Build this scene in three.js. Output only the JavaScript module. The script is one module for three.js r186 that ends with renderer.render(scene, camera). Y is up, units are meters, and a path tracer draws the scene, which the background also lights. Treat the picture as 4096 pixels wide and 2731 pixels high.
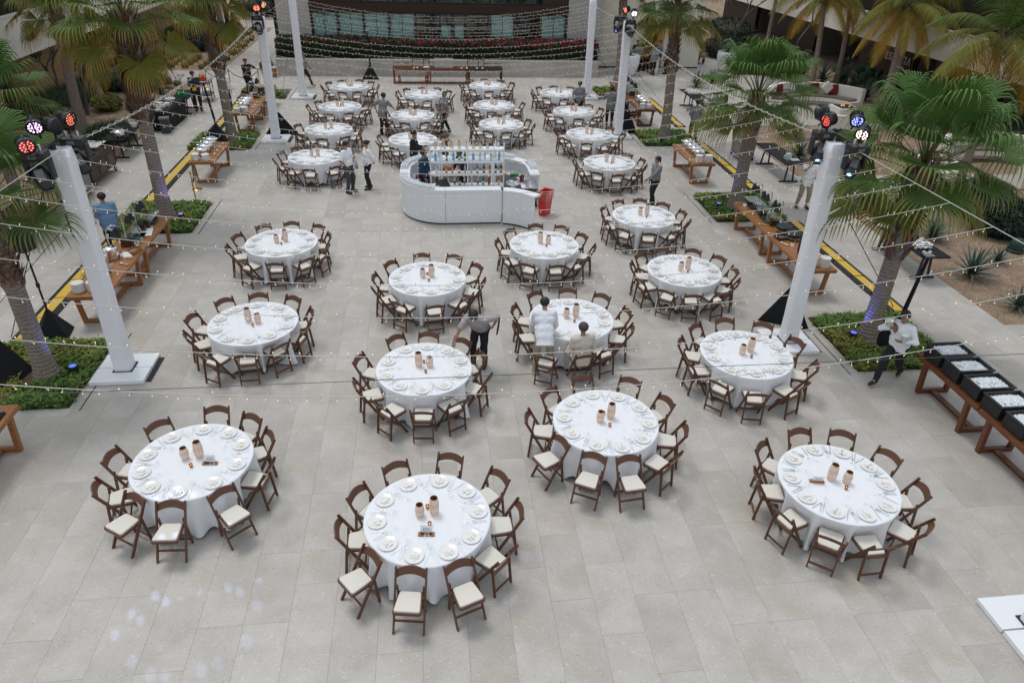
import * as THREE from 'three';
import { mergeGeometries, mergeVertices } from 'three/addons/utils/BufferGeometryUtils.js';
import { RoundedBoxGeometry } from 'three/addons/geometries/RoundedBoxGeometry.js';
import { TextGeometry } from 'three/addons/geometries/TextGeometry.js';
import { FontLoader } from 'three/addons/loaders/FontLoader.js';

// ---------------------------------------------------------------- camera, sky, sun, exposure
const R = d => d * Math.PI / 180;
const scene = new THREE.Scene();
const camera = new THREE.PerspectiveCamera(52.17, 1024 / 682, 0.1, 400);
camera.rotation.order = 'YXZ';
camera.position.set(0, 8.278, 0);
camera.rotation.set(R(-31.8), R(-7.4), R(1.884));
camera.updateMatrixWorld();

const renderer = new THREE.WebGLRenderer({ antialias: true });
renderer.toneMapping = THREE.LinearToneMapping;
renderer.toneMappingExposure = 0.88;
renderer.shadowMap.enabled = true;

// evening sky after the sun has gone behind the hotel: even, pale, slightly warm low down
{
  const w = 256, h = 128, d = new Float32Array(w * h * 4);
  for (let j = 0; j < h; j++) for (let i = 0; i < w; i++) {
    const el = Math.PI * (0.5 - (j + 0.5) / h) * -1;          // row 0 is straight down
    const az = 2 * Math.PI * (i + 0.5) / w;
    const e = Math.sin(el), k = (j * w + i) * 4;
    let r, g, b;
    if (e >= 0) {
      const t = Math.pow(e, 0.55);
      const warm = Math.max(0, Math.cos(az - 0.6)) * (1 - t) * 0.35;
      r = 0.60 * (1 - t) + 0.77 * t + warm; g = 0.59 * (1 - t) + 0.86 * t + warm * 0.74; b = 0.60 * (1 - t) + 0.98 * t + warm * 0.46;
    } else { r = 0.24; g = 0.22; b = 0.20; }
    d[k] = r; d[k + 1] = g; d[k + 2] = b; d[k + 3] = 1;
  }
  const sky = new THREE.DataTexture(d, w, h, THREE.RGBAFormat, THREE.FloatType);
  sky.mapping = THREE.EquirectangularReflectionMapping;
  sky.magFilter = THREE.LinearFilter; sky.minFilter = THREE.LinearFilter; sky.needsUpdate = true;
  scene.background = sky; scene.environment = sky;
}
const sun = new THREE.DirectionalLight(new THREE.Color(1.0, 0.965, 0.92), 1.45);
sun.position.set(-13, 60, -40); sun.target.position.set(1, 0, -20);
sun.castShadow = true; sun.shadow.radius = 34; sun.shadow.mapSize.set(2048, 2048);
Object.assign(sun.shadow.camera, { left: -40, right: 40, top: 40, bottom: -40, near: 1, far: 120 });
scene.add(sun, sun.target);
// ---------------------------------------------------------------- helpers
const V = (x, y, z) => new THREE.Vector3(x, y, z);
const rng = s => () => { s |= 0; s = s + 0x6D2B79F5 | 0; let t = Math.imul(s ^ s >>> 15, 1 | s); t = t + Math.imul(t ^ t >>> 7, 61 | t) ^ t; return ((t ^ t >>> 14) >>> 0) / 4294967296; };
const lerp = (a, b, t) => a + (b - a) * t, clamp = (x, a, b) => Math.min(b, Math.max(a, x));
const sstep = (a, b, x) => { const t = clamp((x - a) / (b - a), 0, 1); return t * t * (3 - 2 * t); };
const taken = new Map();
function numbered(n) { const k = taken.get(n) || 0; taken.set(n, k + 1); return k ? n + '_' + String(k).padStart(3, '0') : n; }
function tag(o, label, category, group) { o.userData.label = label; o.userData.category = category; if (group) o.userData.group = group; else delete o.userData.group; return o; }
function thing(name, label, category, p = [0, 0, 0], turn = 0, group) {
  const o = new THREE.Group(); o.name = numbered(name); scene.add(o); o.position.set(...p); o.rotation.y = R(turn);
  return tag(o, label, category, group);
}
function mesh(name, geo, mat) { const m = new THREE.Mesh(geo, mat); m.name = name; m.castShadow = m.receiveShadow = true; return m; }
function part(name, geo, mat, parent) { const m = mesh(name, Array.isArray(geo) ? merge(geo) : geo, mat); parent.add(m); return m; }
function solo(name, geo, mat, label, category, p = [0, 0, 0], turn = 0, group) {
  const m = mesh(numbered(name), Array.isArray(geo) ? merge(geo) : geo, mat); m.position.set(...p); m.rotation.y = R(turn); scene.add(m);
  return tag(m, label, category, group);
}
function struct(name, geo, mat) { const m = mesh(numbered(name), Array.isArray(geo) ? merge(geo) : geo, mat); m.userData.kind = 'structure'; scene.add(m); return m; }
function copy(root, base, p, turn, label, category, group) {
  const o = root.clone(); o.name = numbered(base); scene.add(o); o.position.set(...p); o.rotation.set(0, R(turn), 0); o.visible = true;
  return tag(o, label, category, group);
}
const stuff = o => { o.userData.kind = 'stuff'; return o; };
function clean(g, col) {
  if (g.index) g = g.toNonIndexed();
  for (const k of Object.keys(g.attributes)) if (!['position', 'normal', 'uv', 'color'].includes(k)) g.deleteAttribute(k);
  if (!g.attributes.normal) g.computeVertexNormals();
  if (!g.attributes.uv) g.setAttribute('uv', new THREE.BufferAttribute(new Float32Array(g.attributes.position.count * 2), 2));
  if (col) { const n = g.attributes.position.count, a = new Float32Array(n * 3); for (let i = 0; i < n; i++) a.set(col, i * 3); g.setAttribute('color', new THREE.BufferAttribute(a, 3)); }
  return g;
}
function merge(list) { const l = list.flat(9).map(g => clean(g)); return l.length === 1 ? l[0] : mergeGeometries(l, false); }
const at = (g, x, y, z) => g.translate(x, y, z);
const box = (w, h, d, x = 0, y = 0, z = 0) => new THREE.BoxGeometry(w, h, d).translate(x, y, z);
const slab = (x0, x1, y0, y1, z0, z1) => box(Math.abs(x1 - x0), Math.abs(y1 - y0), Math.abs(z1 - z0), (x0 + x1) / 2, (y0 + y1) / 2, (z0 + z1) / 2);
const rbox = (w, h, d, r, x = 0, y = 0, z = 0, n = 2) => new RoundedBoxGeometry(w, h, d, n, r).translate(x, y, z);
const cyl = (rt, rb, h, n = 16, x = 0, y = 0, z = 0, open = false) => new THREE.CylinderGeometry(rt, rb, h, n, 1, open).translate(x, y, z);
const ball = (r, x, y, z, n = 12) => new THREE.SphereGeometry(r, n, Math.max(6, n * .7 | 0)).translate(x, y, z);
const lathe = (pts, n = 20) => new THREE.LatheGeometry(pts.map(p => new THREE.Vector2(p[0], p[1])), n);
// box-section bar from a to b; w = size across (side), t = size in the plane of bending
function bar(a, b, w, t, side = V(1, 0, 0), rounded = 0) {
  const d = b.clone().sub(a), L = d.length(); d.normalize();
  const x = side.clone().addScaledVector(d, -side.dot(d)).normalize(), z = x.clone().cross(d);
  const g = rounded ? new RoundedBoxGeometry(w, L, t, 1, rounded) : new THREE.BoxGeometry(w, L, t);
  g.applyMatrix4(new THREE.Matrix4().makeBasis(x, d, z)); const m = a.clone().add(b).multiplyScalar(.5);
  return g.translate(m.x, m.y, m.z);
}
function rod(a, b, r, n = 8, r2 = r) {
  const d = b.clone().sub(a), L = d.length(); const g = new THREE.CylinderGeometry(r2, r, L, n);
  g.applyQuaternion(new THREE.Quaternion().setFromUnitVectors(V(0, 1, 0), d.normalize())); const m = a.clone().add(b).multiplyScalar(.5);
  return g.translate(m.x, m.y, m.z);
}
const tube = (pts, r, n = 24, k = 6) => new THREE.TubeGeometry(new THREE.CatmullRomCurve3(pts), n, r, k);
// polygon outline [[x,z]...] extruded upward from y0 to y1
function prism(pts, y0, y1, bevel = 0) {
  const s = new THREE.Shape(pts.map(p => new THREE.Vector2(p[0], -p[1])));
  const g = new THREE.ExtrudeGeometry(s, { depth: y1 - y0 - 2 * bevel, bevelEnabled: bevel > 0, bevelSize: bevel, bevelThickness: bevel, bevelOffset: -bevel, bevelSegments: 2, curveSegments: 8 });
  return g.rotateX(-Math.PI / 2).translate(0, y0 + bevel, 0);
}
// world-metre uv from position (box mapping), for procedural surfaces
function uvBox(g, s = 1, along = 0) {
  g = clean(g); const p = g.attributes.position, n = g.attributes.normal, u = g.attributes.uv;
  for (let i = 0; i < p.count; i++) {
    const ax = Math.abs(n.getX(i)), ay = Math.abs(n.getY(i)), az = Math.abs(n.getZ(i)); let a, b;
    if (ay >= ax && ay >= az) { a = p.getX(i); b = p.getZ(i); } else if (ax >= az) { a = p.getZ(i); b = p.getY(i); } else { a = p.getX(i); b = p.getY(i); }
    if (along) { if (ay >= ax && ay >= az) { const t = a; a = b; b = t; } }
    u.setXY(i, a * s, b * s);
  }
  return g;
}
// ---- procedural textures
function vnoise(per, seed) {
  const r = rng(seed), t = new Float32Array(per * per); for (let i = 0; i < t.length; i++) t[i] = r();
  return (x, y) => { // x,y in [0,1)
    x *= per; y *= per; const xi = Math.floor(x), yi = Math.floor(y), fx = x - xi, fy = y - yi; const u = fx * fx * (3 - 2 * fx), v = fy * fy * (3 - 2 * fy);
    const m = a => ((a % per) + per) % per, g = (a, b) => t[m(b) * per + m(a)];
    return lerp(lerp(g(xi, yi), g(xi + 1, yi), u), lerp(g(xi, yi + 1), g(xi + 1, yi + 1), u), v);
  };
}
function fbm(per, oct, seed, gain = .5) { const n = []; for (let i = 0; i < oct; i++) n.push(vnoise(per << i, seed + i * 17)); return (x, y) => { let s = 0, a = 1, t = 0; for (const f of n) { s += f(x, y) * a; t += a; a *= gain; } return s / t; }; }
function texture(w, h, fn, srgb = true, rep = 1) {   // fn(u,v,px,py) -> [r,g,b] in display values 0..1 (or linear data)
  const d = new Uint8Array(w * h * 4);
  for (let j = 0; j < h; j++) for (let i = 0; i < w; i++) { const c = fn(i / w, j / h, i, j), k = (j * w + i) * 4; d[k] = clamp(c[0] * 255, 0, 255); d[k + 1] = clamp(c[1] * 255, 0, 255); d[k + 2] = clamp(c[2] * 255, 0, 255); d[k + 3] = 255; }
  const t = new THREE.DataTexture(d, w, h, THREE.RGBAFormat); t.wrapS = t.wrapT = THREE.RepeatWrapping; t.magFilter = THREE.LinearFilter; t.minFilter = THREE.LinearMipmapLinearFilter; t.generateMipmaps = true;
  if (srgb) t.colorSpace = THREE.SRGBColorSpace; t.repeat.set(rep, rep); t.needsUpdate = true; return t;
}
const lin = (r, g, b) => new THREE.Color().setRGB(r, g, b);
const mat = (c, rough = .7, o = {}) => new THREE.MeshStandardMaterial({ color: Array.isArray(c) ? lin(...c) : c, roughness: rough, ...o });
const phys = (c, rough = .7, o = {}) => new THREE.MeshPhysicalMaterial({ color: Array.isArray(c) ? lin(...c) : c, roughness: rough, ...o });
const glow = (c, k) => new THREE.MeshStandardMaterial({ color: 0x111111, emissive: Array.isArray(c) ? lin(...c) : c, emissiveIntensity: k, roughness: .4 });

// limestone with shell flecks: tile of 3.6 m
const stoneSrc = (() => {
  const N = 1024, a = new Float32Array(N * N), c1 = fbm(5, 5, 11), c2 = fbm(24, 4, 71), r = rng(5);
  for (let j = 0; j < N; j++) for (let i = 0; i < N; i++) { const u = i / N, v = j / N; a[j * N + i] = .5 + (c1(u, v) - .5) * .50 + (c2(u * 1, v * 1) - .5) * .16 + (r() - .5) * .035; }
  for (let k = 0; k < 9000; k++) {           // shells and grit, mostly lying one way
    const x = r() * N, y = r() * N, l = 1 + r() * r() * 6, th = (r() - .5) * 1.0, w = .6 + r() * .9, s = r() < .72 ? .05 + r() * .13 : -(.05 + r() * .10);
    const cx = Math.cos(th), cy = Math.sin(th);
    for (let q = -l; q <= l; q += .5) for (let e = -w; e <= w; e += .5) { const i = ((Math.round(x + q * cx - e * cy) % N) + N) % N, j = ((Math.round(y + q * cy + e * cx) % N) + N) % N; a[j * N + i] += s * .75 * (1 - Math.abs(q) / (l + 1)); }
  }
  return { N, a };
})();
const stain = fbm(4, 4, 303);
const stoneMap = texture(1024, 1024, (u, v, i, j) => { const t = stoneSrc.a[j * 1024 + i]; const k = sstep(.56, .72, stain(u, v)) * .5; return [.727 + (t - .5) * .26 - k * .03, .706 + (t - .5) * .27 - k * .048, .676 + (t - .5) * .29 - k * .075]; }, true, 1 / 3.6);
const stoneBump = texture(1024, 1024, (u, v, i, j) => { const t = stoneSrc.a[j * 1024 + i]; return [t, t, t]; }, false, 1 / 3.6);
const stoneTones = [[1, 1, 1], [.96, .955, .95], [1.03, 1.027, 1.02], [.985, .975, .955], [.93, .92, .905], [1.01, .995, .975]];
const stoneMats = stoneTones.map(c => mat(c.map(v => v * .93), .52, { map: stoneMap, bumpMap: stoneBump, bumpScale: .004 }));
// wood grain running along u: 1 m square tile
function woodTex(a, b, seed, k = 14) {
  const n1 = fbm(3, 4, seed), n2 = vnoise(128, seed + 3), n3 = fbm(8, 3, seed + 9);
  return texture(512, 512, (u, v) => { const g = n1(u * 1, v) * 2.2 + v * k; let t = Math.abs((g % 1) - .5) * 2; t = t * .55 + n2(u * .06 % 1, v) * .25 + n3(u, v) * .3; t = clamp(t, 0, 1); return [lerp(a[0], b[0], t), lerp(a[1], b[1], t), lerp(a[2], b[2], t)]; });
}
const teakMap = woodTex([.48, .305, .165], [.70, .475, .27], 21);
const darkWoodMap = woodTex([.20, .115, .075], [.33, .20, .13], 33);
const tanWoodMap = woodTex([.60, .47, .33], [.74, .59, .43], 45);
const gravelMap = (() => { const n = vnoise(256, 3), n2 = fbm(6, 4, 8), n3 = vnoise(128, 31); return texture(512, 512, (u, v) => { const t = .5 + (n(u, v) - .5) * .5 + (n3(u, v) - .5) * .35 + (n2(u, v) - .5) * .5; return [.56 + (t - .5) * .36, .475 + (t - .5) * .34, .395 + (t - .5) * .32]; }, true, 1 / 2.2); })();
const gravelBump = (() => { const n = vnoise(256, 3), n3 = vnoise(128, 31); return texture(512, 512, (u, v) => { const t = n(u, v) * .6 + n3(u, v) * .4; return [t, t, t]; }, false, 1 / 2.2); })();
const clothBump = (() => { const n = fbm(6, 4, 90), m = vnoise(256, 92); return texture(512, 512, (u, v) => { const t = n(u, v) * .85 + m(u, v) * .15; return [t, t, t]; }, false); })();

const M = {
  stone: stoneMats[0],
  grout: mat([.33, .30, .265], .95),
  gravel: mat([1, 1, 1], .95, { map: gravelMap, bumpMap: gravelBump, bumpScale: .015 }),
  soil: mat([.10, .07, .048], 1),
  cloth: phys([.80, .815, .84], .86, { sheen: .35, sheenRoughness: .6, sheenColor: lin(.8, .82, .85), bumpMap: clothBump, bumpScale: .009 }),
  chair: mat([.112, .047, .024], .45, { bumpMap: clothBump, bumpScale: .0012 }),
  pad: mat([.70, .665, .585], .55, { bumpMap: clothBump, bumpScale: .006 }),
  teak: mat([.95, .95, .95], .42, { map: teakMap }), darkwood: mat([.9, .9, .9], .4, { map: darkWoodMap }),
  redwood: mat([.42, .31, .28], .42, { map: teakMap }),
  tanwood: mat([1, 1, 1], .6, { map: tanWoodMap }), brownwood: mat([.62, .60, .6], .6, { map: darkWoodMap }),
  china: phys([.80, .79, .775], .22, { clearcoat: .4, clearcoatRoughness: .15 }),
  napkin: mat([.80, .77, .70], .9),
  steel: mat([.80, .81, .82], .36, { metalness: 1 }), brass: mat([.62, .40, .14], .28, { metalness: 1 }),
  chrome: mat([.78, .79, .80], .08, { metalness: 1 }),
  glass: phys([1, 1, 1], .03, { transmission: 1, thickness: 0, ior: 1.45 }),
  pane: phys([.82, .92, .90], .03, { transmission: 1, thickness: 0, ior: 1.5 }),
  white: mat([.80, .81, .83], .55), whitegloss: mat([.80, .82, .84], .3), lycra: mat([.80, .815, .85], .75, { bumpMap: clothBump, bumpScale: .003 }),
  cream: mat([.66, .61, .52], .85), concrete: mat([.44, .415, .385], .85), creamlight: mat([.72, .69, .62], .8),
  black: mat([.012, .013, .015], .55), blackcloth: mat([.007, .008, .010], .95), blackmetal: mat([.015, .016, .018], .4), rubber: mat([.02, .021, .023], .85),
  yellow: mat([.62, .40, .045], .6), red: mat([.62, .03, .025], .35), amber: phys([.60, .26, .06], .12, { transmission: .5, thickness: 0 }),
  green: mat([.05, .09, .03], .7), wax: mat([.75, .68, .5], .6),
};
const ORDX = 'nearest second third fourth fifth sixth seventh eighth ninth tenth eleventh twelfth thirteenth fourteenth fifteenth sixteenth seventeenth eighteenth nineteenth twentieth twenty-first twenty-second twenty-third twenty-fourth twenty-fifth twenty-sixth twenty-seventh twenty-eighth twenty-ninth thirtieth thirty-first thirty-second'.split(' ');
// ---------------------------------------------------------------- ground, paving, beds
const beds = [];   // planting squares [x0,x1,z0,z1] (z0 nearer)
for (const [a, b] of [[-11.42, -13.85], [-19.8, -22.25], [-28.0, -30.4], [-36.55, -38.8]]) beds.push([-9.3, -6.95, a, b]);
for (const [a, b] of [[-11.5, -13.86], [-19.95, -22.35], [-28.25, -30.52], [-37.35, -39.25]]) beds.push([9.05, 11.4, a, b]);
struct('ground', uvBox(slab(-90, 90, -.30, -.12, 12, -140)), M.gravel);
struct('courtyard_bed', slab(-11.55, 13.8, -.12, -.03, 10, -60), M.grout);
const paving = (() => {
  const top = thing('courtyard_paving', '', '', [0, 0, 0]); top.userData = { kind: 'structure' }; top.name = 'courtyard_paving';
  const inBed = (x0, x1, z0, z1) => beds.some(b => x1 > b[0] + .01 && x0 < b[1] - .01 && z0 > b[3] + .01 && z1 < b[2] - .01);
  // one slab: top face with a tiny chamfer and sides, uv in metres with its own offset
  function slabGeo(w, l, ou, ov, col) {
    const c = .0014, h = .03, g = .0008, X = w / 2 - g, Z = l / 2 - g, P = [], U = [], N = [];
    const quad = (a, b, cc, d, n) => { for (const q of [a, b, cc, a, cc, d]) { P.push(...q); N.push(...n); U.push(q[0] + ou, q[2] + ov); } };
    const t = [[-X + c, 0, -Z + c], [-X + c, 0, Z - c], [X - c, 0, Z - c], [X - c, 0, -Z + c]], m = [[-X, -c, -Z], [-X, -c, Z], [X, -c, Z], [X, -c, -Z]], d = m.map(q => [q[0], -h, q[2]]);
    quad(...t, [0, 1, 0]); const ns = [[-1, 0, 0], [0, 0, 1], [1, 0, 0], [0, 0, -1]];
    for (let i = 0; i < 4; i++) { const j = (i + 1) % 4, n = ns[i]; quad(m[i], m[j], t[j], t[i], [n[0] * .7, .7, n[2] * .7]); quad(d[i], d[j], m[j], m[i], n); }
    const B = new THREE.BufferGeometry(); B.setAttribute('position', new THREE.Float32BufferAttribute(P, 3)); B.setAttribute('normal', new THREE.Float32BufferAttribute(N, 3)); B.setAttribute('uv', new THREE.Float32BufferAttribute(U, 2));
    if (col) clean(B, col); return B;
  }
  const r = rng(77), list = [];
  for (let i = -19; i <= 23; i++) {
    const x0 = -.3 + .6 * i, x1 = x0 + .6; if (x1 < -11.5 || x0 > 13.8) continue;
    let k = -Math.floor(r() * 3);                         // rows of .6 m
    while (k < 100) {
      const q = r(); let L = q < .2 ? 1 : q < .68 ? 2 : 3; const za = 3.4 - .606 * k; let zb = za - .606 * L;
      if (zb < -44.5) { L = 1; zb = za - .606; if (za < -44.5) break; }
      k += L; const xa = Math.max(x0, -11.5), xb = Math.min(x1, 13.8);
      if (inBed(xa, xb, za, zb)) { // cut back to the bed edges
        for (const b of beds) if (xb > b[0] + .01 && xa < b[1] - .01 && za > b[3] + .01 && zb < b[2] - .01) {
          if (za > b[2] + .08) list.push([xa, xb, za, b[2]]); if (zb < b[3] - .08) list.push([xa, xb, b[3], zb]);
          if (xa < b[0] - .04) list.push([xa, b[0], Math.min(za, b[2]), Math.max(zb, b[3])]); if (xb > b[1] + .04) list.push([b[1], xb, Math.min(za, b[2]), Math.max(zb, b[3])]);
        }
      } else list.push([xa, xb, za, zb]);
    }
  }
  const fwd = V(Math.sin(R(7.4)), 0, -Math.cos(R(7.4)));
  const seen = list.map(t => { const x = (t[0] + t[1]) / 2, z = (t[2] + t[3]) / 2, p = V(x, 0, z).project(camera); const ok = Math.abs(p.x) < 1.02 && Math.abs(p.y) < 1.02 && z < 0; return { t, ok, d: V(x, -8.28, z).length(), x, z }; });
  seen.sort((a, b) => (b.ok - a.ok) || a.d - b.d);
  const cache = new Map(), far = [];
  seen.forEach((s, i) => {
    const [xa, xb, za, zb] = s.t, w = xb - xa, l = za - zb, v = Math.floor(r() * 9), tone = r() < .5 ? 0 : Math.floor(r() * stoneMats.length);
    if (i < 300) {
      const key = w.toFixed(2) + '_' + l.toFixed(2) + '_' + v; if (!cache.has(key)) cache.set(key, slabGeo(w, l, v * 1.37, v * 2.11));
      const m = part('slab', cache.get(key), stoneMats[tone], top); m.name = i ? 'slab_' + String(i).padStart(3, '0') : 'slab'; m.position.set(s.x, (r() - .5) * .0016, s.z);
    } else far.push(slabGeo(w, l, r() * 3.6, r() * 3.6, stoneTones[tone].map(q => q * .93)).translate(s.x, 0, s.z));
  });
  const mf = mat([1, 1, 1], .52, { map: stoneMap, bumpMap: stoneBump, bumpScale: .004, vertexColors: true });
  stuff(part('paving_slabs', mergeGeometries(far), mf, top));
  return top;
})();
// drain slots beside the beds: thin dark recessed strips
for (const b of beds) { const x = b[0] < 0 ? b[1] + .22 : b[0] - .22; struct('drain_slot', slab(x - .012, x + .012, -.02, .003, b[2] + .1, b[3] - .3), M.rubber); }
// paths beyond the paving
const pathMat = mat([.80, .79, .78], .6, { map: stoneMap });
struct('side_path', uvBox(slab(-40, -11.56, -.12, -.005, -40.4, -43.4)), pathMat);
struct('back_path', uvBox(slab(-11.55, -8.9, -.12, -.006, -43.4, -75)), pathMat);
struct('cross_path', uvBox(slab(-40, -11.56, -.12, -.006, -60, -64)), pathMat);
struct('right_path', uvBox(slab(13.81, 21, -.12, -.005, -31.5, -60)), pathMat);
struct('near_path', uvBox(slab(13.81, 40, -.12, -.005, 8, -13.2)), pathMat);
struct('lounge_path', uvBox(slab(13.81, 40, -.12, -.006, -22.6, -24.3)), pathMat);
struct('gravel_bed', uvBox(slab(-26, -11.56, -.12, -.02, 4, -40.4)), M.gravel);
struct('gravel_bed', uvBox(slab(-26, -11.56, -.12, -.02, -43.4, -60)), M.gravel);
struct('gravel_bed', uvBox(slab(13.81, 30, -.12, -.02, -13.2, -22.6)), M.gravel);
struct('gravel_bed', uvBox(slab(13.81, 30, -.12, -.021, -24.3, -31.5)), M.gravel);
struct('gravel_bed', uvBox(slab(21, 30, -.12, -.02, -31.5, -66)), M.gravel);
beds.forEach(b => struct('planting_bed_soil', slab(b[0] + .005, b[1] - .005, -.12, -.025, b[2] - .005, b[3] + .005), M.soil));
// loose gravel stones on the beds
{
  const g = new THREE.DodecahedronGeometry(.016, 0).scale(1, .6, 1), r = rng(4), n = 9000;
  const im = new THREE.InstancedMesh(g, mat([.40, .31, .23], .95), n), m = new THREE.Matrix4(), q = new THREE.Quaternion();
  for (let i = 0; i < n; i++) {
    const k = r(); let x, z; if (k < .45) { x = lerp(13.85, 20, r()); z = lerp(-13.3, -22.4, r()); } else if (k < .6) { x = lerp(13.85, 20, r()); z = lerp(-24.5, -31.4, r()); } else { x = lerp(-18, -11.6, r()); z = lerp(-24, -40.2, r()); }
    q.setFromEuler(new THREE.Euler(r() * 6, r() * 6, r() * 6)); m.compose(V(x, -.014, z), q, V(1, 1, 1).multiplyScalar(.5 + r() * 1.1)); im.setMatrixAt(i, m); const t = .55 + r() * .8; im.setColorAt(i, lin(t, t * (.95 + r() * .06), t * (.9 + r() * .1)));
  }
  im.name = 'loose_gravel'; im.receiveShadow = im.castShadow = true; stuff(im); im.userData.label = 'loose brown gravel scattered over the side planting beds'; im.userData.category = 'gravel'; scene.add(im);
}
// ground cover in the planting squares
{
  const r = rng(9), P = [], N = [], C = [];
  for (let i = 0; i < 22; i++) { // a sprig: small pointed leaves on short stems
    const a = r() * 6.283, rad = r() * .05, y = .02 + r() * .07, x = Math.cos(a) * rad, z = Math.sin(a) * rad, b = r() * 6.283, l = .028 + r() * .03, w = .009 + r() * .007, up = .3 + r() * .8;
    const dx = Math.cos(b), dz = Math.sin(b), n = V(-dx * up * .6, 1, -dz * up * .6).normalize(), t = .75 + r() * .5;
    const A = [x, y, z], B = [x + dx * l * .5 - dz * w, y + l * up * .5, z + dz * l * .5 + dx * w], D = [x + dx * l * .5 + dz * w, y + l * up * .5, z + dz * l * .5 - dx * w], E = [x + dx * l, y + l * up * .7, z + dz * l];
    for (const q of [A, B, E, A, E, D]) { P.push(...q); N.push(n.x, n.y, n.z); C.push(t, t, t); }
  }
  const g = new THREE.BufferGeometry(); g.setAttribute('position', new THREE.Float32BufferAttribute(P, 3)); g.setAttribute('normal', new THREE.Float32BufferAttribute(N, 3)); g.setAttribute('color', new THREE.Float32BufferAttribute(C, 3));
  const gm = phys([1, 1, 1], .75, { vertexColors: true, transmission: .15, thickness: 0 });
  const nm = ['nearest left', 'second left', 'third left', 'farthest left', 'nearest right', 'second right', 'third right', 'farthest right'];
  const nz = fbm(4, 3, 55);
  beds.forEach((b, bi) => {
    const n = bi % 4 === 3 ? 1300 : 2600, im = new THREE.InstancedMesh(g, gm, n), m = new THREE.Matrix4(), q = new THREE.Quaternion(); let k = 0, guard = 0;
    const pxx = bi < 4 ? -7.95 : 10.15, pz = (b[2] + b[3]) / 2;
    while (k < n && guard++ < n * 4) {
      const x = lerp(b[0] + .05, b[1] - .05, r()), z = lerp(b[2] - .05, b[3] + .05, r()), v = nz(Math.abs(x * .13 + bi * .3) % 1, Math.abs(z * .13) % 1);
      if (Math.hypot(x - pxx, z - pz) < .38 + .12 * v || (bi % 4 === 3 && v < .48)) continue;
      const s = .8 + r() * 1.0; q.setFromEuler(new THREE.Euler((r() - .5) * .6, r() * 6.28, (r() - .5) * .6)); m.compose(V(x, -.03 + v * .03, z), q, V(s, s * (.45 + r() * .5), s)); im.setMatrixAt(k, m);
      const y = clamp((nz(Math.abs(x * .3) % 1, Math.abs(z * .3 + bi * .21) % 1) - .42) * 4, 0, 1), br = .7 + r() * .6; im.setColorAt(k, lin(lerp(.12, .23, y) * br, lerp(.22, .225, y) * br, lerp(.03, .035, y) * br)); k++;
    }
    im.count = k; im.name = numbered('ground_cover'); im.castShadow = im.receiveShadow = true; stuff(im); im.userData.label = `low green ground cover in the ${nm[bi]} planting square`; im.userData.category = 'ground cover'; scene.add(im);
  });
}
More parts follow.
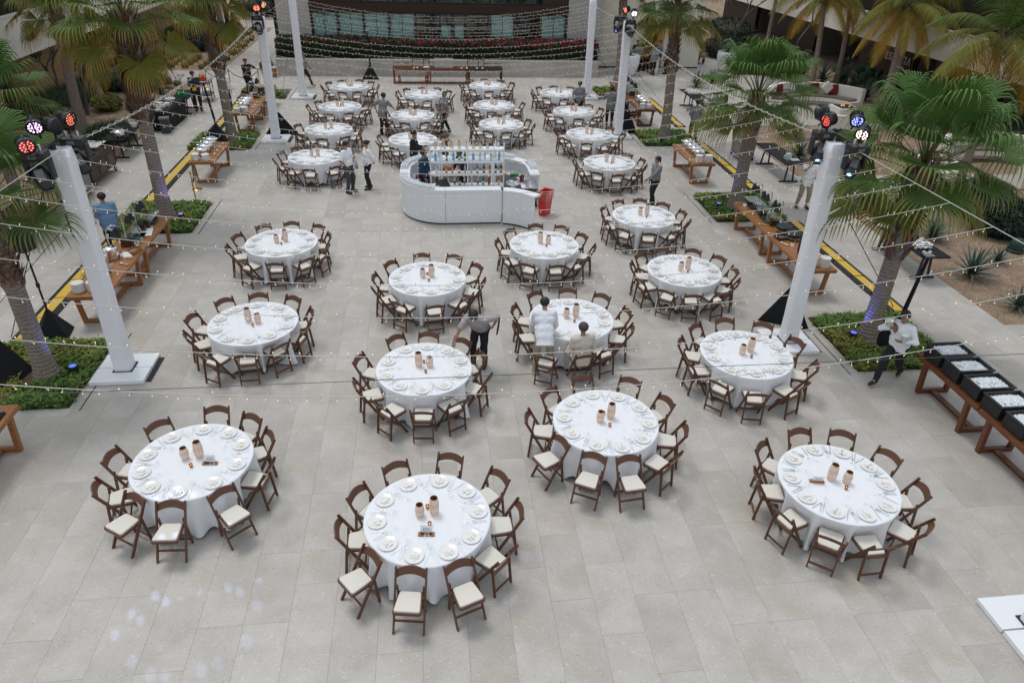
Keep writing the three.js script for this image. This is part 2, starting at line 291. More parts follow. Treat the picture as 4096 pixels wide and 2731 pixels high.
// ---------------------------------------------------------------- buildings
{
  // hotel block at the far end of the courtyard
  const b = thing('hotel_block', 'hotel block with tall dark framed windows behind the flowering hedge', 'building', [0, 0, -44.5]);
  part('wall', slab(-8.3, -6.45, 0, 7.2, 0, -.8), M.concrete, b); part('wall', slab(8.5, 10.6, 0, 7.2, 0, -.8), M.concrete, b);
  for (const q of [[-6.44, 8.49, 0, .86, -.05, -.5], [-8.28, -8.1, 0, 6.19, -.81, -12], [10.4, 10.58, 0, 6.19, -.81, -12], [-8.2, 10.5, 0, 6.19, -12.2, -12.02]]) part('wall', slab(...q), M.concrete, b); part('roof', slab(-8.2, 10.5, 6.2, 7.2, -.81, -12.2), M.concrete, b);
  part('floor', slab(-8.0, 10.3, 0, .1, -.85, -12), mat([.22, .2, .18], .5), b);
  part('ceiling', slab(-8.0, 10.3, 3.1, 3.3, -.85, -12), mat([.35, .33, .3], .9), b);
  const fascia = part('fascia', uvBox(slab(-6.44, 8.49, 3.06, 3.5, .12, -.6)), M.brownwood, b);
  for (let i = 0; i < 4; i++) part('plank', uvBox(slab(-6.42, 8.47, 3.07 + i * .108, 3.165 + i * .108, .121, .137)), M.brownwood, fascia);
  const mx = [-6.4, -4.93, -3.45, -2.0, -.5, .92, 2.4, 3.86, 5.34, 6.86, 8.44];
  const blind = mat([.58, .64, .64], .7), inner = mat([.06, .07, .07], .6);
  for (let i = 0; i < mx.length - 1; i++) {
    const x0 = mx[i], x1 = mx[i + 1];
    const w = part('window', [slab(x0 - .07, x0 + .07, .86, 3.05, -.02, -.14), slab(x0 + .07, x1 - .07, .861, .93, -.03, -.13), slab(x0 + .07, x1 - .07, 2.97, 3.049, -.03, -.13), ...(i === 4 || i === 5 ? [slab((x0 + x1) / 2 - .12, (x0 + x1) / 2 + .12, .93, 2.97, -.04, -.12)] : [slab((x0 + x1) / 2 - .015, (x0 + x1) / 2 + .015, .93, 2.97, -.05, -.11)])], M.blackmetal, b);
    part('pane', slab(x0 + .06, x1 - .06, .93, 2.97, -.075, -.083), M.pane, w);
    if (![4, 6, 8].includes(i)) part('roller_blind', slab(x0 + .09, x1 - .09, i === 5 ? .95 : i === 7 ? 1.75 : .94, i === 5 ? 2.35 : 2.96, -.24, -.25), blind, b);
    // upper storey window
    if (i > 1 && i < 9) { const u = part('window', [slab(x0 - .06, x0 + .06, 3.51, 5.4, -.05, -.17), slab(x0 + .06, x1 - .06, 3.511, 3.58, -.05, -.16), slab(x0 + .06, x1 - .06, 5.32, 5.399, -.05, -.16)], M.blackmetal, b); part('pane', slab(x0 + .05, x1 - .05, 3.58, 5.32, -.1, -.108), M.pane, u); }
  }
  part('window_post', slab(8.37, 8.49, .86, 3.05, -.02, -.14), M.blackmetal, b);
  part('spandrel', [uvBox(slab(-6.44, -3.53, 3.5, 6.19, -.1, -.3)), uvBox(slab(6.93, 8.49, 3.5, 6.19, -.1, -.3)), uvBox(slab(-3.52, 6.92, 5.41, 6.19, -.1, -.3))], M.brownwood, b);
  part('upper_floor', slab(-8.0, 10.3, 3.31, 3.45, -.6, -12), inner, b);
  // things standing inside, seen through the clear panes
  for (const [x, z] of [[2.9, -46.6], [3.2, -47.9], [4.6, -47.4], [6.1, -46.8]]) {
    const t = thing('indoor_table', `white square table inside the hotel block, ${x < 3 ? 'nearest the clear window' : x < 4 ? 'behind the nearest one' : x < 5 ? 'third from the left' : 'farthest right'}`, 'table', [x, .1, z], 8);
    part('tabletop', rbox(1.1, .04, .8, .015, 0, .74, 0), M.white, t); for (const [a, c] of [[-.5, -.35], [.5, -.35], [-.5, .35], [.5, .35]]) part('leg', cyl(.02, .02, .72, 8, a, .36, c), M.blackmetal, t);
  }
  // planter wall with capping, in stone panels
  const w = thing('retaining_wall', 'low pale stone retaining wall in front of the hedge', 'wall', [0, 0, -42.2]);
  part('core', slab(-8.2, 10.0, -.1, .80, -.02, -.4), M.concrete, w);
  const rr = rng(3); for (let i = 0; i < 14; i++) { const x0 = -8.22 + i * 1.302; const p = part('stone_panel', uvBox(at(rbox(1.296, .80, .03, .004), x0 + .65, .40, 0)), stoneMats[[3, 4, 1, 0][Math.floor(rr() * 4)]], w); p.name = i ? 'stone_panel_' + String(i).padStart(3, '0') : 'stone_panel'; }
  part('capping', uvBox(slab(-8.24, 10.02, .802, .86, .03, -.42)), M.stone, w);
  part('end_panel', uvBox(slab(10.0, 10.03, 0, .80, .01, -2.3)), stoneMats[3], w);
  part('planter_soil', slab(-8.1, 9.98, .3, .74, -.43, -2.2), M.soil, w);
  // pergola at the far left of the block
  const pg = thing('pergola', 'dark timber pergola with slatted roof beside the hotel block', 'pergola', [-9.4, 0, -46]);
  for (const z of [0, -4]) part('post', slab(-.12, .12, 0, 3.3, z - .12, z + .12), M.blackmetal, pg);
  part('beam', [slab(-.1, .1, 3.3, 3.55, .6, -5), slab(-3.1, -2.9, 3.3, 3.55, .6, -5)], M.blackmetal, pg); for (const z of [0, -4]) part('post', slab(-3.12, -2.88, 0, 3.3, z - .12, z + .12), M.blackmetal, pg);
  for (let i = 0; i < 12; i++) part('slat', slab(-3.6, .9, 3.552, 3.66, .5 - i * .48, .42 - i * .48), M.blackmetal, pg);
}
{
  // cream service wall with a timber door
  const b = thing('cream_block', 'plain cream block with an amber timber door, right of the hotel', 'building', [0, 0, -45.2]);
  for (const q of [[10.62, 13.55, 0, 6.5, 0, -.3], [14.75, 17.15, 0, 6.5, 0, -.3], [13.551, 14.749, 2.5, 6.5, 0, -.3], [16.85, 17.15, 0, 6.5, -.301, -7]]) part('wall', slab(...q), M.cream, b);
  const d = part('door', uvBox(slab(13.56, 14.74, .01, 2.49, -.08, -.14), 1, 1), mat([1.7, 1.45, .62], .45, { map: teakMap }), b);
  for (let i = 0; i < 7; i++) part('plank', uvBox(slab(13.57 + i * .167, 13.728 + i * .167, .02, 2.48, -.06, -.079), 1, 1), d.material, d);
  part('handle', rod(V(14.6, .9, -.03), V(14.6, 1.4, -.03), .012), M.steel, d);
  part('skirting', slab(10.7, 17.17, 0, .07, .02, .001), M.rubber, b);
  const lamp = part('wall_lamp', rbox(.26, .2, .12, .01, 13.2, 2.45, .06), M.blackmetal, b); part('lens', slab(13.1, 13.3, 2.36, 2.42, .121, .124), M.white, lamp);
}
function sideWing(name, label, cat, o) { // wing along z: timber wall, projecting white balcony, recess openings
  const s = o.s, b = thing(name, label, cat, [o.x, 0, 0]);
  const wallMat = o.wood; const sl = (x0, x1, y0, y1, z0, z1) => slab(s * x0, s * x1, y0, y1, z0, z1);
  for (const [za, zb] of o.timber) {
    const w = part('timber_wall', uvBox(sl(0, .3, 0, 2.6, za, zb)), wallMat, b);
    for (let i = 0; i < 13; i++) { const pl = part('plank', uvBox(sl(-.022, -.001, .03 + i * .198, .213 + i * .198, za, zb)), wallMat, w); pl.name = i ? 'plank_' + String(i).padStart(3, '0') : 'plank'; }
  }
  for (const [za, zb] of o.open) { const r = part('recess', [sl(3.5, 3.7, 0, 2.6, za, zb), sl(.31, 3.49, 0, 2.6, za + .12, za), sl(.31, 3.49, 0, 2.6, zb, zb - .12), sl(.1, 3.6, -.02, 0, za, zb)], o.recess, b); if (o.doors) part('doorway', sl(3.40, 3.49, 0, 2.2, za - (za - zb) * .25, zb + (za - zb) * .25), M.blackmetal, r); }
  part('balcony', sl(-o.out, 4.5, 2.45, 2.62, o.z0, o.z1), M.creamlight, b);
  const pr = part('parapet', sl(-o.out, -o.out + .18, 2.621, o.top, o.z0, o.z1), M.creamlight, b); part('coping', sl(-o.out - .02, -o.out + .2, o.top + .001, o.top + .05, o.z0, o.z1), M.creamlight, pr);
  part('upper_wall', sl(.6, .8, 2.62, 6.4, o.z0, o.z1), o.upper, b);
  for (let i = 0; i < o.nUp; i++) { const z = o.z0 - 3 - i * ((o.z0 - o.z1) / o.nUp), f = part('balcony_door', sl(.55, .599, 2.63, 4.9, z, z - 2.6), M.blackmetal, b); part('pane', sl(.535, .549, 2.72, 4.8, z - .08, z - 2.52), M.pane, f); }
  part('roof', sl(-o.out, 5, 6.4, 6.7, o.z0, o.z1), M.creamlight, b);
  return b;
}
sideWing('timber_wing', 'left hotel wing with tan timber slat wall and white balcony', 'building', { s: -1, x: -18.1, out: 1.4, top: 4.0, wood: M.tanwood, recess: mat([.10, .085, .07], .8), upper: mat([1, 1, 1], .6, { map: tanWoodMap }), timber: [[-15, -33.2], [-34.4, -40.5], [-44.1, -58]], open: [[-33.2, -34.4], [-40.5, -44.1]], z0: -15, z1: -58, nUp: 5 });
const rightWing = sideWing('timber_wing', 'right hotel wing with dark timber wall and white balcony', 'building', { s: 1, x: 27.5, out: 2, top: 3.78, wood: M.brownwood, recess: mat([.16, .15, .14], .8), upper: mat([.045, .04, .036], .7), timber: [[-12, -27], [-32, -37.2], [-39.0, -44.5], [-50.5, -58.3], [-60.8, -68]], open: [[-27, -32], [-37.2, -39.0], [-44.5, -50.5], [-58.3, -60.8]], z0: -12, z1: -72, nUp: 7, doors: 1 });
// ---- sign lettering on the right wing
const font = await new FontLoader().loadAsync('fonts/droid/droid_serif_regular.typeface.json');
const fontS = await new FontLoader().loadAsync('fonts/droid/droid_sans_regular.typeface.json');
{
  const sg = thing('wall_sign', 'raised silver wellness sign lettering on the dark timber wall', 'sign', [27.46, 0, -41.75], -90);
  const t1 = (s, size, f, x, y, gap) => { let cx = x; [...s].forEach(ch => { const g = new TextGeometry(ch, { font: f, size, depth: .03, curveSegments: 4, bevelEnabled: false }); g.computeBoundingBox(); part('letter', clean(g.translate(cx, y, 0)), M.steel, sg); cx += g.boundingBox.max.x - g.boundingBox.min.x + gap; }); };
  t1('ESENCIA', .40, font, 0, 1.30, .075); t1('WELLNESS', .16, fontS, .85, 1.02, .045);
}
// ---------------------------------------------------------------- tables, chairs, place settings
const TABLES = {
T2:[-0.2,-7.31,[[-0.71,-8.48,23],[0.19,-8.62,-19],[0.95,-8.12,-54],[1.17,-7.35,-87],[0.89,-6.5,-136],[0.17,-6.51,21],[-0.41,-6.47,-9],[-0.88,-6.74,-53],[-1.48,-7.22,91],[-1.28,-7.93,57]]],
T4:[6.23,-7.51,[[5.36,-8.47,42],[6.2,-8.8,3],[6.94,-8.68,-24],[7.47,-8.08,-64],[7.53,-7.25,-99],[7.1,-6.47,-139],[6.26,-6.18,-179],[5.53,-6.4,143],[5.03,-6.95,112],[4.97,-7.74,77]]],
T1:[-3.87,-8.84,[[-4.71,-9.82,42],[-3.82,-10.19,-1],[-3.15,-9.9,-34],[-2.76,-9.38,-63],[-2.63,-8.56,-102],[-3.33,-8.16,42],[-3.92,-7.99,-3],[-4.43,-8.15,-33],[-5.14,-8.32,106],[-5.2,-9.06,80]]],
T3:[2.9,-9.32,[[2.03,-10.26,40],[2.75,-10.67,8],[3.67,-10.51,-33],[4.18,-9.84,-68],[4.24,-8.97,-105],[3.83,-8.25,-139],[3.04,-8.43,6],[2.56,-8.52,-29],[2.13,-8.9,-63],[1.54,-9.54,76]]],
T5:[-0.23,-11.18,[[-0.83,-12.36,36],[-0.12,-12.46,-10],[0.58,-12.14,-39],[0.93,-11.56,-73],[0.97,-10.69,-116],[0.4,-10.05,-148],[-0.28,-9.8,175],[-1.04,-10.05,134],[-1.5,-10.7,104],[-1.52,-11.61,68]]],
T7:[6.26,-11.25,[[5.56,-12.4,38],[6.33,-12.63,-2],[7.12,-12.38,-27],[7.57,-11.66,-70],[7.5,-10.69,-116],[6.88,-10.03,-153],[5.95,-9.87,168],[5.29,-10.3,131],[4.97,-11.11,92],[5.04,-11.8,62]]],
T6:[2.96,-12.88,[[2.3,-14.1,34],[3.12,-14.23,-5],[3.89,-13.89,-42],[4.3,-13.11,-80],[4.19,-12.35,-106],[3.57,-11.65,-155],[2.98,-11.39,-173],[2.12,-11.41,154],[1.66,-12.61,88],[1.74,-13.42,70]]],
T8:[-3.78,-13.13,[[-4.63,-14.18,38],[-3.92,-14.4,8],[-3.1,-14.2,-34],[-2.62,-13.52,-76],[-2.64,-12.8,-109],[-3.05,-12.22,-136],[-3.71,-11.87,-175],[-4.49,-11.92,149],[-5.02,-12.66,116],[-5.15,-13.47,73]]],
T9:[-0.13,-15.0,[[-1.06,-15.91,48],[-0.27,-16.34,4],[0.58,-16.2,-29],[1.12,-15.63,-56],[1.21,-14.7,-103],[0.78,-13.99,-134],[0.04,-13.62,-171],[-0.84,-13.83,143],[-1.35,-14.37,113],[-1.41,-15.16,83]]],
T12:[6.23,-15.09,[[5.35,-16.06,37],[6.07,-16.4,4],[6.87,-16.25,-26],[7.42,-15.77,-58],[7.55,-15.02,-92],[7.35,-14.33,-120],[6.76,-13.82,-160],[6.03,-13.76,172],[5.41,-14.02,141],[4.94,-14.71,106],[4.96,-15.46,72]]],
T11:[2.96,-16.82,[[2.11,-17.8,40],[2.91,-18.15,2],[3.65,-17.98,-32],[4.13,-17.38,-63],[4.28,-16.53,-105],[3.8,-15.81,-144],[3.11,-15.51,-177],[2.32,-15.63,149],[1.79,-16.22,117],[1.7,-17.04,75]]],
T10:[-3.88,-17.28,[[-4.57,-18.43,32],[-3.83,-18.61,5],[-3.04,-18.35,-38],[-2.69,-17.68,-75],[-2.7,-16.85,-115],[-3.07,-16.23,-139],[-3.85,-16.0,-179],[-4.69,-16.19,144],[-5.2,-16.99,100],[-5.13,-17.76,67]]],
T13:[6.2,-18.71,[[5.12,-19.37,55],[5.7,-19.92,22],[6.44,-20.03,-5],[7.1,-19.66,-41],[7.49,-18.93,-81],[7.42,-18.15,-117],[6.83,-17.55,-153],[6.01,-17.39,168],[5.3,-17.74,138],[4.96,-18.52,99]]],
T14:[6.35,-23.74,[[5.71,-24.87,33],[6.51,-25.02,-1],[7.27,-24.68,-42],[7.66,-23.99,-81],[7.57,-23.24,-110],[7.12,-22.67,-139],[6.35,-22.37,-179],[5.64,-22.64,150],[5.14,-23.24,110],[5.1,-24.03,73]]],
T27:[-3.94,-24.63,[[-3.98,-23.2,176],[-3.11,-23.49,-146],[-2.61,-24.29,-104],[-2.68,-25.05,-76],[-3.14,-25.78,-35],[-3.99,-25.99,1],[-4.74,-25.74,31],[-5.2,-25.06,67],[-5.26,-24.15,111],[-4.71,-23.5,144]]],
T23:[-0.57,-26.77,[[-0.36,-25.45,-168],[0.35,-25.76,-136],[0.77,-26.49,-101],[0.72,-27.4,-64],[0.08,-27.93,-33],[-0.81,-28.18,15],[-1.5,-27.74,46],[-1.91,-27.08,82],[-1.85,-26.2,119],[-1.28,-25.58,144]]],
T15:[6.39,-27.4,[[6.02,-26.06,171],[6.81,-26.05,-164],[7.48,-26.6,-124],[7.82,-27.37,-85],[7.45,-28.23,-56],[6.83,-28.67,-21],[5.94,-28.68,19],[5.25,-28.23,53],[5.03,-27.35,88],[5.3,-26.62,119]]],
T26:[-3.86,-28.23,[[-3.97,-26.8,178],[-3.1,-27.05,-143],[-2.57,-27.77,-107],[-2.54,-28.56,-83],[-2.97,-29.26,-39],[-3.77,-29.57,2],[-4.58,-29.37,39],[-5.16,-28.77,60],[-5.19,-27.81,108],[-4.67,-27.11,139]]],
T20:[3.02,-28.97,[[3.12,-27.65,-173],[3.86,-27.94,-140],[4.38,-28.63,-98],[4.27,-29.51,-70],[3.75,-30.12,-33],[2.95,-30.38,0],[2.09,-29.97,44],[1.68,-29.24,77],[1.75,-28.46,110],[2.36,-27.82,153]]],
T22:[-0.61,-30.4,[[-0.94,-29.05,161],[-0.08,-29.15,-152],[0.6,-29.74,-125],[0.74,-30.59,-78],[0.39,-31.27,-44],[-0.3,-31.74,-16],[-1.15,-31.72,27],[-1.83,-31.02,70],[-2.0,-30.25,90],[-1.58,-29.45,131]]],
T16:[6.46,-31.08,[[6.42,-29.7,174],[7.2,-29.9,-145],[7.74,-30.49,-117],[7.82,-31.45,-73],[7.39,-32.17,-35],[6.6,-32.46,-5],[5.68,-32.28,27],[5.24,-31.63,64],[5.07,-30.69,103],[5.59,-30.05,145]]],
T25:[-3.76,-31.91,[[-4.12,-30.56,161],[-3.28,-30.64,-153],[-2.67,-31.08,-122],[-2.38,-31.94,-95],[-2.63,-32.76,-48],[-3.36,-33.18,-13],[-4.21,-33.23,12],[-4.84,-32.69,52],[-5.2,-31.91,89],[-4.85,-31.11,126]]],
T19:[3.0,-32.2,[[2.8,-30.89,175],[3.61,-30.97,-156],[4.25,-31.58,-112],[4.41,-32.46,-78],[3.95,-33.23,-49],[3.15,-33.56,-11],[2.34,-33.37,25],[1.75,-32.83,70],[1.65,-31.92,103],[2.07,-31.19,141]]],
T21:[-0.09,-34.32,[[0.03,-32.9,-172],[0.81,-33.33,-143],[1.29,-33.95,-104],[1.12,-34.88,-59],[0.56,-35.51,-33],[-0.17,-35.68,4],[-0.98,-35.35,43],[-1.4,-34.67,74],[-1.39,-33.77,109],[-0.79,-33.13,143]]],
T17:[6.41,-34.71,[[6.44,-33.29,-173],[7.29,-33.63,-140],[7.71,-34.29,-111],[7.71,-35.11,-74],[7.22,-35.89,-34],[6.36,-36.09,5],[5.55,-35.83,44],[5.1,-35.04,76],[5.07,-34.21,117],[5.61,-33.55,149]]],
T24:[-3.69,-35.92,[[-3.95,-34.56,166],[-3.23,-34.63,-160],[-2.59,-35.16,-130],[-2.28,-36.04,-83],[-2.69,-36.86,-45],[-3.32,-37.31,-13],[-4.2,-37.17,22],[-4.81,-36.67,56],[-5.06,-35.85,97],[-4.82,-35.04,124]]],
T18:[3.06,-36.29,[[3.03,-34.88,-176],[3.81,-35.12,-147],[4.35,-35.84,-107],[4.39,-36.76,-64],[3.84,-37.42,-30],[3.02,-37.69,-2],[2.23,-37.45,29],[1.71,-36.71,70],[1.69,-35.88,108],[2.18,-35.22,137]]]
};
const COLS = [['left-column', ['T1', 'T8', 'T10', 'T27', 'T26', 'T25', 'T24']], ['inner-left', ['T2', 'T5', 'T9', 'T23', 'T22', 'T21']], ['inner-right', ['T3', 'T6', 'T11', 'T20', 'T19', 'T18']], ['right-column', ['T4', 'T7', 'T12', 'T13', 'T14', 'T15', 'T16', 'T17']]];
const ORD = ['nearest', 'second', 'third', 'fourth', 'fifth', 'sixth', 'seventh', 'eighth', 'ninth', 'tenth', 'eleventh'];
const TNAME = {}; for (const [c, l] of COLS) l.forEach((t, i) => TNAME[t] = `${i === l.length - 1 ? 'farthest' : ORD[i]} ${c} table`);
// folding chair: origin on the floor below the top of the back, forward +z
const chairProto = (() => {
  const c = thing('folding_chair', '', ''); scene.remove(c); taken.delete('folding_chair');
  const rnd = .006;
  for (const s of [-1, 1]) part('long_leg', bar(V(s * .205, .80, 0), V(s * .205, 0, .45), .026, .046, V(1, 0, 0), rnd), M.chair, c);
  for (const s of [-1, 1]) part('rear_leg', bar(V(s * .176, .585, .135), V(s * .176, 0, .075), .024, .042, V(1, 0, 0), rnd), M.chair, c);
  // arched, curved back slat
  { const n = 10, P = [], idx = []; const W = .392;
    for (let i = 0; i <= n; i++) { const t = i / n, x = (t - .5) * W, a = 1 - 4 * (t - .5) * (t - .5), back = -.035 * a, top = .745 + .05 * a, bot = .655 + .045 * a;
      for (const [y, z] of [[top, 0], [bot, .058], [bot, .040], [top, -.018]]) P.push(x, y, (y > .72 ? .012 : .066) * 1 + back + (z < .03 && z !== .04 ? (z < 0 ? -.018 : 0) : (z === .04 ? -.018 : 0))); }
    for (let i = 0; i < n; i++) for (let k = 0; k < 4; k++) { const a = i * 4 + k, b = i * 4 + (k + 1) % 4, c2 = a + 4, d = b + 4; idx.push(a, c2, b, b, c2, d); }
    idx.push(0, 1, 2, 0, 2, 3); const e = n * 4; idx.push(e, e + 2, e + 1, e, e + 3, e + 2);
    const g = new THREE.BufferGeometry(); g.setAttribute('position', new THREE.Float32BufferAttribute(P, 3)); g.setIndex(idx); const h = g.toNonIndexed(); h.computeVertexNormals(); part('backrest', clean(h), M.chair, c); }
  const seatS = (w0, w1, l, r) => { const s = new THREE.Shape(); const a = w0 / 2, b = w1 / 2; s.moveTo(-a + r, 0); s.lineTo(a - r, 0); s.quadraticCurveTo(a, 0, a, r); s.lineTo(b, l - r); s.quadraticCurveTo(b, l, b - r, l); s.lineTo(-b + r, l); s.quadraticCurveTo(-b, l, -b, l - r); s.lineTo(-a, r); s.quadraticCurveTo(-a, 0, -a + r, 0); return s; };
  const ex = (s, d, bv) => new THREE.ExtrudeGeometry(s, { depth: d, bevelEnabled: true, bevelSize: bv, bevelThickness: bv, bevelOffset: -bv, bevelSegments: 2, curveSegments: 4 }).rotateX(Math.PI / 2).rotateZ(0);
  const fr = ex(seatS(.335, .385, .375, .04), .03, .008); fr.rotateX(R(-3)).translate(0, .452, .115); part('seat_frame', clean(fr), M.chair, c);
  const pd = ex(seatS(.295, .345, .335, .035), .028, .012); pd.rotateX(R(-3)).translate(0, .474, .135); part('seat_pad', clean(pd), M.pad, c);
  part('rear_rail', bar(V(-.165, .43, .118), V(.165, .43, .118), .045, .02, V(0, 1, 0), .004), M.chair, c);
  part('rear_stretcher', bar(V(-.165, .10, .086), V(.165, .10, .086), .036, .02, V(0, 1, 0), .004), M.chair, c);
  part('front_stretcher', bar(V(-.193, .16, .36), V(.193, .16, .36), .036, .02, V(0, 1, 0), .004), M.chair, c);
  return c;
})();
// draped round cloth for a table, pressed in where seats touch it
function clothGeo(cx, cz, chairs, seed) {
  const r = rng(seed), n = 168, rows = 13, H = .765, Rt = .915; const P = [], U = [], idx = [];
  const ph = [r() * 6.28, r() * 6.28, r() * 6.28], nf = 14 + Math.floor(r() * 4);
  const lim = chairs.filter(c => !c[3]).map(c => { const a = R(c[2]), fx = c[0] + Math.sin(a) * .49 - cx, fz = c[1] + Math.cos(a) * .49 - cz; return { a: Math.atan2(fx, fz), d: Math.hypot(fx, fz) }; });
  const hemN = Array.from({ length: 8 }, (_, i) => [3 + i * 2 + Math.floor(r() * 2), r() * 6.28]);
  const ring = (k, i) => {
    const a = i / n * Math.PI * 2; if (k < 3) { const rr = [0, .5, .885][k]; return [Math.sin(a) * rr, H, Math.cos(a) * rr]; }
    if (k === 3) return [Math.sin(a) * .91, H - .004, Math.cos(a) * .91];
    const t = (k - 4) / (rows - 4); // 0 at rim .. 1 at hem
    let fold = Math.sin(a * nf + ph[0] + 1.3 * Math.sin(a * 3 + ph[1])) * .6 + Math.sin(a * (nf * .5 | 0) + ph[2]) * .4; fold = Math.sign(fold) * Math.pow(Math.abs(fold), .8);
    let rad = Rt + .006 + t * .025 + fold * (.014 * sstep(0, .25, t) + .10 * t * t + .02 * t);
    let y = lerp(H - .02, .03, t);
    for (const l of lim) { let da = Math.atan2(Math.sin(a - l.a), Math.cos(a - l.a)); const w = sstep(.30, .17, Math.abs(da)) * sstep(.74, .50, y); const m = l.d - .03; if (rad > m) rad = lerp(rad, m, w); }
    let lift = 0; for (const [q, p] of hemN) lift += Math.sin(a * q + p); if (k >= rows - 1) y += Math.max(0, .025 + lift * .02) * (k === rows ? 1 : .6); if (k === rows) y = Math.max(y, .008);
    return [Math.sin(a) * rad, y, Math.cos(a) * rad];
  };
  for (let k = 0; k <= rows; k++) for (let i = 0; i <= n; i++) { const p = ring(k, i % n); P.push(...p); U.push(p[0] * .5 + p[1] * .3, p[2] * .5 + p[1] * .2); }
  for (let k = 0; k < rows; k++) for (let i = 0; i < n; i++) { const a = k * (n + 1) + i, b = a + 1, c = a + n + 1, d = c + 1; if (k) idx.push(a, c, b); idx.push(b, c, d); }
  const g = new THREE.BufferGeometry(); g.setAttribute('position', new THREE.Float32BufferAttribute(P, 3)); g.setAttribute('uv', new THREE.Float32BufferAttribute(U, 2)); g.setIndex(idx); g.computeVertexNormals(); return g;
}
const tableTopG = cyl(.905, .905, .03, 40, 0, .742, 0), tableLegG = cyl(.018, .018, .726, 8, 0, .363, 0);
// place setting pieces
const plateG = lathe([[0, .004], [.085, .004], [.1, .008], [.135, .018], [.1375, .0205], [.135, .022], [.1, .0125], [.085, .009], [0, .009]], 28);
const napkinG = (() => { const g = merge([rbox(.125, .012, .085, .005, 0, .006, 0), rbox(.122, .011, .05, .005, .002, .0165, -.012)]); return g; })();
const knifeG = merge([rbox(.018, .004, .125, .0018, 0, .004, .055), rbox(.014, .007, .11, .003, 0, .0045, -.062)]);
const butterG = merge([rbox(.016, .004, .075, .0018, 0, .004, .04), rbox(.012, .006, .08, .0025, 0, .0045, -.037)]);
const forkG = merge([rbox(.011, .005, .13, .002, 0, .004, -.035), rbox(.022, .004, .03, .0018, 0, .005, .04), ...[-.0085, -.0028, .0028, .0085].map(x => box(.0032, .003, .048, x, .007, .078))]);
const wineG = lathe([[0, .003], [.034, .003], [.035, .005], [.006, .011], [.0042, .03], [.0042, .088], [.012, .098], [.034, .125], [.038, .15], [.034, .185], [.029, .212], [.0278, .212], [.0328, .185], [.0368, .15], [.033, .127], [.01, .101], [0, .099]], 16);
const tumblerG = lathe([[0, .002], [.026, .002], [.033, .03], [.036, .062], [.034, .098], [.0328, .098], [.0348, .062], [.0318, .032], [.025, .008], [0, .008]], 16);
const vaseMap = (() => { // pierced rosette pattern
  const N = 256, K = 4; return texture(N, N, (u, v) => { const cu = (u * K) % 1 - .5, row = Math.floor(v * K), cv = (v * K) % 1 - .5; const rr = Math.hypot(cu, cv), a = Math.atan2(cv, cu) + (row % 2) * .3; const petal = Math.cos(a * 8) * .5 + .5; const hole = (rr > .09 && rr < .30 && petal > .74) || rr < .045 || (rr > .36 && rr < .46 && Math.cos(a * 16) > .35); return hole ? [.60, .44, .34] : [.93, .86, .80]; }); })();
vaseMap.repeat.set(3, 1);
const vaseMat = mat([1, .98, .95], .8, { map: vaseMap });
function vaseGeo(h, r) { const o = lathe([[0, 0], [r * .72, 0], [r * .78, .004], [r * .94, h * .25], [r, h * .5], [r * .93, h * .78], [r * .76, h * .985], [r * .74, h]], 24), i = lathe([[r * .74, h], [r * .70, h * .995], [r * .86, h * .78], [r * .9, h * .5], [r * .8, h * .2], [0, h * .16]], 24); return [o, i]; }
const vaseTall = vaseGeo(.31, .073), vaseShort = vaseGeo(.225, .068), vaseIn = mat([.36, .15, .045], .35);
const votiveG = lathe([[0, 0], [.021, 0], [.024, .01], [.029, .06], [.0275, .06], [.0225, .012], [0, .01]], 14), candleG = cyl(.018, .018, .02, 12, 0, .022, 0), flameG = new THREE.SphereGeometry(.004, 6, 6).scale(1, 2, 1).translate(0, .042, 0), flameM = glow([1, .55, .18], 5);
const signTex = (() => { const c = document.createElement('canvas'); c.width = 512; c.height = 288; const x = c.getContext('2d'); x.fillStyle = '#eef0f2'; x.fillRect(0, 0, 512, 288); x.fillStyle = '#3c4045'; x.font = 'bold 58px sans-serif'; x.textAlign = 'center'; x.fillText('RESERVED', 256, 150); x.fillText('RESERVADO', 256, 222); x.fillStyle = '#9aa0a6'; x.fillRect(40, 44, 120, 8); x.fillRect(360, 40, 60, 12); x.fillRect(430, 40, 36, 12); const t = new THREE.CanvasTexture(c); t.colorSpace = THREE.SRGBColorSpace; return t; })();
let nFork = 0, nKnife = 0; const farCut = [];
const put = (name, g, m, label, cat, x, y, z, turn, group) => solo(name, g, m, label, cat, [x, y, z], turn, group);
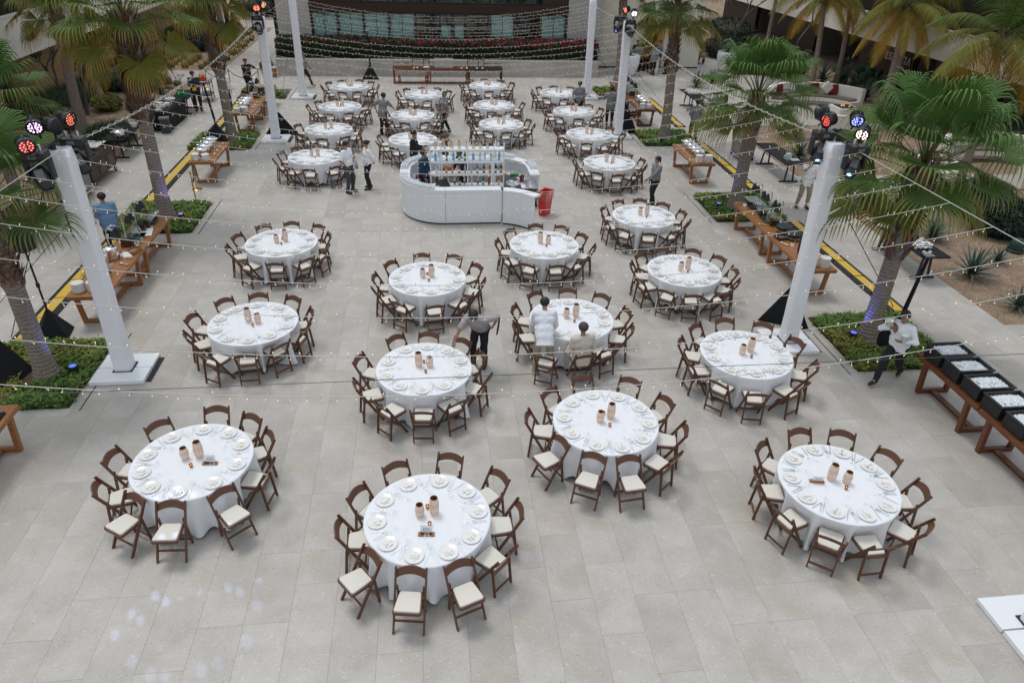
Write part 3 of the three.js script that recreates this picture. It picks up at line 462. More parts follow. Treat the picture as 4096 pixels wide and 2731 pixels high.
Object.entries(TABLES).forEach(([key, [cx, cz, ch]], ti) => {
  const tn = TNAME[key], r = rng(500 + ti * 13);
  const out = c => { const a = R(c[2]); return Math.sin(a) * (cx - c[0]) + Math.cos(a) * (cz - c[1]) < 0; };
  let list = ch.map(c => { const o = out(c), a = R(c[2]); return [c[0] + (o ? Math.sin(a) * .08 : 0), c[1] + (o ? Math.cos(a) * .08 : 0), c[2], o]; });
  // clockwise from above, starting at the chair nearest the camera
  list.forEach(c => { c.th = Math.atan2(c[0] - cx, c[1] - cz); }); list.sort((a, b) => b.th - a.th);
  let s = 0; list.forEach((c, i) => { if (Math.hypot(c[0], c[1]) < Math.hypot(list[s][0], list[s][1])) s = i; }); list = [...list.slice(s), ...list.slice(0, s)];
  const tb = thing('round_table', `round folding table under the white cloth of the ${tn}`, 'table', [cx, 0, cz], ti * 17, 'round dining tables');
  part('tabletop', tableTopG, M.tanwood, tb); for (const [a, b] of [[-.4, -.4], [.4, -.4], [-.4, .4], [.4, .4]]) part('leg', tableLegG, M.blackmetal, tb).position.set(a, 0, b);
  put('tablecloth', clothGeo(cx, cz, list, 900 + ti), M.cloth, `white floor-length cloth draped over the ${tn}`, 'tablecloth', cx, 0, cz, 0, 'white round tablecloths');
  const Y = .766;
  list.forEach((c, i) => copy(chairProto, 'folding_chair', [c[0], 0, c[1]], c[2], `brown folding chair with cream pad, ${i ? ORD[i] + ' clockwise from nearest' : 'the one nearest the camera'}, at ${tn}`, 'chair', 'folding chairs around the round tables'));
  const np = list.length, ev = Math.PI * 2 / np; let sx = 0, sy = 0; list.forEach((c, i) => { const d = c.th + i * ev; sx += Math.cos(d); sy += Math.sin(d); }); const base = Math.atan2(sy, sx);
  for (let i = 0; i < np; i++) {
    let d = list[i].th - (base - i * ev); d = Math.atan2(Math.sin(d), Math.cos(d)); const th = base - i * ev + clamp(d, -.3, .3) * .55 + (r() - .5) * .04;
    const pl = i ? ORD[i] + ' place clockwise from nearest' : 'the place nearest the camera', deg = th * 180 / Math.PI, at2 = (rad, side) => [cx + Math.sin(th) * rad + Math.cos(th) * side, cz + Math.cos(th) * rad - Math.sin(th) * side];
    const rp = .735 + (r() - .5) * .03; let [x, z] = at2(rp, 0);
    put('dinner_plate', plateG, M.china, `white dinner plate at ${pl}, ${tn}`, 'plate', x, Y, z, 0, 'dinner plates');
    const tw = deg + (r() - .5) * 16; put('napkin', napkinG, M.napkin, `folded cream napkin on plate at ${pl}, ${tn}`, 'napkin', x, Y + .009, z, tw, 'folded napkins');
    put('butter_knife', butterG, M.steel, `butter knife lying on the napkin at ${pl}, ${tn}`, 'knife', x, Y + .031, z, tw + 180 + (r() - .5) * 60, 'butter knives');
    const seat = (g, nm, lab, rad, side, tr) => { const [a, b] = at2(rad, side), n = nm === 'fork' ? nFork++ : nKnife++; if (n < 300) put('dinner_' + nm, g, M.steel, `${lab} at ${pl}, ${tn}`, nm, a, Y, b, tr, nm === 'fork' ? 'dinner forks' : 'dinner knives'); else { const q = g.clone(); q.rotateY(R(tr)).translate(a, Y, b); farCut.push(q); } };
    seat(knifeG, 'knife', 'steel dinner knife right of the plate', rp - .01, .175 + (r() - .5) * .01, deg + 180 + (r() - .5) * 10);
    seat(forkG, 'fork', 'inner steel fork left of the plate', rp - .01, -.168, deg + 180 + (r() - .5) * 8); seat(forkG, 'fork', 'outer steel fork left of the plate', rp, -.205, deg + 180 + (r() - .5) * 8);
    [x, z] = at2(.50 + (r() - .5) * .03, .12); put('wine_glass', wineG, M.glass, `clear wine glass at ${pl}, ${tn}`, 'glass', x, Y, z, 0, 'wine glasses');
    [x, z] = at2(.57, .20 + (r() - .5) * .02); put('water_tumbler', tumblerG, M.glass, `clear water tumbler at ${pl}, ${tn}`, 'glass', x, Y, z, 0, 'water tumblers');
  }
  // centrepiece: two pierced vases and candle cups
  const big = ti % 3 !== 1, dx = big ? .1 : -.1; const vases = [[vaseTall, 'tall', dx, -.06], [vaseShort, 'short', -dx * 1.1, .03 * (ti % 2 ? 1 : -1)]];
  for (const [g, w, a, b] of vases) { const v = thing('pierced_vase', `${w} pierced terracotta lantern vase on ${tn}`, 'vase', [cx + a, Y, cz + b], r() * 360, w + ' pierced vases'); part('shell', g[0], vaseMat, v); part('lining', g[1], vaseIn, v); }
  const vs = [[.03, .17, 'in front of the vases']]; if (r() < .6) vs.push([0, -.17, 'behind the vases']);
  for (const [a, b, w] of vs) { const v = thing('candle_cup', `amber glass candle cup ${w} on ${tn}`, 'candle', [cx + a, Y, cz + b], 0, 'amber candle cups'); part('cup', votiveG, M.amber, v); part('candle', candleG, M.wax, v); part('flame', flameG, flameM, v); }
  const sg = { T1: [.30, .12, -4], T2: [-.02, .34, -6], T4: [-.35, -.03, 170] }[key];
  if (sg) { const c = thing('reserved_sign', `small reserved card in a wooden stand on ${tn}`, 'sign', [cx + sg[0], Y, cz + sg[1]], sg[2]);
    part('stand', rbox(.23, .025, .07, .004, 0, .0125, 0), M.teak, c); part('name_strip', box(.16, .03, .006, 0, .036, .012), M.black, c); const hold = part('card_holder', box(.20, .135, .004, 0, .09, -.012).rotateX(R(-12)), M.glass, c);
    const cd = new THREE.PlaneGeometry(.17, .10); cd.translate(0, .098, -.0085).rotateX(R(-12)); part('card', clean(cd), mat([1, 1, 1], .7, { map: signTex }), hold); }
});
{ const m = mesh('table_cutlery', mergeGeometries(farCut.map(g => clean(g))), M.steel); stuff(m); m.userData.label = 'steel knives and forks beside the plates on the far tables'; m.userData.category = 'cutlery'; scene.add(m); }
// ---------------------------------------------------------------- white pillars, stage lights, light strings
function pillar(label, cx, cz, lean, dz, shaft = true) {
  const p = thing('white_pillar', label, 'pillar', [cx, 0, cz], 0, 'white fabric pillars');
  part('base_slab', rbox(1.04, .085, .50, .006, 0, .05, .275), M.whitegloss, p); part('base_slab', rbox(1.04, .075, .515, .006, 0, .045, -.262), M.whitegloss, p);
  part('foot_pad', slab(-.42, .62, .002, .018, -.44, .44), M.rubber, p);
  if (shaft) {
    const H = 4.62, n = 24, P = [], I = [], r = .05, w = .165; const sec = []; // rounded square, stretched cloth slightly waisted
    for (const [sx, sz, a0] of [[1, 1, 0], [-1, 1, 90], [-1, -1, 180], [1, -1, 270]]) for (let k = 0; k <= 3; k++) { const a = R(a0 + k * 30); sec.push([sx * (w - r) + Math.cos(a) * r, sz * (w - r) + Math.sin(a) * r]); }
    for (let j = 0; j <= n; j++) { const t = j / n, y = .09 + t * (H - .09), s = t > .985 ? .86 : 1 - .06 * Math.sin(Math.PI * t), wr = .0025 * Math.sin(t * 55); for (const [a, b] of sec) P.push(lean * t + a * s + wr, y, dz * t + b * s); }
    const m = sec.length; for (let j = 0; j < n; j++) for (let k = 0; k < m; k++) { const a = j * m + k, b = j * m + (k + 1) % m; I.push(a, a + m, b, b, a + m, b + m); }
    const top = n * m; for (let k = 1; k < m - 1; k++) I.push(top, top + k + 1, top + k);
    const g = new THREE.BufferGeometry(); g.setAttribute('position', new THREE.Float32BufferAttribute(P, 3)); g.setIndex(I); g.computeVertexNormals(); part('shaft', clean(g), M.lycra, p);
    part('foot_gap', slab(-.19, .20, .091, .096, -.19, .20), M.black, p);
  }
  return p;
}
pillar('white fabric pillar at front left beside the nearest palm', -6.33, -12.64, .13, .12); pillar('white fabric pillar at front right behind the round table', 8.02, -12.76, -.2, .1);
pillar('white fabric pillar at mid left with spotlight cluster', -6.16, -29.4, .1, .1); pillar('white fabric pillar at mid right with spotlight cluster', 8.2, -29.75, -.1, .1);
pillar('farthest white fabric pillar on the left', -6.12, -36.9, .05, 0); pillar('farthest white fabric pillar on the right', 8.3, -36.95, -.05, 0);
pillar('white pillar at the lower right corner, only its base in view', 8.11, -5.22, 0, 0);
const ledBlack = mat([.015, .017, .02], .38);
// LED wash light pointing along +z
function parLight(label, pos, dir, col, k, group) {
  const p = thing('par_light', label, 'stage light', pos, 0, group); p.quaternion.setFromUnitVectors(V(0, 0, 1), V(...dir).normalize());
  part('body', lathe([[0, -.10], [.06, -.10], [.085, -.08], [.095, .0], [.112, .03], [.116, .085], [.108, .09], [.106, .07], [0, .066]], 24).rotateX(Math.PI / 2), ledBlack, p);
  part('fins', Array.from({ length: 8 }, (_, i) => lathe([[.095, -.075 + i * .0125], [.107, -.072 + i * .0125], [.095, -.069 + i * .0125]], 20).rotateX(Math.PI / 2)), ledBlack, p);
  const y = new THREE.TorusGeometry(.135, .012, 6, 18, Math.PI).rotateY(Math.PI / 2).rotateX(Math.PI / 2); part('yoke', [y.translate(0, 0, 0), rod(V(.0, -.13, 0), V(0, -.22, 0), .018)], ledBlack, p);
  if (k) { const l = []; for (const [n, r] of [[1, 0], [6, .036], [12, .073]]) for (let i = 0; i < n; i++) { const a = i / n * 6.283; l.push(new THREE.CircleGeometry(.0135, 8).translate(Math.cos(a) * r, Math.sin(a) * r, .074)); } stuff(part('leds', l, glow(col, k), p)); part('front_disc', new THREE.CircleGeometry(.105, 20).translate(0, 0, .0715), ledBlack, p); }
  p.scale.setScalar(1.2); return p;
}
function movingHead(label, pos, head, col, k, group) { // clamp plate on top, yoke hanging, head tilted along dir
  const p = thing('moving_head_light', label, 'stage light', pos, 0, group);
  part('base', rbox(.30, .11, .22, .02, 0, .30, 0), ledBlack, p); part('clamp', [rod(V(-.08, .35, 0), V(-.08, .44, 0), .02), rod(V(.08, .35, 0), V(.08, .44, 0), .02)], M.steel, p); part('display', box(.10, .05, .004, 0, .30, .112), mat([.12, .14, .13], .2), p);
  const yk = part('yoke', [rbox(.045, .30, .12, .02, -.155, .12, 0), rbox(.045, .30, .12, .02, .155, .12, 0), rbox(.34, .05, .12, .02, 0, .235, 0)], ledBlack, p);
  const q = new THREE.Quaternion().setFromUnitVectors(V(0, 0, 1), V(...head).normalize());
  const h = part('head', lathe([[0, -.17], [.06, -.165], [.10, -.12], [.125, -.03], [.118, .06], [.088, .17], [.085, .185], [.075, .185], [.072, .165], [0, .160]], 20).rotateX(Math.PI / 2).scale(1, .88, 1).applyQuaternion(q), ledBlack, p);
  part('trim', rbox(.11, .03, .17, .012, 0, .106, .01).applyQuaternion(q), mat([.14, .14, .14], .35), h);
  part('lens', new THREE.CircleGeometry(.07, 18).translate(0, 0, .1625).applyQuaternion(q), k ? glow(col, k) : mat([.05, .07, .09], .05), h);
  p.scale.setScalar(1.2); return p;
}
const pipe = (label, x, y, za, zb) => solo('lighting_pipe', [rod(V(0, 0, za), V(0, 0, zb), .025, 12), rod(V(0, -.1, (za + zb) / 2), V(0, .0, (za + zb) / 2), .05, 10)], M.blackmetal, label, 'pipe', [x, y, 0], 0, 'lighting pipes');
pipe('black lighting pipe over the front left pillar', -6.28, 4.72, -11.72, -13.2); pipe('black lighting pipe over the front right pillar', 7.93, 4.72, -11.95, -13.6);
pipe('black lighting pipe over the mid left pillar', -6.02, 4.72, -28.5, -30.0); pipe('black lighting pipe over the mid right pillar', 8.05, 4.72, -28.7, -30.2);
parLight('wash light with red and pink leds on the front left pillar', [-6.42, 4.86, -11.94], [.55, -.25, .8], [1, .16, .14], 2.6); parLight('wash light glowing white and violet on the front left pillar', [-6.51, 5.0, -12.58], [.3, -.35, .88], [.85, .55, 1], 4.0);
parLight('unlit wash light, middle of the front left cluster', [-6.27, 4.98, -12.65], [.75, -.1, .3], 0, 0); parLight('wash light with an orange face on the front left pillar', [-6.18, 5.0, -12.98], [.95, -.1, .3], [1, .22, .12], 1.8);
movingHead('moving head hanging left of the front left pillar', [-6.36, 4.30, -12.02], [.35, -.85, .4], 0, 0); movingHead('moving head hanging right of the front left pillar', [-6.10, 4.30, -12.84], [.5, -.8, .35], 0, 0);
parLight('wash light facing away, left of the front right cluster', [7.83, 5.0, -13.4], [-.5, -.05, -.6], 0, 0); parLight('wash light with a red rim on the front right pillar', [7.71, 5.0, -12.9], [-.9, -.25, .25], [1, .1, .08], 2.2);
parLight('wash light glowing blue on the front right pillar', [8.32, 5.0, -12.98], [-.25, -.45, .86], [.25, .3, 1], 4.0); parLight('wash light with warm white leds on the front right pillar', [8.12, 4.9, -12.36], [-.55, -.35, .76], [1, .78, .62], 4.2);
movingHead('moving head with blue lens left of the front right pillar', [7.66, 4.36, -12.9], [-.3, -.55, .7], [.25, .55, 1], 3.5); movingHead('moving head with blue lens right of the front right pillar', [7.98, 4.30, -12.16], [-.5, -.5, .6], [.3, .65, 1], 3.5);
parLight('wash light with red leds on the mid left pillar', [-6.02, 5.0, -28.7], [.2, -.35, .9], [1, .2, .1], 4.5); parLight('wash light with amber leds on the mid left pillar', [-5.9, 5.05, -29.2], [.7, -.3, .6], [1, .5, .2], 2.5);
movingHead('moving head hanging from the mid left pillar', [-6.05, 4.3, -28.7], [.2, -.9, .3], 0, 0); movingHead('upper moving head on the mid left pillar', [-5.85, 4.85, -29.7], [.3, .3, .6], 0, 0);
parLight('wash light with white leds on the mid right pillar', [8.1, 5.0, -28.9], [-.1, -.35, .9], [1, .95, .85], 5); parLight('wash light with an orange face on the mid right pillar', [7.95, 5.05, -29.5], [-.8, -.2, .5], [1, .3, .15], 2.6);
movingHead('moving head hanging in front of the mid right pillar', [8.05, 4.3, -29.05], [.2, -.6, .7], 0, 0); movingHead('moving head behind the mid right pillar', [7.85, 4.3, -30.1], [-.6, -.6, .5], [.2, .4, 1], 1.5);
// ---- light strings: side lines carry the cross strings
const zs = [-6.0, -6.75, -7.6, -8.5, -9.4, -10.3, -11.1, -12.05, -13.2, -14.32, -15.4, -16.5, -17.5, -18.5, -19.55, -20.7, -21.65, -22.6, -23.6, -24.6, -25.5, -26.35, -27.3, -28.1, -29.2, -30.3, -31.3, -32.3, -33.3, -34.3, -35.3, -36.3];
const stops = [-5.2, -12.6, -29.5, -37]; const lineY = z => { for (let i = 0; i < 3; i++) if (z <= stops[i] && z >= stops[i + 1]) { const L = stops[i] - stops[i + 1], t = (stops[i] - z) / L; return 4.62 - 4 * t * (1 - t) * [.0, .40, .1][i]; } return 4.62; };
const wireM = mat([.60, .59, .55], .5), bulbM = glow([1, .68, .38], 2.6), stemM = mat([.70, .68, .62], .4);
const NUMW = 'first second third fourth fifth sixth seventh eighth ninth tenth eleventh twelfth thirteenth fourteenth fifteenth sixteenth seventeenth eighteenth nineteenth twentieth twenty-first twenty-second twenty-third twenty-fourth twenty-fifth twenty-sixth twenty-seventh twenty-eighth twenty-ninth thirtieth thirty-first thirty-second'.split(' ');
const cableM = mat([.10, .105, .11], .4, { metalness: .6 });
const LX = -6.15, RX = 7.95;
for (const [lab, x, a, b] of [['left', LX, 0, 3], ['right', RX, 0, 3]]) {
  const pts = []; for (let z = -5.2; z >= -37; z -= .53) pts.push(V(x, lineY(z) + .01, z));
  const s = thing('support_line', `white support line along the ${lab} row of pillars`, 'cable', [0, 0, 0], 0, 'support lines'); part('cable', tube(pts, .006, 160, 5), wireM, s);
  const r = rng(x > 0 ? 5 : 6), w = []; for (let z = -12.7; z >= -29; z -= .022) { const k = z / .5; w.push(V(x + Math.cos(k * 9) * .03, lineY(z) + Math.sin(k * 9) * .03 + .012, z)); } part('wound_string', tube(w, .005, 900, 4), wireM, s);
}
zs.forEach((z, i) => {
  const r = rng(300 + i), zl = z + (r() - .5) * .12, zr = z + (r() - .5) * .12, yl = lineY(zl), yr = lineY(zr), sag = .72 + (r() - .5) * .1;
  const at2 = t => V(lerp(LX, RX, t), lerp(yl, yr, t) - 4 * t * (1 - t) * sag, lerp(zl, zr, t));
  const s = thing('light_string', `string of warm bulbs across the courtyard, ${i < 1 ? 'nearest the camera' : i === zs.length - 1 ? 'farthest from the camera' : NUMW[i] + ' from the camera'}`, 'string lights', [0, 0, 0], 0, 'string lights over the courtyard');
  part('wire', tube(Array.from({ length: 25 }, (_, k) => at2(k / 24)), i > 12 ? .0042 : .0046, 48, 5), wireM, s);
  const n = 92, bl = [], st = [];
  for (let k = 0; k < n; k++) { const t = (k + .5 + (r() - .5) * .5) / n, p = at2(t), up = r() < .28, dir = V((r() - .5) * .9, up ? 1 : -1, (r() - .5) * .9).normalize(), l = .035 + r() * .012, e = p.clone().addScaledVector(dir, l); st.push(rod(p, e, .0045, 5)); const q = e.clone().addScaledVector(dir, .004); bl.push(new THREE.OctahedronGeometry(.005, 1).scale(1, 1.3, 1).translate(q.x, q.y, q.z)); }
  stuff(part('bulb_stems', st, stemM, s)); stuff(part('bulbs', bl, bulbM, s));
});
solo('steel_cable', rod(V(-7.2, 4.6, -5.3), V(9.2, 4.6, -5.3), .0032, 6), cableM, 'plain dark steel cable stretched across in front of the strings', 'cable');
// guy straps behind the pillars
const strap = (label, a, b, w = .05) => solo('black_strap', bar(V(...a), V(...b), w, .008, V(0, 0, 1)), M.blackcloth, label, 'strap');
strap('black guy strap slanting past the nearest left palm', [-6.6, 3.2, -13.2], [-9.9, .05, -12.6], .06); strap('thin black guy strap behind the long left buffet', [-6.5, 4.4, -12.7], [-9.2, .03, -14.1], .03);
strap('black guy strap behind the far left pillar, left one', [-6.3, 3.0, -37.2], [-9.2, .05, -38.4]); strap('black guy strap behind the far left pillar, right one', [-6.3, 3.0, -37.1], [-7.3, .05, -38.0]);
strap('black guy strap behind the far right pillar, right one', [8.45, 3.0, -37.1], [11.8, .05, -37.6]); strap('black guy strap behind the far right pillar, left one', [8.45, 3.0, -37.1], [9.9, .05, -37.2]);
strap('black guy strap crossing to the yellow cable ramp', [8.2, 3.6, -13.0], [11.5, .05, -14.2], .04); strap('black guy strap beside the mid right pillar', [8.4, 3.0, -30.0], [11.5, .05, -31.0], .04);
// truncated black skirts behind the pillars
function skirt(label, x, z, h, pts, stand) {
  const s = thing('tripod_skirt', label, 'skirt', [x, 0, z]); const P = [], n = pts.length; for (let i = 0; i < n; i++) { const a = pts[i], b = pts[(i + 1) % n]; for (const q of [[a[0], .01, a[1]], [b[0], .01, b[1]], [b[0] * .06, h, b[1] * .06], [a[0], .01, a[1]], [b[0] * .06, h, b[1] * .06], [a[0] * .06, h, a[1] * .06]]) P.push(...q); }
  const g = new THREE.BufferGeometry(); g.setAttribute('position', new THREE.Float32BufferAttribute(P, 3)); g.computeVertexNormals(); part('cover', clean(g), M.blackcloth, s); return s;
}
const tri = (r, a0) => [0, 120, 240].map(a => [Math.sin(R(a + a0)) * r, Math.cos(R(a + a0)) * r]);
function lightStand(label, x, z, h, r, a0, arm, armor) { const s = skirt(label, x, z, .75, tri(r, a0)); s.name = numbered('light_stand'); s.userData.category = 'light stand';
  part('pole', rod(V(0, .7, 0), V(...arm), .05, 8, .035), M.blackcloth, s); const f = part('flood_lamp', rbox(.26, .04, .16, .01, arm[0], arm[1] + .03, arm[2]), M.blackmetal, s); part('lamp_glass', box(.22, .004, .12, arm[0], arm[1] + .052, arm[2]), mat([.7, .75, .78], .2), f); return s; }
lightStand('black skirted light stand in front of the hedge', -3.05, -41.45, 2.5, .55, 180, [0, 2.45, 0]); lightStand('black skirted light stand behind the walking chef', 10.55, -12.65, 2.3, .62, 150, [-.1, 2.25, .25]); lightStand('black skirted light stand against the third left palm', -8.3, -29.0, 2.4, .7, 40, [-.15, 2.3, .1]);
skirt('black fabric wedge behind the front right pillar', 8.3, -13.6, 1.0, [[-.55, -.2], [.5, .35], [.5, -.5]]); skirt('black fabric wedge behind the mid left pillar', -6.1, -30.2, .9, [[-.6, .1], [.75, .1], [.1, -.5]]); skirt('black fabric wedge behind the mid right pillar', 8.5, -30.4, 1.4, [[-.3, .2], [.7, .2], [.2, -.4]]); skirt('black fabric wedge left of the nearest left palm', -8.7, -12.75, .95, [[-.6, -.8], [.5, -.1], [.3, .75], [-.6, .5]]);
// loudspeaker on a skirted stand, left
{ const s = skirt('black skirt of the loudspeaker stand beside the left buffet', -8.36, -14.25, .62, [[-.45, -.05], [.30, -.25], [.38, .28], [-.2, .35]]); part('pole', rod(V(0, .5, 0), V(0, 2.02, 0), .022), M.blackmetal, s); part('collar', cyl(.04, .04, .08, 10, 0, 1.2, 0), M.blackmetal, s);
  const l = thing('loudspeaker', 'black loudspeaker on a pole left of the front left pillar', 'speaker', [-8.36, 2.02, -14.25], -25); part('cabinet', prism([[-.17, -.14], [.17, -.14], [.17, .13], [.1, .17], [-.1, .17], [-.17, .13]], 0, .55, .012), M.black, l); part('grille', rbox(.27, .48, .02, .006, 0, .275, .172), mat([.02, .02, .022], .8), l); part('handle', rbox(.16, .02, .05, .008, 0, .556, -.02), M.rubber, l);
  const l2 = thing('loudspeaker', 'black loudspeaker standing on the long right buffet', 'speaker', [9.72, .8, -15.75], -100); part('cabinet', prism([[-.17, -.14], [.17, -.14], [.17, .13], [.1, .17], [-.1, .17], [-.17, .13]], 0, .55, .012), M.black, l2); part('grille', rbox(.27, .48, .02, .006, 0, .275, .172), mat([.02, .02, .022], .8), l2); }
// yellow-black cable ramps
function ramps(lab, x, za, zb) { const n = Math.round((za - zb) / .95); for (let i = 0; i < n; i++) { const z = za - .475 - i * (za - zb) / n; const c = thing('cable_ramp', `${lab}, ${i === 0 ? 'nearest' : i === n - 1 ? 'farthest' : ORD[i]} section`, 'cable ramp', [x, 0, z], 0, 'yellow and black cable ramps');
  part('ramp', prism([[-.26, -.46], [.26, -.46], [.26, .46], [-.26, .46]].map(p => p), .002, .012).clone(), M.rubber, c); for (const q of [-1, 1]) part('ramp_edge', bar(V(q * .19, .03, -.46), V(q * .19, .03, .46), .13, .03, V(1, -q * .35, 0)), M.rubber, c);
  part('lid', rbox(.25, .05, .92, .008, 0, .035, 0), M.yellow, c);  } }
ramps('yellow cable ramp beside the long left buffet', -8.92, -13.95, -19.7); ramps('yellow cable ramp before the gold stanchions', -8.92, -22.35, -27.9); ramps('yellow cable ramp by the far left buffet', -8.92, -30.5, -36.4);
ramps('yellow cable ramp beside the long right buffet', 11.52, -13.95, -19.8); ramps('yellow cable ramp behind the second right buffet', 11.5, -22.45, -28.6); ramps('yellow cable ramp by the far right buffet', 11.52, -31.2, -37.0);
// uplights in the planting squares
for (const [lab, x, z, c, aim, k] of [['blue uplight in the nearest left planting square', -7.3, -12.6, [.10, .22, 1], [-7.76, 1.8, -12.46], 3], ['blue uplight in the second left planting square', -7.5, -20.85, [.30, .22, 1], [-8.05, 1.6, -21.2], 3.5], ['unlit uplight in the third left planting square', -7.35, -29.05, 0], ['blue uplight in the nearest right planting square', 9.62, -12.8, [.12, .16, 1], [10.03, 1.5, -12.85], 4], ['blue uplight in the second right planting square', 9.5, -21.1, [.12, .18, 1], [10.18, 1.5, -21.37], 1.5], ['unlit uplight in the third right planting square', 9.8, -28.7, 0]]) {
  const u = thing('uplight', lab, 'uplight', [x, -.03, z]); part('can', cyl(.085, .085, .19, 18, 0, .13, 0), M.black, u); part('bracket', box(.03, .04, .2, 0, .02, 0), M.blackmetal, u);
  part('lens', new THREE.CircleGeometry(.07, 16).rotateX(-Math.PI / 2).translate(0, .2265, 0), c ? glow(c, 1.3) : mat([.03, .03, .04], .1), u);
  if (c) { const l = new THREE.SpotLight(lin(...c), k, 5, .5, .6, 2); l.position.set(x, .24, z); l.target.position.set(...aim); l.castShadow = true; l.shadow.radius = 3; scene.add(l, l.target); }
}

// patterned beams of the two front left moving heads on the paving
{ const beam = (o, x, z, k) => { const l = new THREE.SpotLight(lin(.36, .52, 1), k, 30, .0095, .5, 2); l.position.set(...o); l.target.position.set(x, 0, z); l.castShadow = true; scene.add(l, l.target); };
  for (const [x, z] of [[-3.67, -7.09], [-3.46, -7.15], [-3.26, -7.19], [-3.05, -7.16], [-2.65, -7.05], [-4.01, -6.88], [-3.67, -6.88], [-3.46, -6.92], [-3.04, -6.93], [-2.86, -6.85], [-3.83, -6.77], [-4.23, -6.6], [-4.08, -6.49], [-4.34, -6.29], [-3.99, -5.88], [-3.69, -5.66], [-3.51, -5.63], [-3.08, -5.66], [-2.9, -5.76], [-2.6, -6.04], [-2.57, -6.58]]) beam([-6.29, 4.13, -11.94], x, z, 110);
  for (const [x, z] of [[-4.6, -11.96], [-4.23, -11.88], [-3.89, -12.13], [-3.68, -11.88], [-4.35, -11.97], [-4.08, -11.68]]) beam([-6.0, 4.14, -12.77], x, z, 30); }
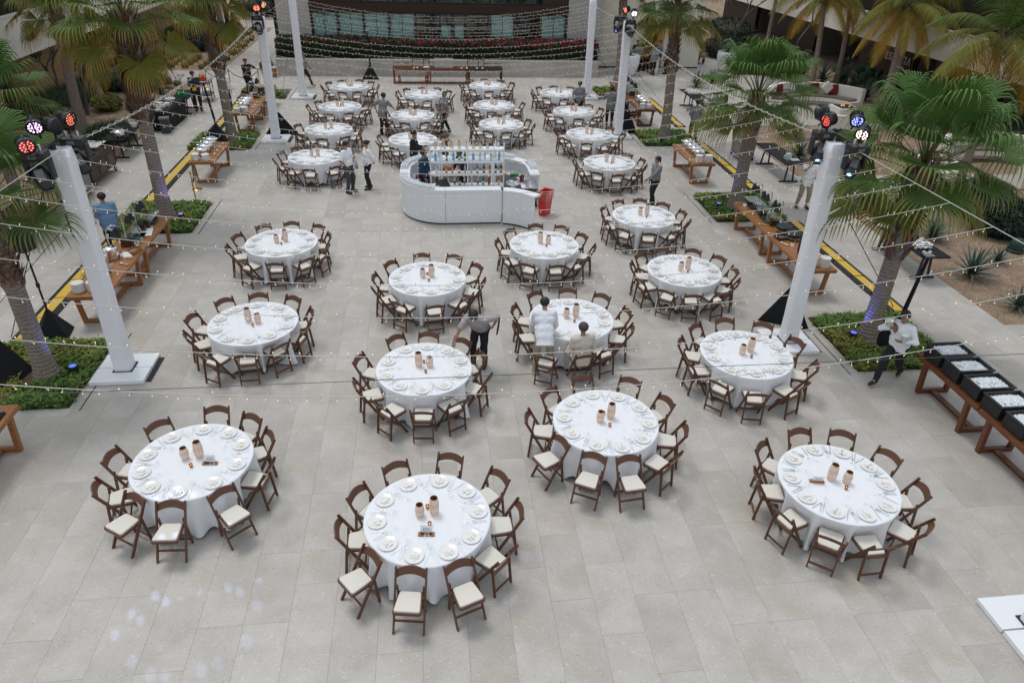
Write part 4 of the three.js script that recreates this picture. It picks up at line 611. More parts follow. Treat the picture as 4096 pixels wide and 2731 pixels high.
// ---------------------------------------------------------------- round bar
{
  const b = thing('white_bar', 'round white fluted bar counter in the middle of the courtyard', 'bar counter', [0, 0, 0]);
  const x0 = -.9, x1 = 3.5, z0 = -20.13, z1 = -23.6, rc = 1.36;
  // rounded-rectangle path, clockwise from front-left straight start; returns [x,z,nx,nz] by arc length
  const segs = []; const arc = (cx, cz, a0, a1) => segs.push({ L: rc * Math.abs(R(a1 - a0)), f: t => { const a = R(lerp(a0, a1, t)); return [cx + Math.cos(a) * rc, cz + Math.sin(a) * rc, Math.cos(a), Math.sin(a)]; } }); const line = (ax, az, bx, bz, nx, nz) => segs.push({ L: Math.hypot(bx - ax, bz - az), f: t => [lerp(ax, bx, t), lerp(az, bz, t), nx, nz] });
  line(x0 + rc, z0, x1 - rc, z0, 0, 1);                     // front
  arc(x1 - rc, z0 - rc, 90, 0); line(x1, z0 - rc, x1, z1 + rc, 1, 0); arc(x1 - rc, z1 + rc, 0, -90); line(x1 - rc, z1, x0 + rc, z1, 0, -1); arc(x0 + rc, z1 + rc, -90, -180); line(x0, z1 + rc, x0, z0 - rc, -1, 0); arc(x0 + rc, z0 - rc, 180, 90);
  const total = segs.reduce((s, q) => s + q.L, 0); const pt = d => { d = ((d % total) + total) % total; for (const q of segs) { if (d <= q.L) return q.f(q.L ? d / q.L : 0); d -= q.L; } return segs[0].f(0); };
  const sweep = (pts, y0, y1, din, dout, flute) => { // wall following pts, thickness between offsets
    const P = [], I = [], U = []; const n = pts.length; pts.forEach(([x, z, nx, nz], i) => { const f = flute ? .006 * (i % 2) : 0; for (const [o, y] of [[dout + f, y0], [dout + f, y1], [din, y1], [din, y0]]) { P.push(x + nx * o, y, z + nz * o); } });
    for (let i = 0; i < n - 1; i++) for (let k = 0; k < 4; k++) { const a = i * 4 + k, c = i * 4 + (k + 1) % 4; I.push(a, c, a + 4, c, c + 4, a + 4); } I.push(0, 2, 1, 0, 3, 2); const e = (n - 1) * 4; I.push(e, e + 1, e + 2, e, e + 2, e + 3);
    const g = new THREE.BufferGeometry(); g.setAttribute('position', new THREE.Float32BufferAttribute(P, 3)); g.setIndex(I); const h = g.toNonIndexed(); h.computeVertexNormals(); return clean(h); };
  const span = (a, c, st) => { const n = Math.max(2, Math.round((c - a) / st)); return Array.from({ length: n + 1 }, (_, i) => pt(lerp(a, c, i / n))); };
  const fL = segs[0].L, cL = rc * Math.PI / 2, sL = segs[2].L; const dR = fL + cL; // where the right side starts
  const secs = [[0, fL, 'front'], [dR + .02, dR + sL + cL * .98, 'right'], [dR + sL + cL, dR + sL + cL + fL, 'back'], [total - cL - sL - cL, total - .01, 'left']];
  for (const [a, c, nm] of secs) { const w = part(nm === 'front' || nm === 'back' ? 'flat_panel' : 'curved_panel', nm === 'front' ? [sweep(span(a, a + .42, .016), .05, 1.03, -.03, 0, 1), sweep(span(a + .42, a + 1.28, .1), .05, 1.03, -.03, 0), sweep(span(a + 1.28, c, .016), .05, 1.03, -.03, 0, 1)] : sweep(span(a, c, .016), .05, 1.03, -.03, 0, 1), M.whitegloss, b); w.userData.label = `white fluted ${nm} panel of the bar`; stuff(w); delete w.userData.kind; part('countertop', sweep(span(a, c, .05), 1.031, 1.09, -.30, .02), M.whitegloss, w); part('plinth', sweep(span(a, c, .05), .0, .05, -.06, -.012), M.black, w); part('inner_shelf', sweep(span(a, c, .08), .62, .65, -.55, -.04), M.white, w); }
  // swung-open corner section
  { const pts = []; for (let i = 0; i <= 66; i++) { const a = R(-112 + i / 66 * 62); const x = 2.72 + Math.cos(a) * 1.0 * 0; pts.push(0); } const q = []; const P0 = [2.2, -20.06], P1 = [2.62, -20.02], P2 = [3.06, -19.5]; for (let i = 0; i <= 62; i++) { const t = i / 62, x = (1 - t) * (1 - t) * P0[0] + 2 * t * (1 - t) * P1[0] + t * t * P2[0], z = (1 - t) * (1 - t) * P0[1] + 2 * t * (1 - t) * P1[1] + t * t * P2[1]; const dx = 2 * (1 - t) * (P1[0] - P0[0]) + 2 * t * (P2[0] - P1[0]), dz = 2 * (1 - t) * (P1[1] - P0[1]) + 2 * t * (P2[1] - P1[1]), l = Math.hypot(dx, dz); q.push([x, z, -dz / l, dx / l]); }
    const d = thing('bar_gate', 'fluted white curved bar section swung open beside the red bin', 'bar counter'); part('panel', sweep(q, .05, 1.03, -.03, 0, 1), M.whitegloss, d); part('countertop', sweep(q, 1.031, 1.09, -.28, .02), M.whitegloss, d); part('plinth', sweep(q, 0, .05, -.06, -.01), M.black, d); }
  // bottle shelf
  const sh = thing('bottle_shelf', 'white four-tier bottle shelf standing inside the bar', 'shelf', [1.18, 0, -21.2]);
  const tiers = [.83, 1.22, 1.61, 1.99]; const oval = (w, d) => { const p = []; for (let i = 0; i < 24; i++) { const a = i / 24 * 6.283; p.push([Math.sign(Math.cos(a)) * (w / 2 - d / 2) + Math.cos(a) * d / 2, Math.sin(a) * d / 2]); } return p; };
  tiers.forEach(y => part('tier', prism(oval(2.3, .34), y, y + .055, .008), M.whitegloss, sh));
  for (const [x, z] of [[-1.13, .02], [-.86, -.16], [-.80, .16], [0, .16], [.80, .16], [.88, -.16], [1.13, .02]]) part('post', cyl(.022, .022, 2.2, 10, x, 1.10, z), M.whitegloss, sh);
  // bottles
  const bp = (pts, n = 14) => lathe(pts, n);
  const kinds = {
    squat: [[0, 0], [.042, 0], [.045, .01], [.045, .10], [.036, .125], [.016, .14], [.014, .17], [0, .17]], tall: [[0, 0], [.034, 0], [.036, .01], [.036, .185], [.03, .21], [.014, .235], [.013, .29], [0, .29]], wine: [[0, 0], [.036, 0], [.037, .01], [.037, .17], [.014, .23], [.0135, .30], [0, .30]] };
  const bg = Object.fromEntries(Object.entries(kinds).map(([k, v]) => [k, bp(v)]));
  const glassOf = c => phys(c, .06, { transmission: .55, thickness: 0 });
  const tint = { tequila: glassOf([.78, .72, .42]), clear: glassOf([.85, .9, .92]), blue: phys([.18, .55, .78], .1, { transmission: .35, thickness: 0 }), green: phys([.02, .24, .07], .1, { transmission: .25, thickness: 0 }), amber: phys([.42, .17, .03], .08, { transmission: .3, thickness: 0 }), gold: phys([.68, .40, .06], .08, { transmission: .35, thickness: 0 }), dark: phys([.03, .02, .02], .12, {}), ice: glassOf([.70, .82, .92]) };
  const capM = { cork: mat([.36, .20, .10], .8), navy: mat([.02, .05, .15], .4), white: mat([.75, .75, .73], .5), black: M.black, gold: M.brass };
  const lab = { cream: mat([.72, .68, .58], .8), white: mat([.8, .8, .8], .7), none: null, red: mat([.5, .05, .04], .6), yellow: mat([.7, .48, .05], .6) };
  const tierName = ['lowest shelf', 'second shelf from below', 'third shelf from below', 'top shelf'];
  const bottle = (x, tier, z, kind, t, cap, l, desc) => {
    const y = tiers[tier] + .055, h = kinds[kind][kinds[kind].length - 1][1], o = thing('liquor_bottle', `${desc}, ${tierName[tier]} of the bar`, 'bottle', [1.18 + x * .93, y, -21.2 + z], 0, 'bottles on the bar shelf');
    part('glass', bg[kind], tint[t], o); part('cap', cyl(kind === 'squat' ? .02 : .0155, kind === 'squat' ? .02 : .0155, .045, 10, 0, h + .02, 0), capM[cap], o); if (lab[l]) part('label', cyl(kind === 'squat' ? .0462 : .0372, kind === 'squat' ? .0462 : .0372, .075, 14, 0, kind === 'squat' ? .05 : .09, 0, true), lab[l], o); };
  const pos = ['far left', 'second from left', 'third from left', 'fourth from left', 'fifth from left', 'sixth from left', 'seventh from left', 'eighth from left', 'ninth from left', 'tenth from left', 'eleventh from left', 'twelfth from left'];
  [-1.05, -.74, -.50, -.27, -.02, .2, .42, .66].forEach((x, i) => bottle(x, 3, .04, 'squat', 'tequila', 'cork', 'cream', `squat corked tequila bottle, front row, ${pos[i]}`));
  [-.78, -.56, -.27, .2, .42, .66, 1.02].forEach((x, i) => bottle(x + .01, 3, -.1, 'squat', i === 6 ? 'clear' : 'tequila', 'cork', 'none', `squat corked bottle, back row, ${pos[i]}`));
  [[-1.05, 'blue', 'navy', 'sky-blue'], [-.68, 'green', 'white', 'green'], [-.46, 'blue', 'navy', 'sky-blue'], [-.26, 'green', 'black', 'dark green'], [-.08, 'green', 'white', 'green'], [.2, 'blue', 'black', 'sky-blue'], [.42, 'ice', 'navy', 'frosted'], [.58, 'ice', 'white', 'frosted'], [.78, 'ice', 'navy', 'frosted'], [1.06, 'blue', 'navy', 'sky-blue']].forEach(([x, t, c, d], i) => bottle(x, 2, .02, 'tall', t, c, t === 'blue' ? 'none' : 'white', `${d} spirit bottle, ${pos[i]}`));
  [[-1.03, 'clear', 'navy', 'clear'], [-.7, 'gold', 'black', 'gold'], [-.5, 'gold', 'gold', 'gold'], [-.27, 'amber', 'cork', 'amber'], [-.08, 'ice', 'white', 'pale'], [.13, 'ice', 'cork', 'pale'], [.33, 'amber', 'gold', 'amber'], [.55, 'dark', 'gold', 'dark brown'], [.75, 'amber', 'black', 'brown'], [.95, 'dark', 'black', 'dark'], [1.12, 'dark', 'gold', 'dark brown']].forEach(([x, t, c, d], i) => bottle(x, 1, .02, i % 4 === 3 ? 'wine' : 'tall', t, c, i % 3 ? 'yellow' : 'white', `${d} spirit bottle, ${pos[i]}`));
  [[-1.03, 'dark', 'gold', 'black'], [-.63, 'clear', 'white', 'clear'], [-.43, 'clear', 'white', 'clear'], [-.26, 'dark', 'gold', 'dark'], [-.1, 'clear', 'red', 'clear'], [.15, 'clear', 'white', 'clear'], [.35, 'ice', 'navy', 'pale'], [.53, 'green', 'gold', 'green'], [.73, 'amber', 'black', 'amber'], [1.07, 'gold', 'gold', 'gold']].forEach(([x, t, c, d], i) => bottle(x, 0, .02, 'tall', t, capM[c] ? c : 'white', i % 2 ? 'cream' : 'red', `${d} spirit bottle, ${pos[i]}`));
  // upturned cups lined up on the counter
  const cupG = lathe([[0, .0], [.034, .0], [.036, .004], [.032, .088], [.030, .0935], [0, .095]], 12), foot = lathe([[.026, .094], [.028, .104], [0, .104]], 12), cupM = mat([.78, .80, .82], .35);
  const runs = [[total - cL - .06, total - .28, 3, 'front left'], [total - cL - sL - cL * .95, total - cL - sL + .18, 3, 'back left'], [dR + .55, dR + sL + .6, 3, 'right'], [dR + sL + cL * .62, dR + sL + cL * 1.1, 3, 'back right'], [dR + sL + cL + .3, dR + sL + cL + fL - .1, 2, 'back']]; const rr = rng(41);
  for (const [a, c, rows, nm] of runs) { const n = Math.floor((c - a) / .086); for (let i = 0; i < n; i++) for (let k = 0; k < rows; k++) { const [x, z, nx, nz] = pt(a + i * .086 + (rr() - .5) * .008), o = -.03 - k * .082; const m = thing('stacked_cup', `upturned white cup, ${k ? k === 1 ? 'middle' : 'inner' : 'outer'} row on the ${nm} of the bar, ${i ? ORDX[i] : 'first'} clockwise`, 'cup', [x + nx * o, 1.09, z + nz * o], 0, `white cups on the ${nm} of the bar`); part('cup', cupG, cupM, m); part('cup_foot', foot, cupM, m); } }
  // things inside the ring
  const bx = (nm, lab, cat, w, h, d, x, y, z, m2, t = 0) => { const o = thing(nm, lab, cat, [x, y, z], t); part('box', rbox(w, h, d, .01, 0, h / 2, 0), m2, o); part('rim', [box(w + .02, .02, .02, 0, h, d / 2), box(w + .02, .02, .02, 0, h, -d / 2), box(.02, .02, d - .02, w / 2, h, 0), box(.02, .02, d - .02, -w / 2, h, 0)], m2, o); return o; };
  const ic = bx('ice_bin', 'dark ice bin with clear bags inside the right of the bar', 'bin', .8, .62, .6, 2.85, 0, -21.9, mat([.06, .065, .07], .5), 15); { const q = []; const r2 = rng(8); for (let i = 0; i < 60; i++) q.push(new THREE.TetrahedronGeometry(.05 + r2() * .05).rotateX(r2() * 6).rotateY(r2() * 6).translate((r2() - .5) * .65, .62 + r2() * .06, (r2() - .5) * .45)); stuff(part('ice', q, phys([.85, .9, .92], .1, { transmission: .4, thickness: 0 }), ic)); }
  bx('red_crate', 'red crate on the floor behind the bottle shelf', 'crate', .7, .5, .4, 1.75, 0, -21.75, M.red, 4); bx('black_cabinet', 'black cabinet behind the bottle shelf in the bar', 'cabinet', 1.5, .5, .4, 1.2, 0, -20.75, M.black, 0); bx('dark_crate', 'dark crate at the left inside the bar', 'crate', .5, .4, .4, .55, 0, -22.3, M.rubber, 20);
  const cans = (lab, x, y, z, c, n, m3) => { for (let i = 0; i < n; i++) for (let j = 0; j < m3; j++) { const o = thing('drink_can', lab.replace('cans', 'can').replace('white', 'white') + `, ${i ? ORDX[i] : 'first'} from left in the ${j ? 'back' : 'front'} row`, 'can', [x + i * .075, y, z - j * .075], 0, lab); part('can', lathe([[0, 0], [.026, 0], [.032, .01], [.032, .105], [.026, .118], [0, .118]], 12), mat(c, .3, { metalness: .4 }), o); } };
  cans('magenta cans at the left on the inner shelf', -.42, .65, -22.5, [.45, .03, .15], 4, 2); cans('green cans at the right on the inner shelf', 2.72, .65, -22.6, [.03, .3, .08], 4, 2); cans('white and blue cans on the back inner shelf', 1.3, .65, -23.2, [.35, .45, .6], 9, 2); cans('red cans on the back inner shelf', .35, .65, -23.2, [.5, .05, .08], 6, 2);
  const jug = (lab, x, y, z, c) => { const o = thing('plastic_jug', lab, 'jug', [x, y, z]); part('body', lathe([[0, 0], [.07, 0], [.085, .24], [.083, .24], [.066, .01], [0, .01]], 18), c, o); part('handle', new THREE.TorusGeometry(.06, .01, 6, 12, Math.PI).rotateZ(-Math.PI / 2).translate(.08, .13, 0), c, o); };
  jug('red plastic jug on the right inner shelf', 3.0, .65, -22.0, phys([.3, .02, .06], .2, { transmission: .3 })); jug('steel jug on the right inner shelf', 3.12, .65, -21.6, M.steel); jug('clear jug on the back inner shelf', 2.3, .65, -23.1, M.pane);
  solo('yellow_cloth', rbox(.16, .04, .12, .018, 0, .02, 0), mat([.75, .5, .03], .9), 'folded yellow cloth on the inner bar shelf', 'cloth', [2.55, .65, -23.0], 20);
  const til = thing('payment_tablet', 'black point of sale stand on the left inside the bar', 'terminal', [.42, .0, -20.75], 30); part('stand', cyl(.05, .16, 1.0, 10, 0, .5, 0), M.black, til); part('screen', rbox(.36, .03, .30, .008).rotateX(R(38)).translate(0, 1.08, 0), M.black, til);
  // red bin with liner
  const rb = thing('red_bin', 'tall red plastic bin with clear liner beside the bar', 'bin', [3.62, 0, -20.84], -38);
  const P = (y, w, d) => [[-w, -d], [w, -d], [w, d], [-w, d]].map(p => [p[0], y, p[1]]); const quadG = (r0, r1) => { const q = []; for (let i = 0; i < 4; i++) { const a = r0[i], c = r0[(i + 1) % 4], d = r1[(i + 1) % 4], e = r1[i]; q.push(...a, ...d, ...c, ...a, ...e, ...d); } return q; };
  const gq = l => { const g = new THREE.BufferGeometry(); g.setAttribute('position', new THREE.Float32BufferAttribute(l.flat(), 3)); g.computeVertexNormals(); return clean(g); };
  const o0 = P(0, .11, .17), o1 = P(.76, .15, .24), i1 = P(.76, .14, .23), i0 = P(.05, .10, .16); part('body', gq([quadG(o0, o1), quadG(o1, i1), quadG(i1, i0), [...i0[0], ...i0[2], ...i0[1], ...i0[0], ...i0[3], ...i0[2]]]), M.red, rb);
  part('rim', [rbox(.32, .035, .03, .01, 0, .765, .245), rbox(.32, .035, .03, .01, 0, .765, -.245), rbox(.03, .035, .46, .01, .155, .765, 0), rbox(.03, .035, .46, .01, -.155, .765, 0)], M.red, rb);
  const r3 = rng(17), jag = (y, w, d) => { const p = []; for (let i = 0; i < 40; i++) { const t = i / 40 * 4, s = Math.floor(t), f = t - s, c = [[-w, -d], [w, -d], [w, d], [-w, d]], a = c[s], e = c[(s + 1) % 4]; p.push([lerp(a[0], e[0], f) * (1 + (r3() - .5) * .05), y + (r3() - .5) * .05, lerp(a[1], e[1], f) * (1 + (r3() - .5) * .05)]); } return p; };
  const ringG = (a, c) => { const q = []; for (let i = 0; i < a.length; i++) { const j = (i + 1) % a.length; q.push(...a[i], ...c[j], ...a[j], ...a[i], ...c[i], ...c[j]); } return q; }; const l0 = jag(.52, .168, .262), l1 = jag(.80, .172, .266), l2 = jag(.45, .12, .20); part('liner', gq([ringG(l0, l1), ringG(l1, l2)]), phys([.95, .78, .75], .12, { transmission: .93, thickness: 0 }), rb);
}
// ---------------------------------------------------------------- buffet tables and what stands on them
const trestle = (label, x, z0, z1, m, dark) => { // long axis z, from z0 (near) to z1 (far); x = centre; top at .8
  const L = z0 - z1, t = thing('buffet_table', label, 'table', [x, 0, (z0 + z1) / 2], 0, 'wooden trestle buffet tables');
  part('tabletop', uvBox(rbox(.82, .09, L - .012, .006, 0, .755, 0), 1, 1), m, t);
  for (const s of [-1, 1]) { const z = s * (L / 2 - .28); const f = part('trestle', uvBox(bar(V(-.40 + .06, .012, z), V(.40 - .06, .012, z), .09, .075, V(0, 1, 0)).translate(0, .035, 0)), m, t); for (const k of [-1, 1]) part('leg', uvBox(bar(V(k * .36, .711, z), V(k * .30, .0, z), .085, .088, V(1, 0, 0))), m, f); }
  part('floor_beam', uvBox(slab(-.055, .055, .015, .07, -(L / 2 - .33), L / 2 - .33), 1, 1), m, t); return t; };
const LB = -7.58, RB = 9.70;
trestle('wooden buffet table at the left edge with a black top', LB, -8.1, -10.5, M.teak); trestle('near half of the long left buffet beside the front pillar', LB, -14.42, -16.8, M.teak); trestle('far half of the long left buffet with glass shelves', LB, -16.8, -19.18, M.teak);
trestle('left buffet table with four chafing dishes behind gold stanchion', LB, -23.95, -26.33, M.teak); trestle('far left buffet table, nearer of the two', LB, -30.4, -32.8, M.teak); trestle('far left buffet table, farther of the two', LB, -32.8, -35.95, M.teak);
trestle('near half of the long right buffet behind the pillar', RB, -14.78, -17.2, M.teak); trestle('far half of the long right buffet with glass shelves', RB, -17.2, -19.6, M.teak); trestle('right buffet table with four chafing dishes beside planting square', RB, -23.33, -25.8, M.teak);
trestle('far right buffet table, nearer of the two', 9.83, -31.1, -33.5, M.redwood); trestle('far right buffet table, farther of the two', 9.83, -33.5, -36.9, M.redwood);
trestle('ice display table at the right edge, farther one', 10.2, -9.12, -10.96, M.redwood); trestle('ice display table at the right edge, nearer one', 10.2, -6.7, -9.1, M.redwood);
{ const b = thing('table_cover', 'black cover on the buffet table at the left edge', 'cover', [LB, 0, -9.2]); part('cover', rbox(.7, .03, 2.1, .01, -.02, .817, 0), M.blackcloth, b); }
// far buffet in front of the stone wall
for (const [x0, x1, m, nm] of [[-1.78, .18, M.redwood, 'left'], [.19, 2.3, M.redwood, 'middle'], [2.31, 4.22, M.darkwood, 'right']]) { const t = thing('wall_buffet_table', `${nm} long table against the stone retaining wall`, 'table', [(x0 + x1) / 2, 0, -40.55], 0, 'tables against the retaining wall'); const w = x1 - x0; part('tabletop', uvBox(rbox(w - .01, .11, .8, .006, 0, .745, 0)), m, t); for (const [a, b] of [[-1, -1], [1, -1], [-1, 1], [1, 1]]) part('leg', uvBox(slab(a * (w / 2 - .06) - .04, a * (w / 2 - .06) + .04, 0, .69, b * .33 - .04, b * .33 + .04)), m, t); part('floor_rail', uvBox(slab(-w / 2 + .1, w / 2 - .1, .03, .09, .29, .37)), m, t); }
{ const f = thing('display_box', 'pale square display box on the middle wall table', 'box', [1.0, .8, -40.55]); part('panel', rbox(1.0, .42, .5, .01, 0, .21, 0), mat([.42, .40, .38], .8), f); part('lid', rbox(1.04, .1, .54, .03, 0, .475, 0), M.glass, f);
  for (const x of [-.25, 2.75]) { const q = thing('wooden_frame_riser', `wooden frame riser ${x < 0 ? 'left' : 'right'} of the display box`, 'riser', [x, .8, -40.6]); for (const k of [-.45, .15, .45]) part('upright', slab(k - .02, k + .02, 0, .36, -.02, .02), M.darkwood, q); part('rail', slab(-.48, .48, .361, .41, -.04, .04), M.darkwood, q); }
  for (const [x, i] of [[-1.55, 'leftmost'], [-1.0, 'second from left'], [3.4, 'second from right'], [3.95, 'rightmost']]) { const q = thing('glass_riser', `small glass riser on the wall tables, ${i}`, 'riser', [x, .8, -40.5]); part('top', box(.36, .012, .26, 0, .2, 0), M.pane, q); part('leg', box(.012, .19, .26, -.17, .097, 0), M.pane, q); part('leg', box(.012, .19, .26, .17, .097, 0), M.pane, q); }
  for (const [x, i] of [[-.62, 'far left'], [-.45, 'left of the cloth'], [1.95, 'right of the display box'], [2.25, 'beside that one'], [2.8, 'on the dark table'], [3.1, 'far right']]) solo('place_card', bar(V(0, 0, .02), V(0, .07, 0), .1, .003, V(1, 0, 0)), M.white, `small white card on the wall tables, ${i}`, 'card', [x, .8, -40.25]);
  solo('white_cloth', rbox(.34, .06, .2, .025, 0, .03, 0), M.napkin, 'crumpled white cloth on the left wall table', 'cloth', [.05, .8, -40.4], 12);
  for (const [x, i] of [[-1.45, 'left'], [.02, 'right']]) { const q = thing('red_extinguisher', `small red cylinder under the left wall table, ${i}`, 'extinguisher', [x, 0, -40.6]); part('tank', lathe([[0, 0], [.07, 0], [.075, .02], [.075, .26], [.03, .32], [0, .32]], 14), M.red, q); part('valve', cyl(.02, .03, .07, 8, 0, .35, 0), M.black, q); } }
// chafing dish: round, chrome, glazed lid; front faces +x
const chafer = (() => { const c = new THREE.Group();
  part('pan', lathe([[0, .10], [.17, .10], [.195, .13], [.2, .19], [.205, .2], [.19, .2], [0, .19]], 28), M.chrome, c); part('lid', lathe([[.2, .201], [.195, .225], [.16, .255], [.13, .262], [.13, .268], [.165, .262], [.2, .23], [.206, .201]], 28), M.chrome, c); part('lid_window', lathe([[.131, .264], [.08, .275], [0, .279]], 24), phys([.5, .62, .62], .05, { transmission: .55, thickness: 0 }), c);
  part('hinge', rbox(.12, .06, .05, .015, -.2, .215, 0), M.chrome, c); part('handle', new THREE.TorusGeometry(.06, .011, 6, 12, Math.PI).rotateY(Math.PI / 2).rotateZ(-Math.PI / 2).translate(.205, .225, 0), M.chrome, c); part('ring', new THREE.TorusGeometry(.175, .009, 6, 28).rotateX(Math.PI / 2).translate(0, .105, 0), M.chrome, c);
  for (const [a, b] of [[-.14, -.12], [.14, -.12], [-.14, .12], [.14, .12]]) part('leg', rod(V(a * 1.1, 0, b * 1.1), V(a, .11, b), .009), M.chrome, c); part('burner', cyl(.045, .045, .055, 14, 0, .028, 0), M.steel, c); return c; })();
const board = (() => { const c = new THREE.Group(); part('board', uvBox(rbox(.11, .018, .26, .006, 0, .009, 0)), mat([.75, .68, .42], .6, { map: tanWoodMap }), c); part('spoon', rod(V(.01, .028, .12), V(-.01, .03, -.06), .006), M.steel, c); part('spoon_bowl', new THREE.SphereGeometry(.032, 10, 6).scale(1, .35, 1.3).translate(-.012, .032, -.09), M.steel, c); return c; })();
const stackG = n => { const p = [[0, 0], [.085, 0]]; for (let i = 0; i < n; i++) { const y = i * .0105; p.push([.128, y + .006], [.1315, y + .0085], [.128, y + .0105]); } p.push([.118, n * .0105], [.085, n * .0105 - .006], [0, n * .0105 - .006]); return lathe(p, 26); };
const stacks = { 12: stackG(12), 16: stackG(16), 20: stackG(20), 24: stackG(24) };
const stackM = phys([.74, .73, .71], .3, { clearcoat: .3 });
const plateStack = (label, x, y, z, n = 20) => solo('plate_stack', stacks[n], stackM, label, 'plates', [x, y, z], 0, 'stacks of dinner plates');
function chaferRow(who, x, zs2, face, bx) { zs2.forEach((z, i) => { copy(chafer, 'chafing_dish', [x, .8, z], face, `round chrome chafing dish, ${i ? ORD[i] : 'nearest'} on ${who}`, 'chafing dish', 'chafing dishes'); if (bx) copy(board, 'spoon_board', [bx, .8, z - .02], 6 + i * 7 % 20, `small wooden board with spoon, ${i ? ORD[i] : 'nearest'} on ${who}`, 'board', 'spoon boards'); }); }
chaferRow('the stanchion-side left buffet', -7.72, [-24.72, -25.14, -25.56, -25.98], 0, -7.32); chaferRow('the far left buffet', -7.72, [-31.3, -31.75, -32.2], 0, -7.32);
chaferRow('the planting-square right buffet', 9.78, [-24.2, -24.62, -25.04, -25.46], 180, 9.44); chaferRow('the far right buffet', 9.95, [-31.95, -32.4, -32.85], 180, 9.58);
plateStack('left plate stack on the stanchion-side left buffet', -7.80, .8, -24.2, 20); plateStack('right plate stack on the stanchion-side left buffet', -7.46, .8, -24.16, 20);
plateStack('left plate stack on the far left buffet', -7.82, .8, -30.62, 16); plateStack('right plate stack on the far left buffet', -7.5, .8, -30.62, 20); plateStack('rear plate stack on the far left buffet', -7.66, .8, -30.92, 16);
plateStack('left plate stack on the planting-square right buffet', 9.55, .8, -23.55, 24); plateStack('right plate stack on the planting-square right buffet', 9.9, .8, -23.55, 24); plateStack('left plate stack on the far right buffet', 9.66, .8, -31.4, 20); plateStack('right plate stack on the far right buffet', 9.98, .8, -31.45, 16);
plateStack('plate stack at the near end of the long left buffet', -7.82, .8, -14.72, 20); plateStack('second plate stack on the long left buffet, behind the pillar', -7.52, .8, -14.76, 20); plateStack('plate stack at the near end of the long right buffet', 9.86, .8, -15.02, 24); plateStack('second plate stack on the long right buffet, behind the pillar', 9.55, .8, -15.08, 24);
// heat lamps: post with two conical shades
function heatLamp(label, x, z, s) { // shades hang toward +s along x
  const l = thing('heat_lamp', label, 'heat lamp', [x, .8, z], 0, 'black heat lamps'); part('base', cyl(.06, .07, .02, 16, 0, .01, 0), M.chrome, l); part('post', rod(V(0, .02, 0), V(0, .5, 0), .016, 10), M.steel, l);
  for (const k of [-1, 1]) { const e = V(s * .22, .60, k * .12); part('arm', tube([V(0, .5, 0), V(s * .04, .62, k * .03), V(s * .14, .67, k * .09), e.clone().add(V(0, .05, 0))], .011, 14, 6), M.steel, l); const sh = part('shade', lathe([[.022, .045], [.03, .04], [.088, -.16], [.084, -.16], [.024, .03]], 18).translate(e.x, e.y - .02, e.z), M.black, l); part('shade_cap', cyl(.014, .024, .06, 10, e.x, e.y + .05, e.z), M.chrome, sh); } }
[-16.75, -17.75, -18.55].forEach((z, i) => heatLamp(`double black heat lamp, ${['nearest', 'middle', 'farthest'][i]} on the long left buffet`, -7.86, z, .9)); [-17.95, -18.7, -19.4].forEach((z, i) => heatLamp(`double black heat lamp, ${['nearest', 'middle', 'farthest'][i]} on the long right buffet`, 10.02, z, -.9));
[-33.3, -34.2].forEach((z, i) => heatLamp(`double black heat lamp, ${['nearer', 'farther'][i]} on the far left buffet`, -7.85, z, .9)); [-33.7, -34.4, -35.1].forEach((z, i) => heatLamp(`double black heat lamp, ${['nearest', 'middle', 'farthest'][i]} on the far right buffet`, 10.1, z, -.9));
// glass food shelves
function glassShelf(label, x, z, l, w = .42) { const g = thing('glass_shelf', label, 'glass shelf', [x, .8, z], 0, 'glass food shelves'); part('sheet', rbox(w, .010, l, .003, 0, .205, 0), M.pane, g); for (const s of [-1, 1]) part('wooden_block', uvBox(rbox(w * .55, .2, .14, .004, 0, .1, s * (l / 2 - .13))), M.darkwood, g); part('tray', uvBox(slab(-w / 2 + .03, w / 2 - .03, .002, .035, -l / 2 + .3, l / 2 - .3)), mat([.05, .055, .05], .15), g); return g; }
glassShelf('glass shelf on wooden blocks, nearer on the long left buffet', -7.6, -17.6, 1.2, .5); glassShelf('glass shelf on wooden blocks, farther on the long left buffet', -7.6, -18.65, .85, .5); glassShelf('glass shelf on wooden blocks, nearer on the long right buffet', 9.73, -18.1, 1.05, .42); glassShelf('glass shelf on wooden blocks, farther on the long right buffet', 9.75, -19.1, .85, .42); glassShelf('glass shelf on the far left buffet', -7.55, -33.8, 1.4, .5); glassShelf('glass shelf on the far right buffet', 9.85, -34.6, 1.6, .45); glassShelf('low glass shelf behind the front left pillar', -7.62, -15.35, .7, .5);
[['nearest on the long left buffet', -7.32, -16.05, 60], ['second on the long left buffet', -7.36, -16.42, 70], ['by the cards on the long left buffet', -7.36, -17.45, 20], ['third on the long left buffet', -7.36, -18.2, 10], ['at the far end of the long left buffet', -7.4, -19.0, 30], ['nearest on the long right buffet', 9.45, -16.4, 30], ['second on the long right buffet', 9.42, -17.1, 70], ['third on the long right buffet', 9.42, -17.75, 75], ['fourth on the long right buffet', 9.62, -18.6, 70], ['at the far end of the long right buffet', 9.42, -19.45, 80]].forEach(([n, x, z, t]) => copy(board, 'spoon_board', [x, .8, z], t, `wooden board with ladle, ${n}`, 'board', 'spoon boards'));
